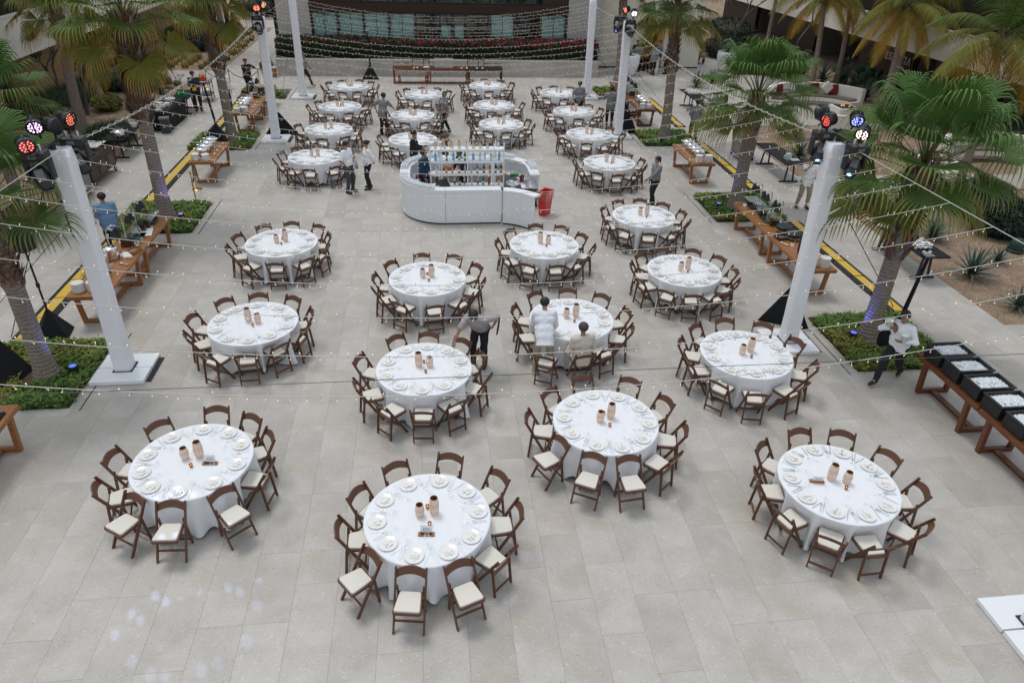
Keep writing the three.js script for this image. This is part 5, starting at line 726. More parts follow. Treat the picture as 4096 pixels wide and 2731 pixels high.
for (const [lab, x, z, r] of [['larger steel soup kettle on the long left buffet', -7.72, -16.4, .17], ['smaller steel soup kettle on the long left buffet', -7.76, -15.98, .14]]) { const k = thing('soup_kettle', lab, 'kettle', [x, .8, z]); part('pot', lathe([[0, .0], [r * .95, .0], [r, .02], [r, .27], [r * 1.05, .285], [r * .95, .285], [0, .27]], 26), M.chrome, k); part('lid', lathe([[r * .97, .286], [r * .8, .315], [r * .5, .325], [0, .328]], 26), M.chrome, k); part('knob', cyl(.02, .015, .03, 10, 0, .343, 0), M.black, k); part('dial', cyl(.025, .025, .03, 10).rotateZ(Math.PI / 2).translate(r, .07, 0), M.black, k); }
for (const [lab, x, z] of [['black round roaster pan, farther on the long right buffet', 9.82, -17.25], ['black round roaster pan, nearer on the long right buffet', 9.86, -16.75]]) { const k = thing('roaster_pan', lab, 'roaster', [x, .8, z], 20); part('pan', lathe([[0, .07], [.19, .07], [.225, .10], [.23, .15], [.22, .15], [0, .13]], 28), M.black, k); part('lid', lathe([[.232, .151], [.23, .175], [.2, .20], [.1, .215], [0, .218]], 28), M.black, k); part('stand', new THREE.TorusGeometry(.19, .01, 6, 24).rotateX(Math.PI / 2).translate(0, .065, 0), M.steel, k); for (const a of [0, 120, 240]) part('leg', rod(V(Math.cos(R(a)) * .19, 0, Math.sin(R(a)) * .19), V(Math.cos(R(a)) * .18, .07, Math.sin(R(a)) * .18), .008), M.steel, k); part('handle', rbox(.1, .02, .03, .008, .25, .17, 0), M.black, k); }
{ const k = thing('cutlery_box', 'wooden box of cutlery on the long right buffet', 'box', [9.55, .8, -16.78], 10); part('box', [uvBox(box(.34, .012, .24, 0, .006, 0)), box(.34, .07, .012, 0, .035, .12), box(.34, .07, .012, 0, .035, -.12), box(.012, .07, .228, .164, .035, 0), box(.012, .07, .228, -.164, .035, 0)], M.darkwood, k); for (let i = 0; i < 6; i++) part('spoon', bar(V(-.1 + i * .04, .05, -.08), V(-.09 + i * .04, .06, .08), .02, .01, V(1, 0, 0)), M.steel, k);
  const k2 = thing('cutlery_tray', 'open wooden tray of cutlery on the long left buffet', 'tray', [-7.33, .8, -16.75], -6); part('tray', [uvBox(box(.22, .012, .34, 0, .006, 0)), box(.22, .08, .012, 0, .04, .17), box(.22, .08, .012, 0, .04, -.17), box(.012, .08, .33, .105, .04, 0), box(.012, .08, .33, -.105, .04, 0)], M.teak, k2); for (let i = 0; i < 4; i++) part('fork', bar(V(-.06 + i * .035, .05, -.12), V(-.05 + i * .035, .06, .11), .018, .01, V(1, 0, 0)), M.steel, k2);
  const g = new THREE.SphereGeometry(.14, 18, 12); const p = g.attributes.position, r = rng(12); for (let i = 0; i < p.count; i++) { const y = p.getY(i), s = 1 + .25 * Math.sin(p.getX(i) * 40) * Math.cos(p.getZ(i) * 33); p.setXYZ(i, p.getX(i) * s, Math.max(0, y) * .55 * s, p.getZ(i) * 1.2 * s); } g.computeVertexNormals(); solo('crumpled_cloth', clean(g), M.napkin, 'crumpled white cloth on the long left buffet', 'cloth', [-7.45, .8, -16.55], 20); solo('folded_cloth', rbox(.3, .03, .5, .012, 0, .02, 0), M.napkin, 'folded cream cloth beneath the left glass shelf', 'cloth', [-7.42, .8, -17.95], 12);
  [['on the long left buffet, nearer', -7.38, -17.25], ['on the long left buffet, farther', -7.36, -17.1], ['on the long right buffet, nearer', 9.62, -16.3], ['on the long right buffet, farther', 9.5, -19.25]].forEach(([n, x, z]) => solo('price_card', bar(V(0, 0, .025), V(0, .075, 0), .10, .004, V(1, 0, 0)), M.white, `small white label card ${n}`, 'card', [x, .8, z], -40)); }
// black ice tubs
{ const r = rng(66), tub = (lab, z) => { const t = thing('ice_tub', lab, 'tub', [10.2, .8, z], 0, 'black tubs of crushed ice'); const w = .345, d = .225, h = .27; part('tub', [slab(-w, w, 0, .02, -d, d), slab(-w, -w + .02, .02, h, -d, d), slab(w - .02, w, .02, h, -d, d), slab(-w + .02, w - .02, .02, h, -d, -d + .02), slab(-w + .02, w - .02, .02, h, d - .02, d)], M.black, t); part('rim', [rbox(w * 2 + .05, .03, .045, .01, 0, h + .01, d), rbox(w * 2 + .05, .03, .045, .01, 0, h + .01, -d), rbox(.045, .03, d * 2 - .046, .01, w, h + .01, 0), rbox(.045, .03, d * 2 - .046, .01, -w, h + .01, 0)], M.black, t);
  const q = [slab(-w + .021, w - .021, .02, .205, -d + .021, d - .021)]; for (let i = 0; i < 900; i++) { const x = (r() - .5) * (w * 2 - .07), zz = (r() - .5) * (d * 2 - .07), hump = .07 * (1 - Math.pow(Math.abs(x) / w, 2)) * (1 - Math.pow(Math.abs(zz) / d, 2)); q.push(new THREE.OctahedronGeometry(.011 + r() * .014).rotateX(r() * 6).rotateY(r() * 6).translate(x, (.205 + hump * .8 + r() * .015), zz)); } stuff(part('crushed_ice', q, phys([.90, .93, .95], .3, { transmission: .15, thickness: 0 }), t));
  return t; };
  ['farthest', 'second from the far end', 'middle', 'fourth from the far end', 'nearest'].forEach((n, i) => { const z = -10.64 + i * .56; tub(`black tub of crushed ice, ${n} on the right tables`, z); if (i < 3) { const b = solo('ice_scoop_bowl', lathe([[0, 0], [.04, .002], [.07, .03], [.068, .03], [.04, .006], [0, .005]], 18).rotateZ(R(-18)), M.china, `white bowl half sunk in the ${n} ice tub`, 'bowl', [10.02, 1.035, z - .02]); } }); }
// black catering tables on the side walks
function catering(label, x, z0, z1, h = .76) { const L = z0 - z1, t = thing('black_folding_table', label, 'table', [x, 0, (z0 + z1) / 2], 0, 'black folding tables'); part('tabletop', rbox(.78, .045, L, .01, 0, h - .022, 0), M.blackcloth, t); for (const s of [-1, 1]) { const z = s * (L / 2 - .3); const f = part('foot', rbox(.72, .05, .06, .012, 0, .03, z), M.blackmetal, t); for (const k of [-1, 1]) part('leg', bar(V(k * .16, .05, z), V(k * .10, h - .045, z - s * .05), .05, .045, V(1, 0, 0)), M.blackmetal, f); } return t; }
catering('black folding table with cups and bowls on right gravel edge', 13.3, -15.46, -17.95); catering('black folding table behind the man with a tablet', 13.15, -23.35, -26.05); catering('farthest black folding table on the right walk', 13.15, -33.9, -35.6); catering('far right black folding table, nearer one', 13.15, -31.7, -33.85); catering('black folding table next to the grill', -11.42, -26.75, -28.9); catering('black folding table behind the cup table on the left', -10.9, -33.3, -35.0);
{ const t = thing('draped_table', 'black draped table stacked with white cups on the left', 'table', [-11.1, 0, -31.95]); part('tabletop', rbox(.82, .03, 2.5, .01, 0, .765, 0), M.blackcloth, t); const P = []; part('drape', prism([[-.43, -1.27], [.43, -1.27], [.47, -.4], [.43, .2], [.46, .8], [.44, 1.27], [-.43, 1.27]], .01, .749), M.blackcloth, t); }
const bowlG = lathe([[0, 0], [.03, 0], [.035, .01], [.062, .05], [.066, .062], [.062, .062], [.032, .016], [0, .012]], 18), mugG = lathe([[0, 0], [.03, 0], [.04, .02], [.043, .07], [.040, .07], [.036, .02], [0, .01]], 14);
const heap = (name, lab, cat, g, x, y, z, nx, nz, ny, step, grp) => { for (let i = 0; i < nx; i++) for (let j = 0; j < nz; j++) for (let k = 0; k < ny - ((i + j) % 3 === 2 ? 1 : 0); k++) solo(name, g, M.china, lab.replace('#', k ? 'upper' : 'bottom') + `, ${i ? ORDX[i] : 'first'} column, ${j ? ORDX[j] : 'front'} row`, cat, [x + i * step, y + k * step * .55, z - j * step], 0, grp); };
heap('white_mug', 'white mug on the left draped table, #', 'mug', mugG, -11.4, .78, -30.85, 6, 4, 1, .09, 'mugs on the draped table'); heap('white_bowl', 'white bowl on the left draped table, #', 'bowl', bowlG, -11.36, .78, -31.35, 4, 2, 2, .135, 'bowls on the draped table');
plateStack('wide plate stack on the left draped table', -11.25, .78, -31.85, 12); plateStack('second wide plate stack on the left draped table', -10.95, .78, -31.8, 12);
{ const bw = thing('mixing_bowl', 'large white bowl of cutlery on the left draped table', 'bowl', [-11.0, .78, -32.5]); part('bowl', lathe([[0, 0], [.1, 0], [.13, .02], [.2, .13], [.21, .15], [.2, .15], [.12, .03], [0, .02]], 26), M.china, bw); const r = rng(2); for (let i = 0; i < 14; i++) part('utensil', rod(V((r() - .5) * .1, .06, (r() - .5) * .1), V((r() - .5) * .34, .22 + r() * .08, (r() - .5) * .34), .007), M.steel, bw);
  const cr = thing('green_crate', 'green plastic crate on the left black table', 'crate', [-10.85, .76, -33.65], 10); part('crate', [box(.4, .015, .3, 0, .01, 0), box(.4, .24, .015, 0, .13, .15), box(.4, .24, .015, 0, .13, -.15), box(.015, .24, .285, .19, .13, 0), box(.015, .24, .285, -.19, .13, 0)], mat([.01, .22, .06], .5), cr); for (let i = 0; i < 5; i++) part('cutlery', rod(V(-.12 + i * .06, .03, 0), V(-.14 + i * .07, .33, .05), .01), M.steel, cr);
  const gb = thing('grey_bin', 'dark grey waste bin in front of the draped table', 'bin', [-10.75, 0, -30.5], 8); part('body', prism([[-.17, -.13], [.17, -.13], [.17, .13], [-.17, .13]], 0, .6, .012).scale(1, 1, 1), mat([.05, .055, .06], .6), gb); part('liner', rbox(.37, .09, .29, .02, 0, .60, 0), phys([.3, .33, .35], .3, { transmission: .5, thickness: 0 }), gb);
  const ex = thing('fire_extinguisher', 'red fire extinguisher beside the black table on the left', 'extinguisher', [-10.95, 0, -29.1]); part('tank', lathe([[0, 0], [.085, 0], [.09, .02], [.09, .40], [.07, .45], [.03, .49], [0, .49]], 18), M.red, ex); part('valve', [cyl(.025, .03, .06, 10, 0, .52, 0), bar(V(0, .56, -.02), V(0, .58, .12), .03, .015, V(1, 0, 0))], M.black, ex); part('label', cyl(.091, .091, .16, 18, 0, .22, 0, true), mat([.12, .35, .6], .5), ex); part('hose', tube([V(.03, .52, 0), V(.12, .45, .02), V(.12, .2, .03)], .012, 12, 6), M.black, ex); }
// charcoal grill cart
{ const g = thing('charcoal_grill', 'brown steel charcoal grill cart on the left walk', 'grill', [-11.45, 0, -24.75], -2);
  part('cabinet', [slab(-.42, .42, .22, .84, -.95, .95)], mat([.09, .05, .035], .5, { metalness: .4 }), g); part('firebox', [slab(-.42, .42, .841, .90, -.95, -.90), slab(-.42, .42, .841, .90, .90, .95), slab(-.42, -.37, .841, .90, -.9, .9), slab(.37, .42, .841, .90, -.9, .9)], M.blackmetal, g);
  for (const [z, w] of [[-.55, .5], [.1, .45]]) { const d = part('door', rbox(.02, .42, w, .005, .432, .50, z), mat([.12, .065, .045], .45, { metalness: .4 }), g); part('window', rbox(.01, .22, w * .55, .003, .445, .52, z), mat([.02, .025, .03], .08), d); }
  for (const z of [.5, .62, .74]) part('knob', cyl(.03, .03, .03, 12).rotateZ(Math.PI / 2).translate(.445, .74, z), M.black, g);
  const r = rng(7), q = [], e = []; for (let i = 0; i < 130; i++) (r() < .06 ? e : q).push(new THREE.DodecahedronGeometry(.028 + r() * .02, 0).rotateX(r() * 6).translate((r() - .5) * .66, .87 + r() * .03, .1 + r() * .75)); stuff(part('charcoal', q, mat([.04, .04, .042], .95), g)); stuff(part('embers', e, glow([1, .3, .05], 1.6), g));
  const gr = part('raised_grate', Array.from({ length: 16 }, (_, i) => rod(V(-.38, 1.08, -.75 + i * .05), V(.38, 1.08, -.75 + i * .05), .007, 5)), M.steel, g); stuff(gr); for (const x of [-.4, .4]) part('lift_post', rod(V(x, .84, -.4), V(x, 1.35, -.4), .015), M.blackmetal, g);
  for (const [a, b] of [[-.36, -.85], [.36, -.85], [-.36, .85], [.36, .85]]) { part('leg', rod(V(a, .1, b), V(a, .22, b), .02), M.blackmetal, g); const w = part('wheel', new THREE.TorusGeometry(.075, .028, 8, 18).rotateY(Math.PI / 2).translate(a + .03, .105, b), M.rubber, g); part('hub', cyl(.05, .05, .03, 14).rotateZ(Math.PI / 2).translate(a + .03, .105, b), M.steel, w); }
  for (const x of [-.3, .42]) { part('ladder_rail', bar(V(x, .3, -1.02), V(x * .7, 1.5, -.85), .03, .03), M.blackmetal, g); }
  for (let i = 0; i < 4; i++) solo('wood_log', rod(V(-.18, 0, 0), V(.18, .02, .04), .05, 8), mat([.12, .07, .045], .9), `split log, ${ORD[i]} in the pile on the grill`, 'log', [-11.5 + i * .05, .95 + (i % 2) * .09, -25.45 + (i >> 1) * .1], i * 20, 'logs on the grill'); }
for (const [lab, x, z] of [['silver chafing lid on the black table by the grill', -11.25, -27.1]]) copy(chafer, 'chafing_dish', [x, .76, z], 30, lab, 'chafing dish', 'chafing dishes');
{ const b = thing('black_pot', 'black pot on the table by the grill', 'pot', [-11.5, .76, -27.7]); part('pot', lathe([[0, 0], [.2, 0], [.22, .18], [.2, .18], [0, .02]], 22), M.black, b); part('handle', new THREE.TorusGeometry(.07, .012, 6, 12, Math.PI).translate(0, .17, .2), M.black, b); const t = thing('plastic_tub', 'clear plastic tub at the end of the black table', 'tub', [-11.2, .76, -28.5]); part('tub', lathe([[0, 0], [.1, 0], [.13, .16], [.14, .165], [.125, .16], [.095, .01], [0, .01]], 20), phys([.9, .92, .94], .3, { transmission: .6, thickness: 0 }), t); part('lip', new THREE.TorusGeometry(.135, .008, 6, 20).rotateX(Math.PI / 2).translate(0, .163, 0), M.white, t); }
// service trolley behind the left helper
{ const t = thing('service_trolley', 'grey service trolley beside the helper with a yellow cloth', 'trolley', [-10.55, 0, -36.4], 8); for (const y of [.28, .82]) part('shelf', rbox(.55, .05, 1.0, .015, 0, y, 0), mat([.12, .125, .13], .5), t); for (const [a, b] of [[-.24, -.46], [.24, -.46], [-.24, .46], [.24, .46]]) { part('post', rod(V(a, .12, b), V(a, .95, b), .022), mat([.1, .1, .1], .4), t); part('wheel', new THREE.TorusGeometry(.045, .02, 6, 12).rotateY(Math.PI / 2).translate(a, .065, b), M.rubber, t); } const b = thing('orange_bag', 'orange red bag on the service trolley', 'bag', [-10.6, .85, -36.3]); part('bag', rbox(.3, .34, .22, .06, 0, .17, 0), mat([.65, .09, .02], .6), b); part('strap', new THREE.TorusGeometry(.09, .012, 6, 12, Math.PI).translate(0, .34, 0), mat([.4, .05, .02], .7), b); }
// gold stanchions with rope
const stanchion = (label, x, z) => { const s = thing('gold_stanchion', label, 'stanchion', [x, 0, z], 0, 'gold rope stanchions'); part('base', lathe([[0, 0], [.16, 0], [.16, .012], [.12, .03], [.03, .045], [0, .05]], 24), M.brass, s); part('post', cyl(.022, .022, .9, 12, 0, .48, 0), M.brass, s); part('finial', lathe([[0, .92], [.03, .92], [.035, .94], [.03, .955], [.018, .965], [.034, .985], [.03, 1.01], [0, 1.02]], 14), M.brass, s); };
const ropeM = mat([.02, .025, .05], .9); const rope = (label, a, b, sag) => solo('black_rope', tube([0, .25, .5, .75, 1].map(t => V(lerp(a[0], b[0], t), .9 - 4 * t * (1 - t) * sag, lerp(a[1], b[1], t))), .018, 24, 8), ropeM, label, 'rope');
stanchion('gold stanchion nearest, beside the second left planting square', -7.48, -22.4); stanchion('gold stanchion in front of the plate stacks on the left', -7.75, -23.55); rope('black rope between the two nearer gold stanchions', [-7.48, -22.4], [-7.75, -23.55], .42);
stanchion('gold stanchion far left by the cactus path', -11.14, -38.8); stanchion('gold stanchion behind the man in white', -10.0, -38.8); stanchion('gold stanchion behind the cook in black', -8.5, -38.6); rope('black rope, left span at the far stanchions', [-11.14, -38.8], [-10.0, -38.8], .35); rope('black rope, right span at the far stanchions', [-10.0, -38.8], [-8.5, -38.6], .35);
// bowls and cups on the right tables
heap('white_bowl', 'white bowl on the near right black table, #', 'bowl', bowlG, 13.0, .76, -16.0, 4, 4, 2, .138, 'bowls on the near right table'); heap('white_mug', 'white mug on near right black table, #', 'mug', mugG, 13.02, .76, -17.05, 5, 5, 1, .095, 'mugs on the near right table'); heap('steel_cup', 'small steel cup on near right black table, #', 'cup', mugG, 13.05, .76, -15.62, 3, 2, 1, .09, 'cups on the near right table');
heap('white_bowl', 'white bowl on the farthest right black table, #', 'bowl', bowlG, 12.9, .76, -34.3, 4, 6, 2, .138, 'bowls on the farthest right table'); plateStack('plate stack on the far right black table', 13.0, .76, -32.2, 12); plateStack('second plate stack on the far right black table', 13.3, .76, -32.3, 12); plateStack('low plate stack on the far right black table', 13.1, .76, -32.6, 12);
{ const g = new THREE.SphereGeometry(.2, 20, 12), p = g.attributes.position; for (let i = 0; i < p.count; i++) { const s = 1 + .2 * Math.sin(p.getX(i) * 30 + p.getY(i) * 20) * Math.cos(p.getZ(i) * 28); p.setXYZ(i, p.getX(i) * s, Math.max(0, p.getY(i)) * .5 * s, p.getZ(i) * 1.3 * s); } g.computeVertexNormals(); solo('plastic_wrap', clean(g), phys([.85, .87, .88], .25, { transmission: .35, thickness: 0 }), 'clear plastic wrapping heap on the near right black table', 'plastic', [13.15, .76, -16.72], 30); solo('plastic_wrap', clean(g.clone()), phys([.85, .87, .88], .25, { transmission: .2, thickness: 0 }), 'white bundle at the far end of near right black table', 'plastic', [13.1, .76, -17.6], 80);
  const j = thing('white_pitcher', 'white pitcher with blue lid on the right black table', 'pitcher', [13.05, .76, -23.85]); part('body', lathe([[0, 0], [.1, 0], [.115, .22], [.11, .22], [.09, .01], [0, .01]], 20), M.white, j); part('lid', lathe([[.118, .221], [.11, .25], [0, .255]], 20), mat([.25, .5, .55], .5), j); part('handle', new THREE.TorusGeometry(.07, .014, 6, 14, Math.PI).rotateZ(Math.PI / 2).translate(-.1, .12, 0), M.white, j); const tr = thing('steel_tray', 'shallow steel tray on the right black table', 'tray', [13.25, .76, -23.75]); part('tray', rbox(.3, .05, .22, .015, 0, .025, 0), M.steel, tr); part('rim', rbox(.33, .008, .25, .003, 0, .052, 0), M.steel, tr);
  const c = thing('storage_cabinet', 'grey storage cabinet on wheels behind the right black table', 'cabinet', [12.55, 0, -26.6], 0); part('body', rbox(.6, 1.5, .9, .02, 0, .95, 0), mat([.20, .20, .195], .6), c); part('frame', [box(.66, .05, .96, 0, .17, 0)], M.steel, c); for (const [a, b] of [[-.28, -.4], [.28, -.4], [-.28, .4], [.28, .4]]) part('wheel', new THREE.TorusGeometry(.05, .022, 6, 12).rotateY(Math.PI / 2).translate(a, .072, b), M.rubber, c); part('door', rbox(.01, 1.4, .8, .004, -.305, .95, 0), mat([.24, .24, .235], .5), c);
  const c2 = thing('storage_cabinet', 'grey cabinet on wheels hidden behind the front left pillar', 'cabinet', [-11.3, 0, -22.9], 0); part('body', rbox(.7, 1.0, 1.0, .02, 0, .68, 0), mat([.22, .22, .215], .6), c2); part('frame', box(.76, .05, 1.06, 0, .15, 0), M.steel, c2); for (const [a, b] of [[-.28, -.4], [.28, -.4], [-.28, .4], [.28, .4]]) part('wheel', new THREE.TorusGeometry(.045, .02, 6, 12).rotateY(Math.PI / 2).translate(a, .065, b), M.rubber, c2);
  const sm = thing('smoker_cart', 'dark smoker cart behind the nearest left palm', 'grill', [-11.2, 0, -19.6], 0); part('box', rbox(.7, .5, 1.1, .03, 0, .7, 0), mat([.05, .03, .025], .5), sm); part('grate', rbox(.6, .03, 1.0, .01, 0, .97, 0), M.blackmetal, sm); for (const [a, b] of [[-.28, -.45], [.28, -.45], [-.28, .45], [.28, .45]]) { part('leg', rod(V(a, .1, b), V(a, .45, b), .02), M.blackmetal, sm); part('wheel', new THREE.TorusGeometry(.05, .02, 6, 12).rotateY(Math.PI / 2).translate(a, .07, b), M.rubber, sm); } part('stair_rail', [rod(V(.4, .1, .3), V(.1, 1.5, -.2), .015), rod(V(.4, .1, .6), V(.1, 1.5, .1), .015)], M.steel, sm); }
// green garden speakers
for (const [lab, x, z] of [['dark green garden speaker in the left gravel', -13.0, -37.6], ['dark green garden speaker in the right gravel', 17.35, -17.35]]) { const g = thing('garden_speaker', lab, 'speaker', [x, -.02, z]); part('dome', lathe([[0, .42], [.12, .40], [.18, .33], [.2, .22], [.2, .12]], 20), mat([.01, .045, .035], .6), g); part('base', lathe([[.21, .1], [.24, .06], [.24, 0], [0, 0]], 20), mat([.01, .045, .035], .6), g); part('neck', cyl(.12, .12, .06, 14, 0, .11, 0), M.black, g); }
// wooden cart, stool, potted planter by the far walls
{ const c = thing('luggage_cart', 'low black cart with wooden crate at the cream wall corner', 'cart', [17.8, 0, -47.2]); part('deck', rbox(.7, .06, 1.2, .02, 0, .42, 0), M.black, c); part('crate', uvBox(rbox(.5, .28, .6, .01, 0, .6, 0)), M.teak, c); for (const [a, b] of [[-.3, -.45], [.3, -.45], [-.3, .45], [.3, .45]]) part('wheel', new THREE.TorusGeometry(.13, .05, 8, 16).rotateY(Math.PI / 2).translate(a, .19, b), M.rubber, c); const s = thing('wooden_stool', 'small wooden crate stool by the end of the retaining wall', 'stool', [-8.45, 0, -41.9]); part('seat', uvBox(rbox(.46, .05, .46, .01, 0, .47, 0)), M.concrete, s); part('box', uvBox(slab(-.21, .21, 0, .44, -.21, .21)), M.teak, s); }
for (const [lab, x, z] of [['big white round planter by the staff group', 12.05, -43.0], ['big white round planter behind the right fan palm', 18.7, -44.4]]) { const p = thing('white_planter', lab, 'planter', [x, 0, z]); part('pot', lathe([[0, 0], [.34, 0], [.46, .12], [.60, .55], [.64, .9], [.60, 1.12], [.56, 1.15], [.53, 1.12], [.56, .9], [0, .85]], 30), M.whitegloss, p); part('soil', cyl(.54, .54, .05, 24, 0, 1.0, 0), M.soil, p); }
// ---------------------------------------------------------------- palms and plants
const leafGold = phys([1.22, 1.05, .8], .62, { vertexColors: true, transmission: .2, thickness: 0, specularIntensity: .45 }), leafM = phys([1, 1, 1], .62, { vertexColors: true, transmission: .2, thickness: 0, specularIntensity: .45 }), frondM = phys([1, 1, 1], .7, { vertexColors: true, transmission: .25, thickness: 0, specularIntensity: .35 });
function geoFrom(P, C, I) { const g = new THREE.BufferGeometry(); g.setAttribute('position', new THREE.Float32BufferAttribute(P, 3)); g.setAttribute('color', new THREE.Float32BufferAttribute(C, 3)); g.setIndex(I); const h = g; h.computeVertexNormals(); return h; }
// palmate leaf: stalk from the origin rising at elev degrees toward +z, pleated blade, drooping tips
function fanLeaf(seed, elev, age, Rb = 1.02) {
  const r = rng(seed), P = [], C = [], I = [], e = R(elev);
  const Lp = 1.0 + r() * .35; let p = V(0, 0, 0), d = V(0, Math.sin(e), Math.cos(e)); const sideV = V(1, 0, 0);
  const gcol = age < .35 ? [.075, .165, .032] : age < .7 ? [.082, .155, .027] : [.13, .155, .026], tip = age < .3 ? [.26, .34, .10] : age < .7 ? [.34, .32, .08] : [.46, .27, .05];
  const stalk = []; const st = 6; for (let i = 0; i <= st; i++) { stalk.push(p.clone()); p = p.clone().addScaledVector(d, Lp / st); d.y -= .055 * (1 - Math.max(-.2, Math.sin(e)) * .6); d.normalize(); }
  { const base = P.length / 3; stalk.forEach((q, i) => { const w = lerp(.028, .012, i / st); for (const [a, b] of [[-w, 0], [0, w * .6], [w, 0], [0, -w * .5]]) { P.push(q.x + a, q.y + b, q.z); const t = .8 + r() * .1; C.push(.10 * t, .13 * t, .035 * t); } }); for (let i = 0; i < st; i++) for (let k = 0; k < 4; k++) { const a = base + i * 4 + k, b = base + i * 4 + (k + 1) % 4; I.push(a, b, a + 4, b, b + 4, a + 4); } }
  const t = d.clone(), n = t.clone().cross(sideV).normalize().multiplyScalar(-1); if (n.y < 0 && elev < 60) n.multiplyScalar(-1);
  const N = 40, span = R(118 + r() * 16), S = 9;
  for (let i = 0; i < N; i++) {
    const f = (i + .5) / N * 2 - 1, a = f * span, len = Rb * (.80 + .2 * Math.cos(a * .7)) * (.92 + r() * .14), u = t.clone().multiplyScalar(Math.cos(a)).addScaledVector(sideV, Math.sin(a)).addScaledVector(n, .10 + .28 * Math.abs(f) * Math.abs(f)).normalize();
    if (r() < .04) continue; const across = t.clone().multiplyScalar(-Math.sin(a)).addScaledVector(sideV, Math.cos(a)); let q = stalk[st].clone(), dir = u.clone(); const hw0 = span / N * 1.02, bend = .65 + r() * .5 + age * .25; const base = P.length / 3;
    const tw = .85 + r() * .3, dry = age * .5 + r() * .35;
    for (let s = 0; s <= S; s++) {
      const x = s / S, hw = x < .5 ? hw0 * len * x : hw0 * len * .5 * Math.pow(Math.max(0, 1 - (x - .5) / .5), .7) * .72 + .0014, fold = hw * .55;
      for (const [k, o] of [[-1, 0], [0, -1], [1, 0]]) { P.push(q.x + across.x * hw * k + n.x * fold * o, q.y + across.y * hw * k + n.y * fold * o, q.z + across.z * hw * k + n.z * fold * o); const y = sstep(.5 - dry * .12, 1.04, x) * clamp(dry * 1.3, .3, 1), b = tw * (k ? 1 : .92); C.push(lerp(gcol[0], tip[0], y) * b, lerp(gcol[1], tip[1], y) * b, lerp(gcol[2], tip[2], y) * b); }
      dir.lerp(V(0, -1, 0), clamp(sstep(.40, .72, x) * .52 * bend, 0, .8)).normalize(); q = q.clone().addScaledVector(dir, len / S);
    }
    for (let s = 0; s < S; s++) for (let k = 0; k < 2; k++) { const m = base + s * 3 + k; I.push(m, m + 3, m + 1, m + 1, m + 3, m + 4); }
  }
  return geoFrom(P, C, I);
}
const fanClass = [[78, .05], [60, .15], [43, .28], [26, .42], [8, .55], [-13, .75], [-36, .95]].map(([e, a], i) => [0, 1].map(k => fanLeaf(1000 + i * 10 + k, e, a)));
const trunkMap = (() => { const n = fbm(6, 4, 61), n2 = vnoise(64, 62), n3 = vnoise(128, 5); return texture(256, 512, (u, v) => { const ring = Math.abs(((v * 26 + n(u, v) * 1.1) % 1) - .5) * 2; const t = clamp(.35 + ring * .35 + (n2(u, v) - .5) * .35 + (n3(u, v) - .5) * .3, 0, 1); return [lerp(.36, .66, t), lerp(.325, .61, t), lerp(.295, .56, t)]; }); })();
const trunkBump = (() => { const n = fbm(6, 4, 61), n2 = vnoise(128, 62); return texture(256, 512, (u, v) => { const ring = Math.abs(((v * 26 + n(u, v) * 1.1) % 1) - .5) * 2; const t = ring * .7 + n2(u, v) * .3; return [t, t, t]; }, false); })();
const trunkM = mat([1, 1, 1], .9, { map: trunkMap, bumpMap: trunkBump, bumpScale: .018 }), bootM = mat([1, 1, 1], .9, { vertexColors: true });
function trunkGeo(pts, rad, seg = 28, k = 18) { const c = new THREE.CatmullRomCurve3(pts), P = [], U = [], I = [], L = c.getLength(); for (let j = 0; j <= seg; j++) { const t = j / seg, q = c.getPointAt(t), r0 = rad(t); for (let i = 0; i <= k; i++) { const a = i / k * 6.2832; P.push(q.x + Math.cos(a) * r0, q.y, q.z + Math.sin(a) * r0); U.push(i / k, t * L / 2.2); } } for (let j = 0; j < seg; j++) for (let i = 0; i < k; i++) { const a = j * (k + 1) + i; I.push(a, a + k + 1, a + 1, a + 1, a + k + 1, a + k + 2); } const g = new THREE.BufferGeometry(); g.setAttribute('position', new THREE.Float32BufferAttribute(P, 3)); g.setAttribute('uv', new THREE.Float32BufferAttribute(U, 2)); g.setIndex(I); g.computeVertexNormals(); return g; }
// old leaf bases wrapped round the upper trunk
function boots(pts, rad, t0, t1, n, seed, out = 1) { const c = new THREE.CatmullRomCurve3(pts), r = rng(seed), P = [], C = []; for (let i = 0; i < n; i++) { const t = lerp(t0, t1, (i + r() * .6) / n), q = c.getPointAt(t), r0 = rad(t) * .94, a = i * 2.3999 + r() * .3, l = (.16 + r() * .13) * out, w = .055 + r() * .03, ca = Math.cos(a), sa = Math.sin(a), op = .05 + r() * .10 * out; const A = [q.x + ca * r0 - sa * -w, q.y, q.z + sa * r0 + ca * -w], B = [q.x + ca * r0 - sa * w, q.y, q.z + sa * r0 + ca * w], M1 = [q.x + ca * (r0 + .035), q.y + l * .35, q.z + sa * (r0 + .035)], T = [q.x + ca * (r0 + op) - sa * (r() - .5) * .06, q.y + l, q.z + sa * (r0 + op) + ca * (r() - .5) * .06]; const b = .6 + r() * .6, gr = r() < .3; const col = gr ? [.22 * b, .19 * b, .17 * b] : [.17 * b, .095 * b, .055 * b]; for (const z of [A, B, M1, A, M1, T, M1, B, T]) { P.push(...z); C.push(...col); } } const g = new THREE.BufferGeometry(); g.setAttribute('position', new THREE.Float32BufferAttribute(P, 3)); g.setAttribute('color', new THREE.Float32BufferAttribute(C, 3)); g.computeVertexNormals(); return g; }
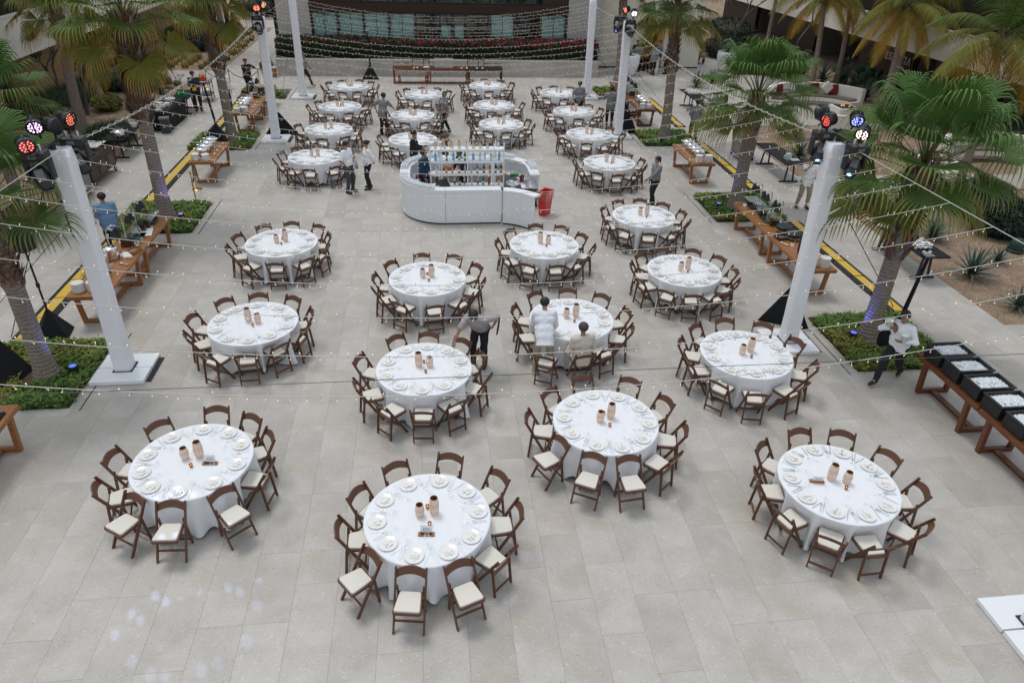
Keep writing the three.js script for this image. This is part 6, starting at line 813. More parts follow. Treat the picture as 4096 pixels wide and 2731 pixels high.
function fanPalm(label, x, z, top, o = {}) {
  const t = thing('fan_palm', label, 'palm tree', [x, 0, z], 0, 'fan palms'), r = rng(o.seed || 1); const dx = o.dx || 0, dz = o.dz || 0, rb = o.r || .17;
  const pts = [V(0, -.05, 0), V(dx * .1, top * .25, dz * .1), V(dx * .45, top * .6, dz * .45), V(dx, top, dz)], bt = o.boot ?? .62; const rad = u => rb * (1 + .75 * Math.exp(-u * top / .22) + .12 * Math.exp(-u * top / .9)) * (u > bt ? 1.12 + (o.wide || 0) * sstep(bt, bt + .12, u) : 1 - .08 * u);
  part('trunk', trunkGeo(pts, rad), trunkM, t); stuff(part('leaf_bases', boots(pts, rad, bt, 1.0, o.nb || 130, (o.seed || 1) + 4, o.shag || 1), bootM, t));
  const n = o.n || 34, sc = o.sc || 1; for (let i = 0; i < n; i++) { const f = (i + .5) / n, cls = clamp(Math.floor(Math.pow(f, o.pow || .9) * (o.mx || 6.4)), 0, 6), g = fanClass[cls][i % 2], m = part('leaf', g, o.gold ? leafGold : leafM, t); m.position.set(dx, top + .12 - f * .42, dz); const s = sc * (.88 + r() * .26) * (cls < 1 ? .85 : 1); m.scale.setScalar(s); m.rotation.set((r() - .5) * .12, i * 2.39996 + r() * .4 + (o.spin || 0), (r() - .5) * .12); if (i) m.name = 'leaf_' + String(i).padStart(3, '0'); }
  return t;
}
fanPalm('fan palm in the nearest left planting square', -7.77, -12.5, 3.75, { seed: 3, dx: .05, boot: .56, n: 24, sc: .85, r: .17, spin: .6, mx: 5.4 });
fanPalm('tall shaggy fan palm in the second left planting square', -8.05, -21.2, 5.6, { seed: 5, dx: .14, boot: .5, nb: 420, shag: 1.6, wide: .45, n: 32, sc: 1.0, r: .19, pow: .9, mx: 6.6, gold: 1 });
fanPalm('tall fan palm in the third left planting square', -7.85, -29.3, 5.5, { seed: 7, dx: -.1, boot: .48, nb: 340, shag: 1.4, wide: .3, n: 30, sc: .95, r: .18, pow: .9, mx: 6.6, gold: 1 });
fanPalm('fan palm in the third right planting square', 10.22, -29.5, 5.25, { seed: 9, dx: -.25, boot: .52, nb: 190, shag: 1.2, n: 38, sc: 1.02, r: .19, pow: .8, mx: 6.3 });
fanPalm('bright green fan palm in the second right planting square', 10.2, -21.35, 3.55, { seed: 11, dx: 0, boot: .7, nb: 110, n: 34, sc: 1.0, r: .20, pow: .82, mx: 6.0 });
fanPalm('largest fan palm in the nearest right planting square', 10.03, -12.85, 4.1, { seed: 13, dx: -.08, boot: .5, nb: 280, shag: 1.4, wide: .25, n: 34, sc: 1.05, r: .18, pow: .82, mx: 6.0 });
fanPalm('fan palm behind the far right pillar', 11.05, -41.4, 5.6, { seed: 15, dx: -.2, boot: .5, nb: 150, shag: 1.2, n: 20, sc: .9, r: .17 });
fanPalm('fan palm rising behind the left gravel bed, nearer', -14.0, -30.5, 5.1, { seed: 17, dx: .3, boot: .7, nb: 80, n: 30, sc: 1.0, r: .2, pow: .9, mx: 6.4, gold: 1 });
fanPalm('fan palm behind the left gravel bed, farther', -15.9, -37.1, 6.2, { seed: 19, dx: .1, boot: .7, nb: 80, n: 26, sc: 1.0, r: .2, pow: .9, mx: 6.2, gold: 1 });
fanPalm('distant fan palm beyond the left cactus bed', -15.5, -60.5, 5.6, { seed: 21, boot: .7, nb: 60, n: 24, sc: 1.1, r: .2 });
fanPalm('fan palm at the left frame edge with low fronds', -12.3, -21.6, 3.3, { seed: 23, boot: .6, nb: 90, n: 22, sc: 1.0, r: .17, spin: 1, pow: .9, mx: 6 });
// coconut palms: feathered fronds
function frond(seed, elev, len, yellow) {
  const r = rng(seed), P = [], C = [], I = []; let p = V(0, 0, 0), d = V(0, Math.sin(R(elev)), Math.cos(R(elev))); const N = 46, st = [];
  for (let i = 0; i <= N; i++) { st.push([p.clone(), d.clone()]); p = p.clone().addScaledVector(d, len / N); d.y -= .030 + .022 * i / N; d.normalize(); }
  const base0 = 0; st.forEach(([q], i) => { const w = lerp(.035, .006, i / N); for (const [a, b] of [[-w, 0], [0, w * .7], [w, 0]]) { P.push(q.x + a, q.y + b, q.z); C.push(lerp(.12, .24, yellow), .15, .04); } }); for (let i = 0; i < N; i++) for (let k = 0; k < 2; k++) { const a = i * 3 + k; I.push(a, a + 3, a + 1, a + 1, a + 3, a + 4); }
  for (let i = 5; i < N; i++) for (const s of [-1, 1]) for (let h = 0; h < 2; h++) { const [q0, t] = st[i], q = q0.clone().addScaledVector(t, h * len / N * .5), x = i / N, l = len * .30 * Math.sin(Math.PI * Math.pow(x, .75)) * (.75 + r() * .4) + .08; let dir = V(s, .1 + (r() - .5) * .2, 0).addScaledVector(t, .75).normalize(), w = .020, cur = q.clone(); const b0 = P.length / 3, yl = clamp(yellow + (r() - .5) * .5, 0, 1), br = .8 + r() * .4; const ax = t.clone(); for (let k = 0; k <= 4; k++) { const ww = w * (1 - k / 4.2) * (k ? 1 : .6); P.push(cur.x - ax.x * ww, cur.y - ax.y * ww, cur.z - ax.z * ww, cur.x + ax.x * ww, cur.y + ax.y * ww, cur.z + ax.z * ww); const y2 = clamp(yl + k * .08 * yellow, 0, 1); for (let z = 0; z < 2; z++) C.push(lerp(.05, .38, y2) * br, lerp(.115, .225, y2) * br, lerp(.022, .026, y2) * br); dir.lerp(V(0, -1, 0), .26).normalize(); cur = cur.clone().addScaledVector(dir, l / 4); } for (let k = 0; k < 4; k++) { const a = b0 + k * 2; I.push(a, a + 2, a + 1, a + 1, a + 2, a + 3); } }
  return geoFrom(P, C, I);
}
const frondSet = [[70, .0], [45, .12], [22, .3], [2, .55], [-20, .85]].map(([e, y], i) => [0, 1].map(k => frond(2000 + i * 7 + k, e, 2.9 + k * .3, y)));
function cocoPalm(label, x, z, top, o = {}) { const t = thing('coconut_palm', label, 'palm tree', [x, 0, z], 0, 'coconut palms'), r = rng(o.seed), dx = o.dx || 0, dz = o.dz || 0; const pts = [V(0, -.05, 0), V(dx * .1, top * .3, dz * .1), V(dx * .5, top * .7, dz * .5), V(dx, top, dz)], rad = u => .15 * (1 + .6 * Math.exp(-u * top / .25)) * (1 - .25 * u);
  part('trunk', trunkGeo(pts, rad), mat([1.12, 1.12, 1.12], .9, { map: trunkMap, bumpMap: trunkBump, bumpScale: .01 }), t); stuff(part('leaf_sheaths', boots(pts, u => .17, .86, 1.0, 34, o.seed + 3, 2.2), bootM, t));
  const n = o.n || 18; for (let i = 0; i < n; i++) { const f = (i + .5) / n, c = clamp(Math.floor(f * 5), 0, 4), m = part('frond', frondSet[c][i % 2], frondM, t); m.position.set(dx, top + .05 - f * .2, dz); m.rotation.y = i * 2.4 + (o.spin || 0); m.scale.setScalar((o.sc || 1) * (.9 + r() * .2)); if (i) m.name = 'frond_' + String(i).padStart(3, '0'); }
  for (let i = 0; i < 4; i++) { const a = i * 1.7; part('coconut', new THREE.SphereGeometry(.11, 12, 9).scale(1, 1.2, 1).translate(dx + Math.cos(a) * .24, top - .2, dz + Math.sin(a) * .24), mat([.12, .14, .03], .6), t); } return t; }
cocoPalm('coconut palm behind the curved bench, left trunk', 21.5, -38.7, 5.0, { seed: 31, dx: -.5, sc: .95, spin: .4 }); cocoPalm('coconut palm behind the curved bench, middle trunk', 24.4, -41.2, 5.4, { seed: 33, dx: -.5, sc: 1.0, spin: 1.5 }); cocoPalm('yellowing coconut palm before the wellness sign', 22.6, -33.4, 5.0, { seed: 35, dx: -.3, sc: 1.05, spin: 2.2 }); cocoPalm('tall coconut palm near the right frame edge', 18.5, -21.8, 5.3, { seed: 37, dx: -.4, sc: .95, spin: .9 }); cocoPalm('coconut palm in front of the right wing doorway', 24.6, -36.0, 5.3, { seed: 39, dx: -.2, sc: 1.0, spin: 3 }); cocoPalm('distant coconut palm before the far right wing', 25.2, -53.0, 5.6, { seed: 41, sc: 1, spin: 4 });
// bare frangipani trees
function frangipani(label, x, z, h, lean, seed) { const t = thing('bare_tree', label, 'tree', [x, -.03, z]), r = rng(seed), tr = [], br = []; (function grow(p, d, l, rad, k) { const q = p.clone().addScaledVector(d, l); (k < 2 ? tr : br).push(rod(p, q, rad, k < 2 ? 9 : 6, rad * .74)); if (k >= 6) return; const n = k === 0 ? 2 : r() < .35 ? 3 : 2; for (let i = 0; i < n; i++) { const a = r() * 6.28, v = d.clone().multiplyScalar(1).add(V(Math.cos(a) * .62, .22, Math.sin(a) * .62)).normalize(); grow(q.clone().addScaledVector(d, -.01), v, l * (.66 + r() * .2), rad * .72, k + 1); } })(V(0, 0, 0), V(...lean).normalize(), h * .34, .085, 0); const m = mat([.10, .085, .075], .9); stuff(part('trunk', tr, m, t)).userData = {}; stuff(part('crown', br, m, t)); }
frangipani('leaning bare frangipani tree before the left timber wall', -16.4, -36.0, 2.9, [-.55, .8, .2], 51); frangipani('second bare frangipani beside the left palms', -15.0, -33.5, 2.4, [.15, .9, .1], 52); frangipani('bare frangipani tree at the right wing by the coconut palms', 24.6, -47.5, 4.2, [.1, 1, 0], 53); frangipani('bare frangipani tree at the right frame edge', 24.5, -29.0, 3.9, [-.2, 1, .2], 54); frangipani('slender bare tree before the far right wall', 21.5, -50.5, 4.6, [.05, 1, 0], 55);
{ const t = thing('flowering_shrub', 'small bare shrub with pink flowers by the left walk', 'shrub', [-12.3, -.03, -38.3]), r = rng(91), b = []; const f = []; (function grow(p, d, l, rad, k) { const q = p.clone().addScaledVector(d, l); b.push(rod(p, q, rad, 5, rad * .7)); if (k >= 4) { if (r() < .5) f.push(new THREE.OctahedronGeometry(.03).translate(q.x, q.y, q.z)); return; } for (let i = 0; i < 2; i++) { const a = r() * 6.28; grow(q, d.clone().add(V(Math.cos(a) * .7, .1, Math.sin(a) * .7)).normalize(), l * .72, rad * .7, k + 1); } })(V(0, 0, 0), V(.1, 1, 0), .3, .03, 0); stuff(part('branches', b, mat([.16, .11, .08], .9), t)); stuff(part('flowers', f, mat([.5, .04, .08], .7), t)); }
// agaves
const agLeaf = [0, 1, 2].map(k => { const P = [], C = [], I = [], L = .72, S = 6, droop = [.0, .25, .5][k]; let p = V(0, 0, 0), d = V(0, .35, 1).normalize(); for (let s = 0; s <= S; s++) { const x = s / S, w = .034 * (x < .3 ? lerp(.75, 1, x / .3) : Math.pow(Math.max(0, 1 - (x - .3) / .7), .8)) + .001; for (const [a, b] of [[-w, .012], [0, -.006], [w, .012]]) { P.push(p.x + a, p.y + b * (1 - x), p.z); const t = .85 + .25 * x; C.push(.055 * t, .105 * t, .085 * t); } d.y -= droop * .12; d.normalize(); p = p.clone().addScaledVector(d, L / S); } for (let s = 0; s < S; s++) for (let q = 0; q < 2; q++) { const a = s * 3 + q; I.push(a, a + 1, a + 3, a + 1, a + 4, a + 3); } return geoFrom(P, C, I); });
const agM = mat([1, 1, 1], .6, { vertexColors: true });
function agave(label, x, z, s, seed, y = -.02) { const t = thing('agave', label, 'agave', [x, y, z], 0, 'blue agaves'), r = rng(seed), n = 46; part('core', lathe([[0, .2], [.05, .19], [.075, .1], [.06, 0], [0, 0]], 10).scale(s, s, s), mat([.10, .085, .06], .9), t); for (let i = 0; i < n; i++) { const f = i / n, m = part('leaf', agLeaf[f < .45 ? 0 : f < .8 ? 1 : 2], agM, t); m.rotation.order = 'YXZ'; m.rotation.y = i * 2.39996; m.rotation.x = -R(lerp(62, -16, Math.pow(f, .8))) + (r() - .5) * .2; m.position.y = .12 * s; m.scale.setScalar(s * (.85 + r() * .3)); if (i) m.name = 'leaf_' + String(i).padStart(3, '0'); } }
[['beside the near right black table', 14.75, -15.75, 1.15], ['small, at the right frame edge', 14.75, -13.95, .85], ['behind the near right black table', 15.3, -18.3, 1.0], ['behind the white mugs', 14.8, -19.85, .95], ['below the largest fan palm', 14.75, -21.2, 1.1], ['behind the right black table with pitcher', 14.9, -26.45, 1.15], ['half hidden behind the bright green palm', 16.2, -29.4, 1.0], ['behind the farthest right black table', 15.2, -39.7, 1.2], ['right of the far table agave', 16.6, -40.9, 1.0], ['left behind the curved bench', 23.5, -41.2, 1.5], ['right behind the curved bench', 23.6, -36.6, 1.4], ['small, by the prickly pear', 25.0, -41.3, .7], ['in the middle of right gravel', 16.2, -16.6, .6]].forEach(([l, x, z, s], i) => agave('blue agave ' + l, x, z, s, 600 + i)); agave('agave in the big white planter behind the palm', 18.7, -44.4, 1.0, 633, 1.0); agave('agave in the white planter by the staff group', 12.05, -43.0, .6, 634, 1.0);
// golden barrel cacti
{ const g = new THREE.SphereGeometry(.19, 28, 12), p = g.attributes.position, C = []; for (let i = 0; i < p.count; i++) { const a = Math.atan2(p.getZ(i), p.getX(i)), rib = 1 + .05 * Math.cos(a * 14), y = p.getY(i); p.setXYZ(i, p.getX(i) * rib, y * .92 + .14, p.getZ(i) * rib); const w = Math.cos(a * 14) * .5 + .5; C.push(lerp(.075, .20, w), lerp(.085, .15, w), lerp(.03, .055, w)); } g.setAttribute('color', new THREE.Float32BufferAttribute(C, 3)); g.computeVertexNormals(); const m = mat([1, 1, 1], .9, { vertexColors: true }); const crown = lathe([[0, .325], [.05, .32], [.08, .30]], 12), cm = mat([.28, .20, .07], .95);
  const xs = [[-12.0, 'first'], [-12.74, 'second'], [-13.75, 'third'], [-14.54, 'fourth'], [-15.35, 'fifth'], [-16.12, 'sixth'], [-16.95, 'seventh']]; const r = rng(71); const add = (x, z, s, lab) => { const c = thing('barrel_cactus', lab, 'cactus', [x, -.03, z], r() * 360, 'golden barrel cacti'); c.scale.setScalar(s); part('body', g, m, c); part('woolly_top', crown, cm, c); };
  xs.forEach(([x, n], i) => { const zl = i === 0 ? [-45.7, -46.7, -48.3, -48.9, -49.9, -50.7, -51.7, -52.2, -52.9, -54.0, -54.6] : i === 1 ? [-44.0, -45.0, -45.7, -48.1, -49.0, -49.7, -51.3, -52.9, -55.1, -55.6, -56.5, -57.4, -58.3] : [-44.3, -45.2, -46.1, -46.9, ...(i > 3 ? [-47.6, -48.3] : [])]; zl.forEach((z, k) => add(x + (r() - .5) * .12, z, .85 + r() * .35, `golden barrel cactus, ${n} column from the walk, ${k ? ORDX[k] : 'nearest'} in it`)); });
  [[-17.9, -44.5, 1.3, 'big one beside the left doorway'], [-17.8, -45.3, 1.3, 'second big one beside the left doorway'], [-14.0, -40.0, .8, 'left of three before the side path'], [-13.35, -39.9, .8, 'middle of three before the side path'], [-12.9, -39.6, .9, 'right of three before the side path'], [-12.7, -37.3, .9, 'behind the draped table'], [-14.7, -39.9, .7, 'small, near the shaggy palm'], [-12.4, -36.6, .8, 'next to the helper'], [19.8, -46.5, .9, 'left of the pair behind the cream wall'], [20.4, -46.8, 1.0, 'right of the pair behind the cream wall'], [22.8, -44.5, 1, 'behind the bench, first'], [23.2, -45.5, 1, 'behind the bench, second'], [22.4, -43.6, 1, 'behind the bench, third']].forEach(([x, z, s, l]) => add(x, z, s, 'golden barrel cactus ' + l)); }
// prickly pear
{ const t = thing('prickly_pear', 'dark green prickly pear clump beneath the wellness sign', 'cactus', [25.6, -.03, -41.0]), r = rng(19), pad = new THREE.SphereGeometry(.26, 14, 10).scale(.85, 1, .22).translate(0, .24, 0), m = mat([.025, .06, .035], .7); for (let i = 0; i < 46; i++) { const q = part('pad', pad, m, t); q.position.set((r() - .5) * 2.2, Math.floor(i / 18) * .38 + r() * .12, (r() - .5) * 3.2); q.rotation.set((r() - .5) * .7, r() * 6.28, (r() - .5) * .8); if (i) q.name = 'pad_' + String(i).padStart(3, '0'); } }
// leafy shrubs and hedge made of many small leaves
const leafG = (() => { const P = [], I = [], C = []; const r = rng(1); for (let k = 0; k < 7; k++) { const a = r() * 6.28, e = (r() - .3) * 1.6, d = V(Math.cos(a) * Math.cos(e), Math.sin(e), Math.sin(a) * Math.cos(e)), s = V(-d.z, .2, d.x).normalize(), b = P.length / 3, l = .07 + r() * .05, w = .018 + r() * .01, o = V((r() - .5) * .06, (r() - .5) * .06, (r() - .5) * .06); for (const q of [o, o.clone().addScaledVector(d, l * .5).addScaledVector(s, w), o.clone().addScaledVector(d, l), o.clone().addScaledVector(d, l * .5).addScaledVector(s, -w)]) { P.push(q.x, q.y, q.z); C.push(1, 1, 1); } I.push(b, b + 1, b + 2, b, b + 2, b + 3); } return geoFrom(P, C, I); })();
const lanceG = (() => { const P = [], I = [], C = []; const r = rng(2); for (let k = 0; k < 12; k++) { const a = r() * 6.28, e = .35 + r() * .9; let p = V(0, 0, 0), d = V(Math.cos(a) * Math.cos(e), Math.sin(e), Math.sin(a) * Math.cos(e)); const s = V(-Math.sin(a), 0, Math.cos(a)), b = P.length / 3, l = .3 + r() * .2; for (let i = 0; i <= 4; i++) { const w = .011 * (1 - i / 4.3); P.push(p.x - s.x * w, p.y, p.z - s.z * w, p.x + s.x * w, p.y, p.z + s.z * w); C.push(1, 1, 1, 1, 1, 1); d.y -= .22; d.normalize(); p = p.clone().addScaledVector(d, l / 4); } for (let i = 0; i < 4; i++) { const q = b + i * 2; I.push(q, q + 2, q + 1, q + 1, q + 2, q + 3); } } return geoFrom(P, C, I); })();
const foliM = phys([1, 1, 1], .75, { vertexColors: true, transmission: .12, thickness: 0 });
function scatter(parent, name, g, n, fn, seed) { const im = new THREE.InstancedMesh(g, foliM, n), m = new THREE.Matrix4(), q = new THREE.Quaternion(), r = rng(seed); for (let i = 0; i < n; i++) { const f = fn(r, i); q.setFromEuler(new THREE.Euler(f.flat ? (r() - .5) * .5 : r() * 6.28, r() * 6.28, f.flat ? (r() - .5) * .5 : r() * 6.28)); m.compose(f.p, q, V(f.s, f.s, f.s)); im.setMatrixAt(i, m); im.setColorAt(i, lin(...f.c)); } im.name = name; im.castShadow = im.receiveShadow = true; stuff(im); parent.add(im); return im; }
{ const h = thing('flowering_hedge', 'dense dark hedge with magenta flowers along the retaining wall', 'hedge', [0, .74, -43.45]); part('twigs', rbox(17.8, .8, 1.3, .2, .9, .42, 0), mat([.07, .065, .035], 1), h); const nz = fbm(9, 3, 6);
  const surf = r => { const x = lerp(-8.15, 10.0, r()), k = r(); let y, z; const top = .98 + .14 * (nz((x + 9) / 20, .3) - .5) * 2; if (k < .55) { z = .72 + (r() - .5) * .16; y = r() * top; } else if (k < .9) { y = top + (r() - .5) * .12; z = lerp(-.7, .75, r()); } else { y = r() * top; z = lerp(-.7, .75, r()); const e = r() < .5; return V(e ? -8.2 : 10.0, y, z); } return V(x, y, z); };
  scatter(h, 'leaves', leafG, 12000, r => { const b = .5 + r() * .8, y = r() < .12; return { p: surf(r), s: .7 + r() * .6, c: y ? [.07 * b, .10 * b, .02 * b] : [.024 * b, .052 * b, .016 * b] }; }, 81); scatter(h, 'flowers', leafG, 1500, r => { let p = surf(r); for (let t = 0; t < 9 && (p.y < .72 || r() > .15 + Math.pow(clamp((p.x + 8) / 18, 0, 1), 1.5)); t++) p = surf(r); const pink = r() < .85; const b = .7 + r() * .5; return { p: p.add(V(0, .03, .02)), s: .6 + r() * .45, c: pink ? [.55 * b, .015 * b, .11 * b] : [.5, .12, .10] }; }, 82); }
function shrub(label, x, z, rx, ry, rz, n, cols, kind, y0 = -.03) { const s = thing('shrub', label, 'shrub', [x, y0, z]); stuff(part('stems', new THREE.SphereGeometry(1, 14, 9).scale(rx * .82, ry * .82, rz * .82).translate(0, ry * .8, 0), mat([.075, .07, .04], 1), s)); scatter(s, 'leaves', kind ? lanceG : leafG, n, r => { const a = r() * 6.28, u = r() * 1.9 - .9, q = Math.sqrt(Math.max(0, 1 - u * u)), k = .82 + r() * .24, c = cols[Math.floor(r() * cols.length)], b = .65 + r() * .7; return { p: V(Math.cos(a) * q * rx * k, Math.max(.03, ry * (u * k + .9) * .95), Math.sin(a) * q * rz * k), s: kind ? 1 : .8 + r() * .5, flat: kind, c: c.map(v => v * b) }; }, Math.round(Math.abs(x * 31 + z * 17))); }
const dk = [[.022, .045, .03], [.03, .06, .035], [.02, .04, .03]], gn = [[.04, .085, .03], [.055, .10, .03], [.03, .07, .025]], yl = [[.22, .20, .03], [.15, .17, .03]];
shrub('rounded dark shrub at the right gravel, nearer one', 17.85, -18.7, .95, .62, .85, 2600, dk); shrub('rounded dark shrub at the right gravel, farther one', 18.3, -20.4, .95, .62, .85, 2200, dk); shrub('dark low shrub below the front right light cluster', 17.0, -27.3, .7, .5, .7, 1200, dk);
shrub('spiky green groundcover in front of the left timber wall', -16.6, -34.5, 1.1, .35, 3.2, 900, gn, 1); shrub('spiky green groundcover around the far left palm', -15.2, -38.8, 2.2, .38, 1.1, 900, gn, 1); shrub('spiky green clump behind the table by the grill', -12.6, -29.6, .8, .28, .9, 380, gn, 1); shrub('spiky green clump behind the grill', -13.2, -26.6, .8, .3, 1.6, 420, gn, 1);
shrub('yellow leaved shrub between the left palms', -14.4, -34.4, .6, .4, .8, 260, yl); shrub('yellow leaved shrub beside the nearer left palm', -14.9, -31.4, .5, .42, 1.0, 260, yl); shrub('thin yellow leaved sapling in the left gravel', -12.9, -33.2, .22, .45, .25, 90, yl);
shrub('broad green shrub bed behind the cactus columns', -15.2, -54.0, 2.2, .55, 2.6, 2400, gn, 1); shrub('dark shrub behind the fan palm crowns on the left', -14.6, -50.3, 1.5, .5, 1.2, 1400, dk); shrub('round dark bush far left beside the path', -17.4, -61.5, .9, .8, .9, 1100, dk); shrub('green shrub row beyond the far left path', -13.0, -68, 3, .8, 1.2, 1500, gn); shrub('dark shrub beside the white planter on the right', 20.5, -49.5, 1.4, .7, 1.6, 1500, dk); shrub('leafy pot plant at the left end of the hedge', -8.9, -42.9, .35, .4, .35, 260, gn); shrub('dark shrub behind the right wing bench', 22.0, -43.5, 1.5, .6, 1.4, 1400, dk); shrub('green shrub along the far right wing', 24.4, -58, 1.5, .8, 3, 1600, dk); shrub('sparse shrub in front of the left frame edge palm', -12.6, -16.5, 1.0, .4, 2.0, 600, gn, 1);
// curved white lounge with cushions and fire bowl
{ const arcWall = (cx, cz, r0, r1, a0, a1, y0, y1) => { const P = []; const n = 26; for (let i = 0; i <= n; i++) { const a = R(lerp(a0, a1, i / n)); P.push([cx + Math.cos(a) * r1, cz + Math.sin(a) * r1]); } for (let i = n; i >= 0; i--) { const a = R(lerp(a0, a1, i / n)); P.push([cx + Math.cos(a) * r0, cz + Math.sin(a) * r0]); } return prism(P, y0, y1, .012); };
  const lo = (label, cx, cz, a0, a1, rot) => { const b = thing('curved_bench', label, 'bench', [cx, 0, cz], rot); part('back_wall', arcWall(0, 0, 2.55, 2.8, a0, a1, -.02, 1.0), M.creamlight, b); part('seat', arcWall(0, 0, 1.95, 2.549, a0, a1, .22, .40), M.creamlight, b); part('seat_base', arcWall(0, 0, 2.25, 2.54, a0, a1, 0, .219), M.creamlight, b); part('cushion', arcWall(0, 0, 1.98, 2.53, a0 + 4, a1 - 4, .401, .50), mat([.16, .135, .11], .95), b); return b; };
  lo('curved white lounge bench with cushions behind the fan palm', 19.6, -33.6, -150, -20, 0); lo('curved white lounge bench at the right edge behind palm', 22.5, -24.0, -170, 10, 0);
  const low = thing('curved_low_wall', 'curved low white wall in front of the lounge bench', 'wall', [19.6, 0, -33.6]); part('wall', arcWall(0, 0, 2.9, 3.1, 25, 110, -.02, .62), M.creamlight, low); part('coping', arcWall(0, 0, 2.88, 3.12, 25, 110, .621, .66), M.creamlight, low);
  const cushG = (() => { const g = new RoundedBoxGeometry(.5, .5, .18, 4, .085); return clean(g); })(); [['dark red cushion, left on the lounge bench', 20.2, -35.95, 12, [.14, .012, .012], 0], ['dark red cushion, right on the lounge bench', 21.05, -35.6, -20, [.14, .012, .012], 8], ['white patterned cushion tilted between the red ones', 20.72, -35.65, -5, [.62, .58, .52], 45], ['pale cushion at the left of the lounge bench', 19.5, -36.0, 5, [.5, .47, .4], 0], ['dark red cushion behind the palm fronds', 18.1, -35.6, 30, [.14, .012, .012], 0]].forEach(([l, x, z, t, c, tilt]) => { const m = solo('cushion', cushG.clone().rotateZ(R(tilt)).rotateX(R(-14)).translate(0, .27 + (tilt > 20 ? .08 : 0), 0), mat(c, .95), l, 'cushion', [x, .5, z], t); });
  const st = thing('side_table', 'small black metal side table at the lounge bench', 'table', [19.35, 0, -35.2]); part('top', rbox(.4, .03, .4, .01, 0, .62, 0), M.blackmetal, st); for (const [a, c] of [[-.17, -.17], [.17, -.17], [-.17, .17], [.17, .17]]) part('leg', rod(V(a, 0, c), V(a, .605, c), .012), M.blackmetal, st);
  for (const [lab, x, z, y] of [['white fire bowl behind the largest fan palm', 19.6, -24.6, .55], ['low fire bowl in front of the lounge bench', 20.6, -33.4, .42]]) { const f = thing('fire_bowl', lab, 'fire pit', [x, 0, z]); part('bowl', prism([[-.55, -.55], [.55, -.55], [.55, .55], [-.55, .55]], 0, y, .015), M.creamlight, f); part('coals', slab(-.42, .42, y + .001, y + .02, -.42, .42), M.black, f); const r = rng(3), q = []; for (let i = 0; i < 9; i++) q.push(new THREE.ConeGeometry(.02 + r() * .015, .07 + r() * .07, 6).translate((r() - .5) * .4, y + .05, (r() - .5) * .4)); stuff(part('flames', q, glow([1, .38, .08], 1.4), f)); } 
  const wl = thing('white_step_wall', 'low white walls and steps at the right frame edge', 'wall', [20.5, 0, -24]); for (const [x0, x1, z0, z1, h] of [[-2.6, -1.2, 2.2, .6, .7], [1.0, 4.5, 2.6, 2.2, .6], [1.2, 4.5, 1.4, 1.0, .9]]) part('wall_block', rbox(x1 - x0, h, z0 - z1, .01, (x0 + x1) / 2, h / 2, (z0 + z1) / 2), M.creamlight, wl); }
// ---------------------------------------------------------------- people
function surfaceNets(f, mn, mx, h) {
  const nx = Math.ceil((mx.x - mn.x) / h) + 1, ny = Math.ceil((mx.y - mn.y) / h) + 1, nz = Math.ceil((mx.z - mn.z) / h) + 1, F = new Float32Array(nx * ny * nz); let q = 0;
  for (let k = 0; k < nz; k++) for (let j = 0; j < ny; j++) for (let i = 0; i < nx; i++) F[q++] = f(mn.x + i * h, mn.y + j * h, mn.z + k * h);
  const id = new Int32Array(nx * ny * nz).fill(-1), P = [], I = [], s = [0, 1, nx, nx + 1, nx * ny, nx * ny + 1, nx * ny + nx, nx * ny + nx + 1], E = [[0, 1], [2, 3], [4, 5], [6, 7], [0, 2], [1, 3], [4, 6], [5, 7], [0, 4], [1, 5], [2, 6], [3, 7]];
  for (let k = 0; k < nz - 1; k++) for (let j = 0; j < ny - 1; j++) for (let i = 0; i < nx - 1; i++) { const b = i + j * nx + k * nx * ny; let m = 0; for (let c = 0; c < 8; c++) if (F[b + s[c]] < 0) m |= 1 << c; if (m === 0 || m === 255) continue; let x = 0, y = 0, z = 0, n = 0; for (const [a, c] of E) { const va = F[b + s[a]], vc = F[b + s[c]]; if ((va < 0) === (vc < 0)) continue; const t = va / (va - vc); x += lerp(a & 1, c & 1, t); y += lerp(a >> 1 & 1, c >> 1 & 1, t); z += lerp(a >> 2 & 1, c >> 2 & 1, t); n++; } id[b] = P.length / 3; P.push(mn.x + (i + x / n) * h, mn.y + (j + y / n) * h, mn.z + (k + z / n) * h); }
  const ax = [1, nx, nx * ny]; for (let k = 1; k < nz - 1; k++) for (let j = 1; j < ny - 1; j++) for (let i = 1; i < nx - 1; i++) { const b = i + j * nx + k * nx * ny; for (let a = 0; a < 3; a++) { const v0 = F[b], v1 = F[b + ax[a]]; if ((v0 < 0) === (v1 < 0)) continue; const u = ax[(a + 1) % 3], w = ax[(a + 2) % 3], q0 = id[b], q1 = id[b - u], q2 = id[b - u - w], q3 = id[b - w]; if (q0 < 0 || q1 < 0 || q2 < 0 || q3 < 0) continue; if (v0 < 0) I.push(q0, q1, q2, q0, q2, q3); else I.push(q0, q2, q1, q0, q3, q2); } }
  const g = new THREE.BufferGeometry(); g.setAttribute('position', new THREE.Float32BufferAttribute(P, 3)); g.setIndex(I); g.computeVertexNormals(); return g;
}
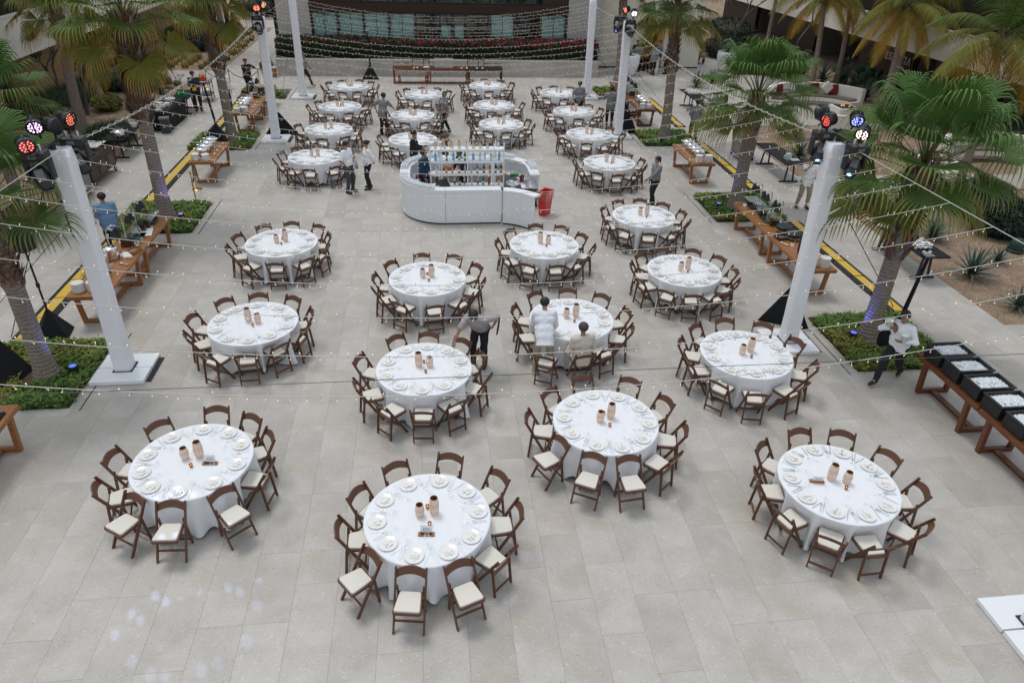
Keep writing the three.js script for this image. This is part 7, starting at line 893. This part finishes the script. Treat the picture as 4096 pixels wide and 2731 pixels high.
// list of round cones [a, b, ra, rb] -> distance function with smooth joins
function field(list, k = .03, infl = 0) {
  const A = list.map(([a, b, ra, rb, sz]) => { const d = b.clone().sub(a); return [a.x, a.y, a.z, d.x, d.y, d.z, 1 / Math.max(1e-9, d.lengthSq()), ra + infl, rb + infl, sz || 1]; });
  return (x, y, z) => { let m = 1e3; for (const c of A) { const px = x - c[0], py = y - c[1], pz = z - c[2]; let t = (px * c[3] + py * c[4] + pz * c[5]) * c[6]; t = t < 0 ? 0 : t > 1 ? 1 : t; const dx = px - c[3] * t, dy = py - c[4] * t, dz = (pz - c[5] * t) * c[9]; const d = Math.sqrt(dx * dx + dy * dy + dz * dz) - (c[7] + (c[8] - c[7]) * t); const e = k - Math.abs(m - d); m = Math.min(m, d) - (e > 0 ? e * e / (4 * k) : 0); } return m; };
}
function bounds(list, pad) { const b = new THREE.Box3(); for (const [a, c, ra, rb] of list) { const r = Math.max(ra, rb) + pad; b.expandByPoint(a.clone().addScalar(r)); b.expandByPoint(a.clone().subScalar(r)); b.expandByPoint(c.clone().addScalar(r)); b.expandByPoint(c.clone().subScalar(r)); } return b; }
function ik(a, b, l1, l2, hint) { const d = b.clone().sub(a); let L = d.length(); const mxL = (l1 + l2) * .995; if (L > mxL) { b = a.clone().addScaledVector(d, mxL / L); d.copy(b).sub(a); L = mxL; } d.normalize(); const x = (l1 * l1 - l2 * l2 + L * L) / (2 * L), h = Math.sqrt(Math.max(0, l1 * l1 - x * x)), n = hint.clone().addScaledVector(d, -hint.dot(d)).normalize(); return [a.clone().addScaledVector(d, x).addScaledVector(n, h), b]; }
const headG = (() => { // shared head, origin at its centre, face toward +z
  const L = [[V(0, .03, -.012), V(0, .025, .01), .088, .088], [V(0, -.045, .02), V(0, -.075, .04), .062, .040], [V(0, .0, .045), V(0, -.02, .05), .055, .05], [V(0, .005, .093), V(0, -.028, .104), .008, .0135], [V(.078, .0, -.005), V(.08, -.02, -.008), .012, .011], [V(-.078, .0, -.005), V(-.08, -.02, -.008), .012, .011], [V(-.03, .03, .085), V(.03, .03, .085), .012, .012], [V(-.018, -.058, .082), V(.018, -.058, .082), .010, .010]];
  const f = field(L, .02), g = (x, y, z) => { const e1 = Math.hypot(Math.abs(x) - .033, y - .010, z - .102) - .019; return Math.max(f(x, y, z), -e1 * .9); }; const b = bounds(L, .02); return surfaceNets(g, b.min, b.max, .007); })();
const hairG = long => { const L = [[V(0, .035, -.016), V(0, .03, .006), .098, .096]]; if (long === 'bun') L.push([V(0, .06, -.12), V(0, .06, -.125), .038, .038]); if (long === 'tail') L.push([V(0, .05, -.10), V(0, -.10, -.125), .034, .02]); const f = field(L, .02); const b = bounds(L, .02); return surfaceNets((x, y, z) => Math.max(f(x, y, z), z > -.09 ? -(y * .78 - z * .62 + .028) : -1), b.min, b.max, .008); };
const hairs = { short: hairG(), bun: hairG('bun'), tail: hairG('tail') }, eyesG = merge([ball(.0105, .033, .008, .0815, 8), ball(.0105, -.033, .008, .0815, 8)]), browG = merge([rbox(.034, .006, .008, .002, .033, .031, .094), rbox(.034, .006, .008, .002, -.033, .031, .094)]), mouthG = rbox(.038, .007, .006, .002, 0, -.058, .091);
const handG = [1, -1].map(s => { // fingers along -y, palm facing -x*s (toward the thigh), thumb toward +z
  const L = [[V(0, -.02, .018), V(0, -.075, .028), .019, .016], [V(0, -.02, -.016), V(0, -.075, -.026), .018, .015], [V(0, -.015, 0), V(0, -.07, 0), .019, .017]]; [[.030, .075, .0092], [.010, .084, .0095], [-.011, .078, .0092], [-.030, .060, .0082]].forEach(([z, l, r]) => { const a = V(0, -.078, z), b = V(-s * .012, -.078 - l * .52, z * 1.06), c = V(-s * .034, -.078 - l * .92, z * 1.04); L.push([a, b, r, r * .95], [b, c, r * .92, r * .78]); }); L.push([V(0, -.03, .028), V(-s * .012, -.06, .052), .0125, .011], [V(-s * .012, -.06, .052), V(-s * .02, -.092, .058), .0105, .009]); const f = field(L, .008), b = bounds(L, .012); return surfaceNets(f, b.min, b.max, .0052); });
const shoeM = mat([.015, .014, .014], .4);
function person(label, x, z, turn, o = {}) {
  const H = (o.h || 1.74) / 1.75, t = thing('person', label, 'person', [x, o.y || 0, z], turn); const far = o.cell || .02;
  const hipY = (o.hip ? o.hip[1] : .93) * 1, lean = R(o.lean || 0), hip = o.hip ? V(...o.hip) : V(0, hipY, 0), tw = R(o.twist || 0), wd = o.w || 1;
  const up = V(Math.sin(R(o.side || 0)), Math.cos(lean), Math.sin(lean)).normalize(), rt = V(Math.cos(tw), 0, -Math.sin(tw)), fw = rt.clone().cross(up).normalize();
  const P = (a, b, c) => hip.clone().addScaledVector(rt, a).addScaledVector(up, b).addScaledVector(fw, c);
  const waist = P(0, .14, .005), chest = P(0, .36, .0), neck = P(0, .525, -.01), head = neck.clone().addScaledVector(up.clone().lerp(V(0, 1, 0), o.headUp ?? .5).normalize(), .165).addScaledVector(fw, .02);
  const sh = [P(.185 * wd, .475, -.005), P(-.185 * wd, .475, -.005)], hj = [hip.clone().addScaledVector(rt, .09), hip.clone().addScaledVector(rt, -.09)];
  const feet = [V(...(o.footL || [.1, .08, .0])), V(...(o.footR || [-.1, .08, .0]))], hands = [V(...(o.handL || [.26, .80, .06])), V(...(o.handR || [-.26, .80, .06]))];
  const kn = [], an = [], el = [], wr = []; for (let i = 0; i < 2; i++) { const s = i ? -1 : 1; const [k, a] = ik(hj[i], feet[i], .44, .43, V(s * .12, 0, 1)); kn.push(k); an.push(a); const [e, w] = ik(sh[i], hands[i], .29, .26, o.elbow ? V(...o.elbow[i]) : V(s * .5, -.4, -.9)); el.push(e); wr.push(w); }
  const f = o.fat || 1; const toe = i => { const d = V(Math.sin(R(o.toe ? o.toe[i] : i ? -8 : 8)), 0, Math.cos(R(o.toe ? o.toe[i] : i ? -8 : 8))); return d; };
  const torso = [[P(.075 * wd, .0, 0), P(-.075 * wd, .0, 0), .112 * f, .112 * f], [P(.06, .14, .005), P(-.06, .14, .005), .116 * f, .116 * f], [P(.09 * wd, .34, .005), P(-.09 * wd, .34, .005), .108 * f, .108 * f], [P(.14 * wd, .46, -.01), P(-.14 * wd, .46, -.01), .07, .07], [hip, waist, .115 * f, .11 * f], [waist, chest, .11 * f, .115 * f]], legs = [], armsU = [], armsL = [];
  for (let i = 0; i < 2; i++) { legs.push([hj[i], kn[i], .088 * f, .060], [kn[i], an[i], .056, .040]); armsU.push([sh[i], el[i], .054, .042]); armsL.push([el[i], wr[i], .040, .028]); }
  const nk = [[neck.clone().addScaledVector(up, -.04), head.clone().addScaledVector(up, -.06), .056, .052]];
  // body
  const bl = [...torso, ...legs, ...armsU, ...armsL, ...nk].map(c => [c[0], c[1], c[2] * .9, c[3] * .92]); for (let i = 0; i < 2; i++) bl.push([an[i], an[i].clone().addScaledVector(toe(i), .13).add(V(0, -.045, 0)), .038, .03]);
  const bb = bounds(bl, .03); const skin = mat(o.skin || [.33, .19, .125], .55); let gs = [surfaceNets(field(bl, .03), bb.min, bb.max, far)];
  const hm = new THREE.Matrix4().compose(head, new THREE.Quaternion().setFromEuler(new THREE.Euler(R(o.headPitch || 0) + lean * .35, R(o.headTurn || 0) + tw, 0, 'YXZ')), V(1, 1, 1).multiplyScalar(o.headS || 1.02)); gs.push(headG.clone().applyMatrix4(hm));
  for (let i = 0; i < 2; i++) { const d = wr[i].clone().sub(el[i]).normalize(), y = d.clone().negate(); let zz = o.thumb ? V(...o.thumb[i]) : fw.clone(); zz.addScaledVector(y, -zz.dot(y)).normalize(); const xx = y.clone().cross(zz); gs.push(handG[i].clone().applyMatrix4(new THREE.Matrix4().makeBasis(xx, y, zz).setPosition(wr[i]))); }
  part('body', gs, skin, t); const hr = mat(o.hairC || [.012, .009, .008], .6);
  const hair = part('hair', hairs[o.hair || 'short'], hr, t); hair.applyMatrix4(hm); const ey = part('eyes', eyesG, mat([.02, .015, .012], .2), t); ey.applyMatrix4(hm); const bw = part('eyebrows', browG, hr, t); bw.applyMatrix4(hm); const mo = part('mouth', mouthG, mat([.25, .10, .08], .6), t); mo.applyMatrix4(hm);
  // shirt with hem, collar and sleeve ends cut clean
  const sl = o.sleeve ?? .0; const sleeves = []; const cuts = []; for (let i = 0; i < 2; i++) { if (sl > .5) { sleeves.push([sh[i], el[i], .066, .054], [el[i], wr[i], .053, .041]); const d = wr[i].clone().sub(el[i]).normalize(); cuts.push([wr[i].clone().addScaledVector(d, -.01), d]); } else { const e = sh[i].clone().lerp(el[i], .95); sleeves.push([sh[i], e, .072, .068]); cuts.push([e, e.clone().sub(sh[i]).normalize()]); } }
  const sT = torso.map(c => [c[0], c[1], c[2] + .016, c[3] + .016]); const hem = o.hem ?? -.14; sT.push([P(.06, hem - .05, 0), P(-.06, hem - .05, 0), .128 * f, .128 * f], [P(.06, hem - .05, 0), P(.06, .14, 0), .124 * f, .122 * f], [P(-.06, hem - .05, 0), P(-.06, .14, 0), .124 * f, .122 * f]); const sl2 = [...sT, ...sleeves], sf = field(sl2, .035), sb = bounds(sl2, .03);
  const hp = P(0, hem, 0), np = P(0, .535, 0); const shirt = surfaceNets((x2, y2, z2) => { let d = sf(x2, y2, z2) + .0045 * Math.sin(26 * y2 + 15 * x2 + 4 * Math.sin(14 * z2 + 9 * x2)) * Math.sin(19 * x2 - 11 * y2 + 8 * z2); d = Math.max(d, -((x2 - hp.x) * up.x + (y2 - hp.y) * up.y + (z2 - hp.z) * up.z) - 0); d = Math.max(d, (x2 - np.x) * up.x + (y2 - np.y) * up.y + (z2 - np.z) * up.z); for (const [p, n] of cuts) { const q = (x2 - p.x) * n.x + (y2 - p.y) * n.y + (z2 - p.z) * n.z; if (q > d && q > 0 && (x2 - p.x) ** 2 + (y2 - p.y) ** 2 + (z2 - p.z) ** 2 < .02) d = Math.max(d, q); } return d; }, sb.min, sb.max, far * .8); part('shirt', shirt, mat(o.shirt || [.2, .2, .2], .9, { bumpMap: clothBump, bumpScale: .004 }), t);
  const tl = [[hip.clone().addScaledVector(up, .05), hip, .112 * f, .12 * f], [hj[0], hj[1], .118 * f, .118 * f]]; for (let i = 0; i < 2; i++) tl.push([hj[i], kn[i], .104 * f, .076], [kn[i], an[i], .074, .058]); const tf = field(tl, .03), tb2 = bounds(tl, .03), wp = P(0, .10, 0), ay = Math.min(an[0].y, an[1].y); part('trousers', surfaceNets((x2, y2, z2) => { let d = tf(x2, y2, z2) + .005 * Math.sin(30 * y2 + 12 * z2 + 3 * Math.sin(20 * x2)); d = Math.max(d, (x2 - wp.x) * up.x + (y2 - wp.y) * up.y + (z2 - wp.z) * up.z); for (let i = 0; i < 2; i++) { const dx = x2 - an[i].x, dz = z2 - an[i].z; if (dx * dx + dz * dz < .02 && y2 < an[i].y + .06) d = Math.max(d, an[i].y - .035 - y2); } return d; }, tb2.min, tb2.max, far * .8), mat(o.trousers || [.012, .012, .015], .9), t);
  for (let i = 0; i < 2; i++) { const d = toe(i), h0 = an[i].clone().add(V(0, -.042, 0)), L = [[h0.clone().addScaledVector(d, -.045), h0.clone().addScaledVector(d, .10), .042, .044], [h0.clone().addScaledVector(d, .10), h0.clone().addScaledVector(d, .175).add(V(0, -.006, 0)), .043, .034], [an[i], h0, .046, .045]], b = bounds(L, .02), fy = h0.y - .036, ff = field(L, .02); part('shoe', surfaceNets((x2, y2, z2) => Math.max(ff(x2, y2, z2), fy - y2), b.min, b.max, .012), o.shoes ? mat(o.shoes, .6) : shoeM, t); }
  t.scale.setScalar(H); t.userData.joints = undefined; delete t.userData.joints; t.jw = wr.map(w => w.clone().multiplyScalar(H).applyAxisAngle(V(0, 1, 0), R(turn)).add(t.position)); return t;
}
const WHITE = [.82, .83, .85], GREY = [.20, .205, .215], BLK = [.012, .012, .014], DKG = [.055, .06, .065], KHAKI = [.34, .285, .205], SK = [.30, .165, .105], SK2 = [.36, .21, .14];
const stand = {};
person('helper in dark t-shirt with a yellow cloth behind left tables', -10.4, -34.2, 15, { shirt: [.03, .034, .042], skin: SK2, handL: [.10, 1.12, .25], handR: [-.12, 1.10, .25], headTurn: 35, hem: -.12 });
person('waiter in white shirt behind the third left palm', -9.15, -34.4, 25, { shirt: WHITE, skin: SK, sleeve: 1, handR: [-.27, .82, .1], footL: [.12, .08, .08] });
person('cook in black with one arm stretched to the lamps', -8.75, -37.3, 50, { shirt: BLK, skin: SK, fat: 1.12, w: 1.08, handL: [.45, 1.22, .42], handR: [-.05, 1.2, .28], headTurn: -40 });
person('staff member walking behind the far left pillar', -6.3, -39.4, 88, { shirt: GREY, skin: SK, footL: [.08, .10, -.33], footR: [-.08, .08, .36], handL: [.24, .92, .22], handR: [-.24, .92, -.18] });
person('waiter in grey reaching over a far table', -1.85, -30.0, 148, { shirt: GREY, skin: SK, lean: 14, footL: [.12, .08, 0], footR: [-.14, .08, .02], handL: [.30, .98, .02], handR: [-.32, .95, .55], elbow: [[.7, -.2, -.6], [-.5, -.4, 0]], headTurn: -20, hem: -.2 });
person('waiter in grey carrying a jug past the far table', .75, -30.3, -70, { shirt: GREY, skin: SK, footL: [.08, .08, .22], footR: [-.08, .10, -.22], handR: [-.22, 1.0, .34], handL: [.27, .82, .02], headTurn: 0, hem: -.2 });
person('waiter in grey standing behind a far right table', 6.95, -32.55, 0, { shirt: GREY, skin: SK, lean: 4, headPitch: 25, handR: [-.28, .92, .18], handL: [.28, .86, .08], hem: -.18, trousers: BLK });
person('waiter in grey with a tray, back to camera by the pillar', 8.2, -31.45, 172, { shirt: GREY, skin: SK, w: 1.08, footL: [.1, .08, .1], footR: [-.1, .10, -.16], handL: [.36, 1.18, .22], handR: [-.3, .85, .05], hem: -.2 });
person('waiter in grey seen from behind on the right walk', 11.3, -29.0, 172, { shirt: GREY, skin: SK, w: 1.06, footL: [.11, .08, .05], footR: [-.11, .08, -.05], handL: [.2, 1.02, .18], handR: [-.2, 1.02, .18], hem: -.18, cell: .018 });
person('man in white shirt and grey trousers, hand on hip', -2.68, -23.1, 62, { shirt: WHITE, skin: SK, fat: 1.12, trousers: DKG, w: 1.05, footL: [.13, .08, .03], footR: [-.13, .08, .0], handR: [-.20, .96, .08], elbow: [[.5, -.4, -.9], [-1, .1, -.5]], handL: [.24, .9, .16], headTurn: 12, hem: .02, cell: .018 });
person('woman in white blouse with hair bun, hands behind back', -2.05, -23.45, -68, { shirt: WHITE, skin: SK2, h: 1.66, sleeve: 1, fat: 1.05, hair: 'bun', footL: [.13, .08, .05], footR: [-.14, .08, -.08], handL: [.06, .98, -.20], handR: [-.06, .98, -.20], elbow: [[1, -.2, -.3], [-1, -.2, -.3]], hem: -.08, cell: .018 });
person('bartender in black with glasses holding a phone', -.5, -24.4, 82, { shirt: BLK, skin: SK2, sleeve: 1, fat: 1.1, handL: [.07, 1.16, .32], handR: [-.07, 1.16, .32], headPitch: 10, hem: -.24 });
person('bartender in dark blue shirt inside the bar', -.18, -22.1, 60, { shirt: [.008, .05, .09], skin: SK2, sleeve: 1, handL: [.2, .95, .2], handR: [-.22, .88, .18], headPitch: 14, headTurn: 18, hem: -.05, cell: .018 });
person('woman bartender in black with ponytail behind the shelf', .55, -24.2, 78, { shirt: BLK, skin: [.5, .32, .24], h: 1.66, hair: 'tail', hairC: [.10, .055, .03], sleeve: 1, handL: [.2, 1.05, .25], handR: [-.2, 1.0, .25], headPitch: 12 });
person('bartender in black bending behind the bottle shelf', 1.15, -22.3, -60, { shirt: BLK, skin: SK, sleeve: 1, lean: 18, handL: [.2, .9, .4], handR: [-.2, .9, .4], headPitch: 10 });
person('waitress in grey blouse with black trousers, arm stretched to table', 7.35, -21.5, -72, { shirt: GREY, skin: SK2, h: 1.66, hair: 'tail', footL: [.08, .08, .1], footR: [-.06, .08, -.1], handL: [.16, .98, .5], handR: [-.24, .88, .02], hem: 0, sleeve: 1, cell: .018 });
person('man in white shirt and khaki trousers holding a tablet', 12.4, -21.1, -8, { shirt: WHITE, skin: SK, trousers: KHAKI, fat: 1.1, w: 1.08, footL: [.17, .08, .04], footR: [-.15, .08, -.04], handR: [-.06, 1.50, .16], elbow: [[.6, -.5, -.3], [-.9, -.6, .2]], handL: [.22, 1.06, .26], hem: -.16, cell: .016 });
person('chef in white jacket walking with bowls in both arms', 9.52, -11.2, -58, { shirt: [.78, .80, .84], skin: SK, sleeve: 1, fat: 1.08, w: 1.06, lean: 8, side: -5, hip: [0, .87, 0], footL: [.09, .13, -.36], footR: [-.05, .08, .48], handL: [.12, 1.10, .27], handR: [-.20, 1.24, .20], elbow: [[.9, -.4, -.5], [-.9, -.4, -.5]], headTurn: 30, hem: -.10, cell: .014 });
person('waiter in pale grey leaning to set a plate, tray under arm', .92, -12.35, -22, { shirt: [.34, .32, .33], skin: SK, sleeve: .0, lean: 42, hip: [0, .92, -.06], footL: [.12, .08, -.02], footR: [-.12, .08, .04], handR: [-.34, .86, .62], handL: [.34, 1.12, .10], elbow: [[.9, .3, -.3], [-.4, .3, .1]], headPitch: 30, headUp: .1, hem: -.05, cell: .014 });
person('man in white shirt and khakis bending over the table', 2.22, -11.95, 176, { shirt: [.74, .76, .80], skin: SK2, sleeve: 1, lean: 38, w: 1.06, hip: [0, .93, -.04], footL: [.17, .08, -.02], footR: [-.17, .08, -.02], handL: [.22, .80, .42], handR: [-.22, .82, .42], trousers: [.40, .34, .25], shoes: [.6, .58, .55], hem: -.2, headUp: .3, cell: .014 });
person('seated man in beige suit at the second inner-right table', 2.95, -11.62, -168, { shirt: [.60, .54, .46], skin: SK, sleeve: 1, hip: [0, .56, .0], lean: 4, w: 1.08, trousers: [.60, .54, .46], hairC: [.05, .045, .045], footL: [.12, .08, .42], footR: [-.22, .08, .36], handL: [.16, .68, .30], handR: [-.18, .66, .28], hem: -.13, cell: .014 });
person('man in light blue blazer seen from behind at the left buffet', -8.5, -18.45, 205, { shirt: [.17, .30, .46], skin: SK, sleeve: 1, w: 1.1, fat: 1.1, footL: [.13, .08, 0], footR: [-.12, .08, .03], handL: [.15, 1.0, .24], handR: [-.2, .9, .18], headTurn: 30, hem: -.2, cell: .016 });
person('cook in black hidden behind the front left pillar', -9.05, -17.9, 80, { shirt: BLK, skin: SK, handL: [.2, 1.08, .3], handR: [-.2, 1.05, .3] });
[['in black, leftmost of the staff group at the door', 12.95, -44.65, 150, BLK], ['in grey with back turned, in the staff group', 12.85, -43.8, 165, GREY], ['in black behind the water dispenser at the door', 13.35, -44.6, 20, BLK], ['in black with a wide back, in the staff group', 13.45, -43.95, 200, BLK], ['in grey bending forward, in the staff group', 13.55, -43.0, 140, GREY], ['in grey facing left by the timber door', 14.3, -44.4, -70, GREY], ['in grey standing apart, rightmost of the staff group', 14.5, -43.3, -80, GREY]].forEach(([l, x, z, t, c], i) => person('staff member ' + l, x, z, t, { shirt: c, skin: i % 2 ? SK2 : SK, cell: .026, h: 1.70 + (i % 3) * .04, lean: i === 4 ? 16 : 2, footL: [.1, .08, .05], footR: [-.1, .08, -.05], handL: [.2, 1.02, .22], handR: [-.24, .85, .12], hem: -.16 }));
// what they carry
solo('yellow_rag', rbox(.16, .16, .05, .02, 0, 0, 0), mat([.8, .55, .02], .9), 'yellow cloth in the hands of the helper behind left tables', 'cloth', [-10.35, 1.02, -33.92], 20);
{ const c = thing('white_carafe', 'steel jug carried by the waiter at the far table', 'jug', [.36, .86, -30.0]); part('body', lathe([[0, 0], [.05, 0], [.06, .12], [.04, .2], [.05, .22], [0, .2]], 16), M.steel, c); part('handle', new THREE.TorusGeometry(.05, .01, 6, 12, Math.PI).rotateZ(-Math.PI / 2).translate(.055, .11, 0), M.steel, c);
  solo('phone', rbox(.075, .012, .15, .004, 0, 0, 0), M.black, 'black phone held by the bartender with glasses', 'phone', [-.10, 1.21, -24.34], 80);
  solo('tablet_computer', rbox(.26, .02, .19, .006, 0, 0, 0).rotateX(R(25)), M.black, 'black tablet held by the man in khaki trousers', 'tablet', [12.62, 1.08, -20.78], -8); solo('clipboard', rbox(.22, .30, .01, .003, 0, 0, 0), mat([.45, .52, .58], .7), 'papers held by the man with hand on hip', 'papers', [-2.42, .92, -23.22], 60);
  solo('round_tray', lathe([[0, 0], [.17, 0], [.185, .02], [.19, .02], [.18, -.006], [0, -.006]], 30).rotateZ(R(82)).rotateX(R(14)), M.black, 'black round tray under the arm of the leaning waiter', 'tray', [1.30, 1.02, -12.22], -10); solo('round_tray', lathe([[0, 0], [.17, 0], [.185, .02], [.19, .02], [.18, -.006], [0, -.006]], 30), M.black, 'black round tray carried by the waiter beside the pillar', 'tray', [7.83, 1.16, -31.65]);
  const bstk = (lab, x, y, z, tz) => { const b = thing('bowl_stack', lab, 'bowls', [x, y, z]); for (let i = 0; i < 3; i++) part('bowl', bowlG.clone().scale(1.15, 1.1, 1.15).translate(0, i * .045, 0), M.china, b); b.rotation.z = tz; };
  bstk('stack of white bowls held to the chest of the chef', 9.37, 1.10, -10.93, .1); bstk('stack of white bowls in the far arm of the chef', 9.23, 1.24, -11.30, .2);
  for (const [lab, x, y, z] of [['name badge of the man in khaki trousers', 12.5, 1.33, -20.94]]) solo('name_badge', rbox(.06, .02, .006, .002, 0, 0, 0), mat([.25, .18, .06], .4), lab, 'badge', [x, y, z], -8);
  const wd = thing('water_dispenser', 'blue water bottle dispenser in the staff group', 'dispenser', [13.9, 0, -43.55]); part('stand', rbox(.3, .95, .3, .02, 0, .475, 0), M.white, wd); part('bottle', lathe([[0, .95], [.1, .95], [.14, 1.02], [.14, 1.3], [.1, 1.34], [0, 1.35]], 18), phys([.25, .5, .65], .1, { transmission: .4, thickness: 0 }), wd);
}
renderer.render(scene, camera);
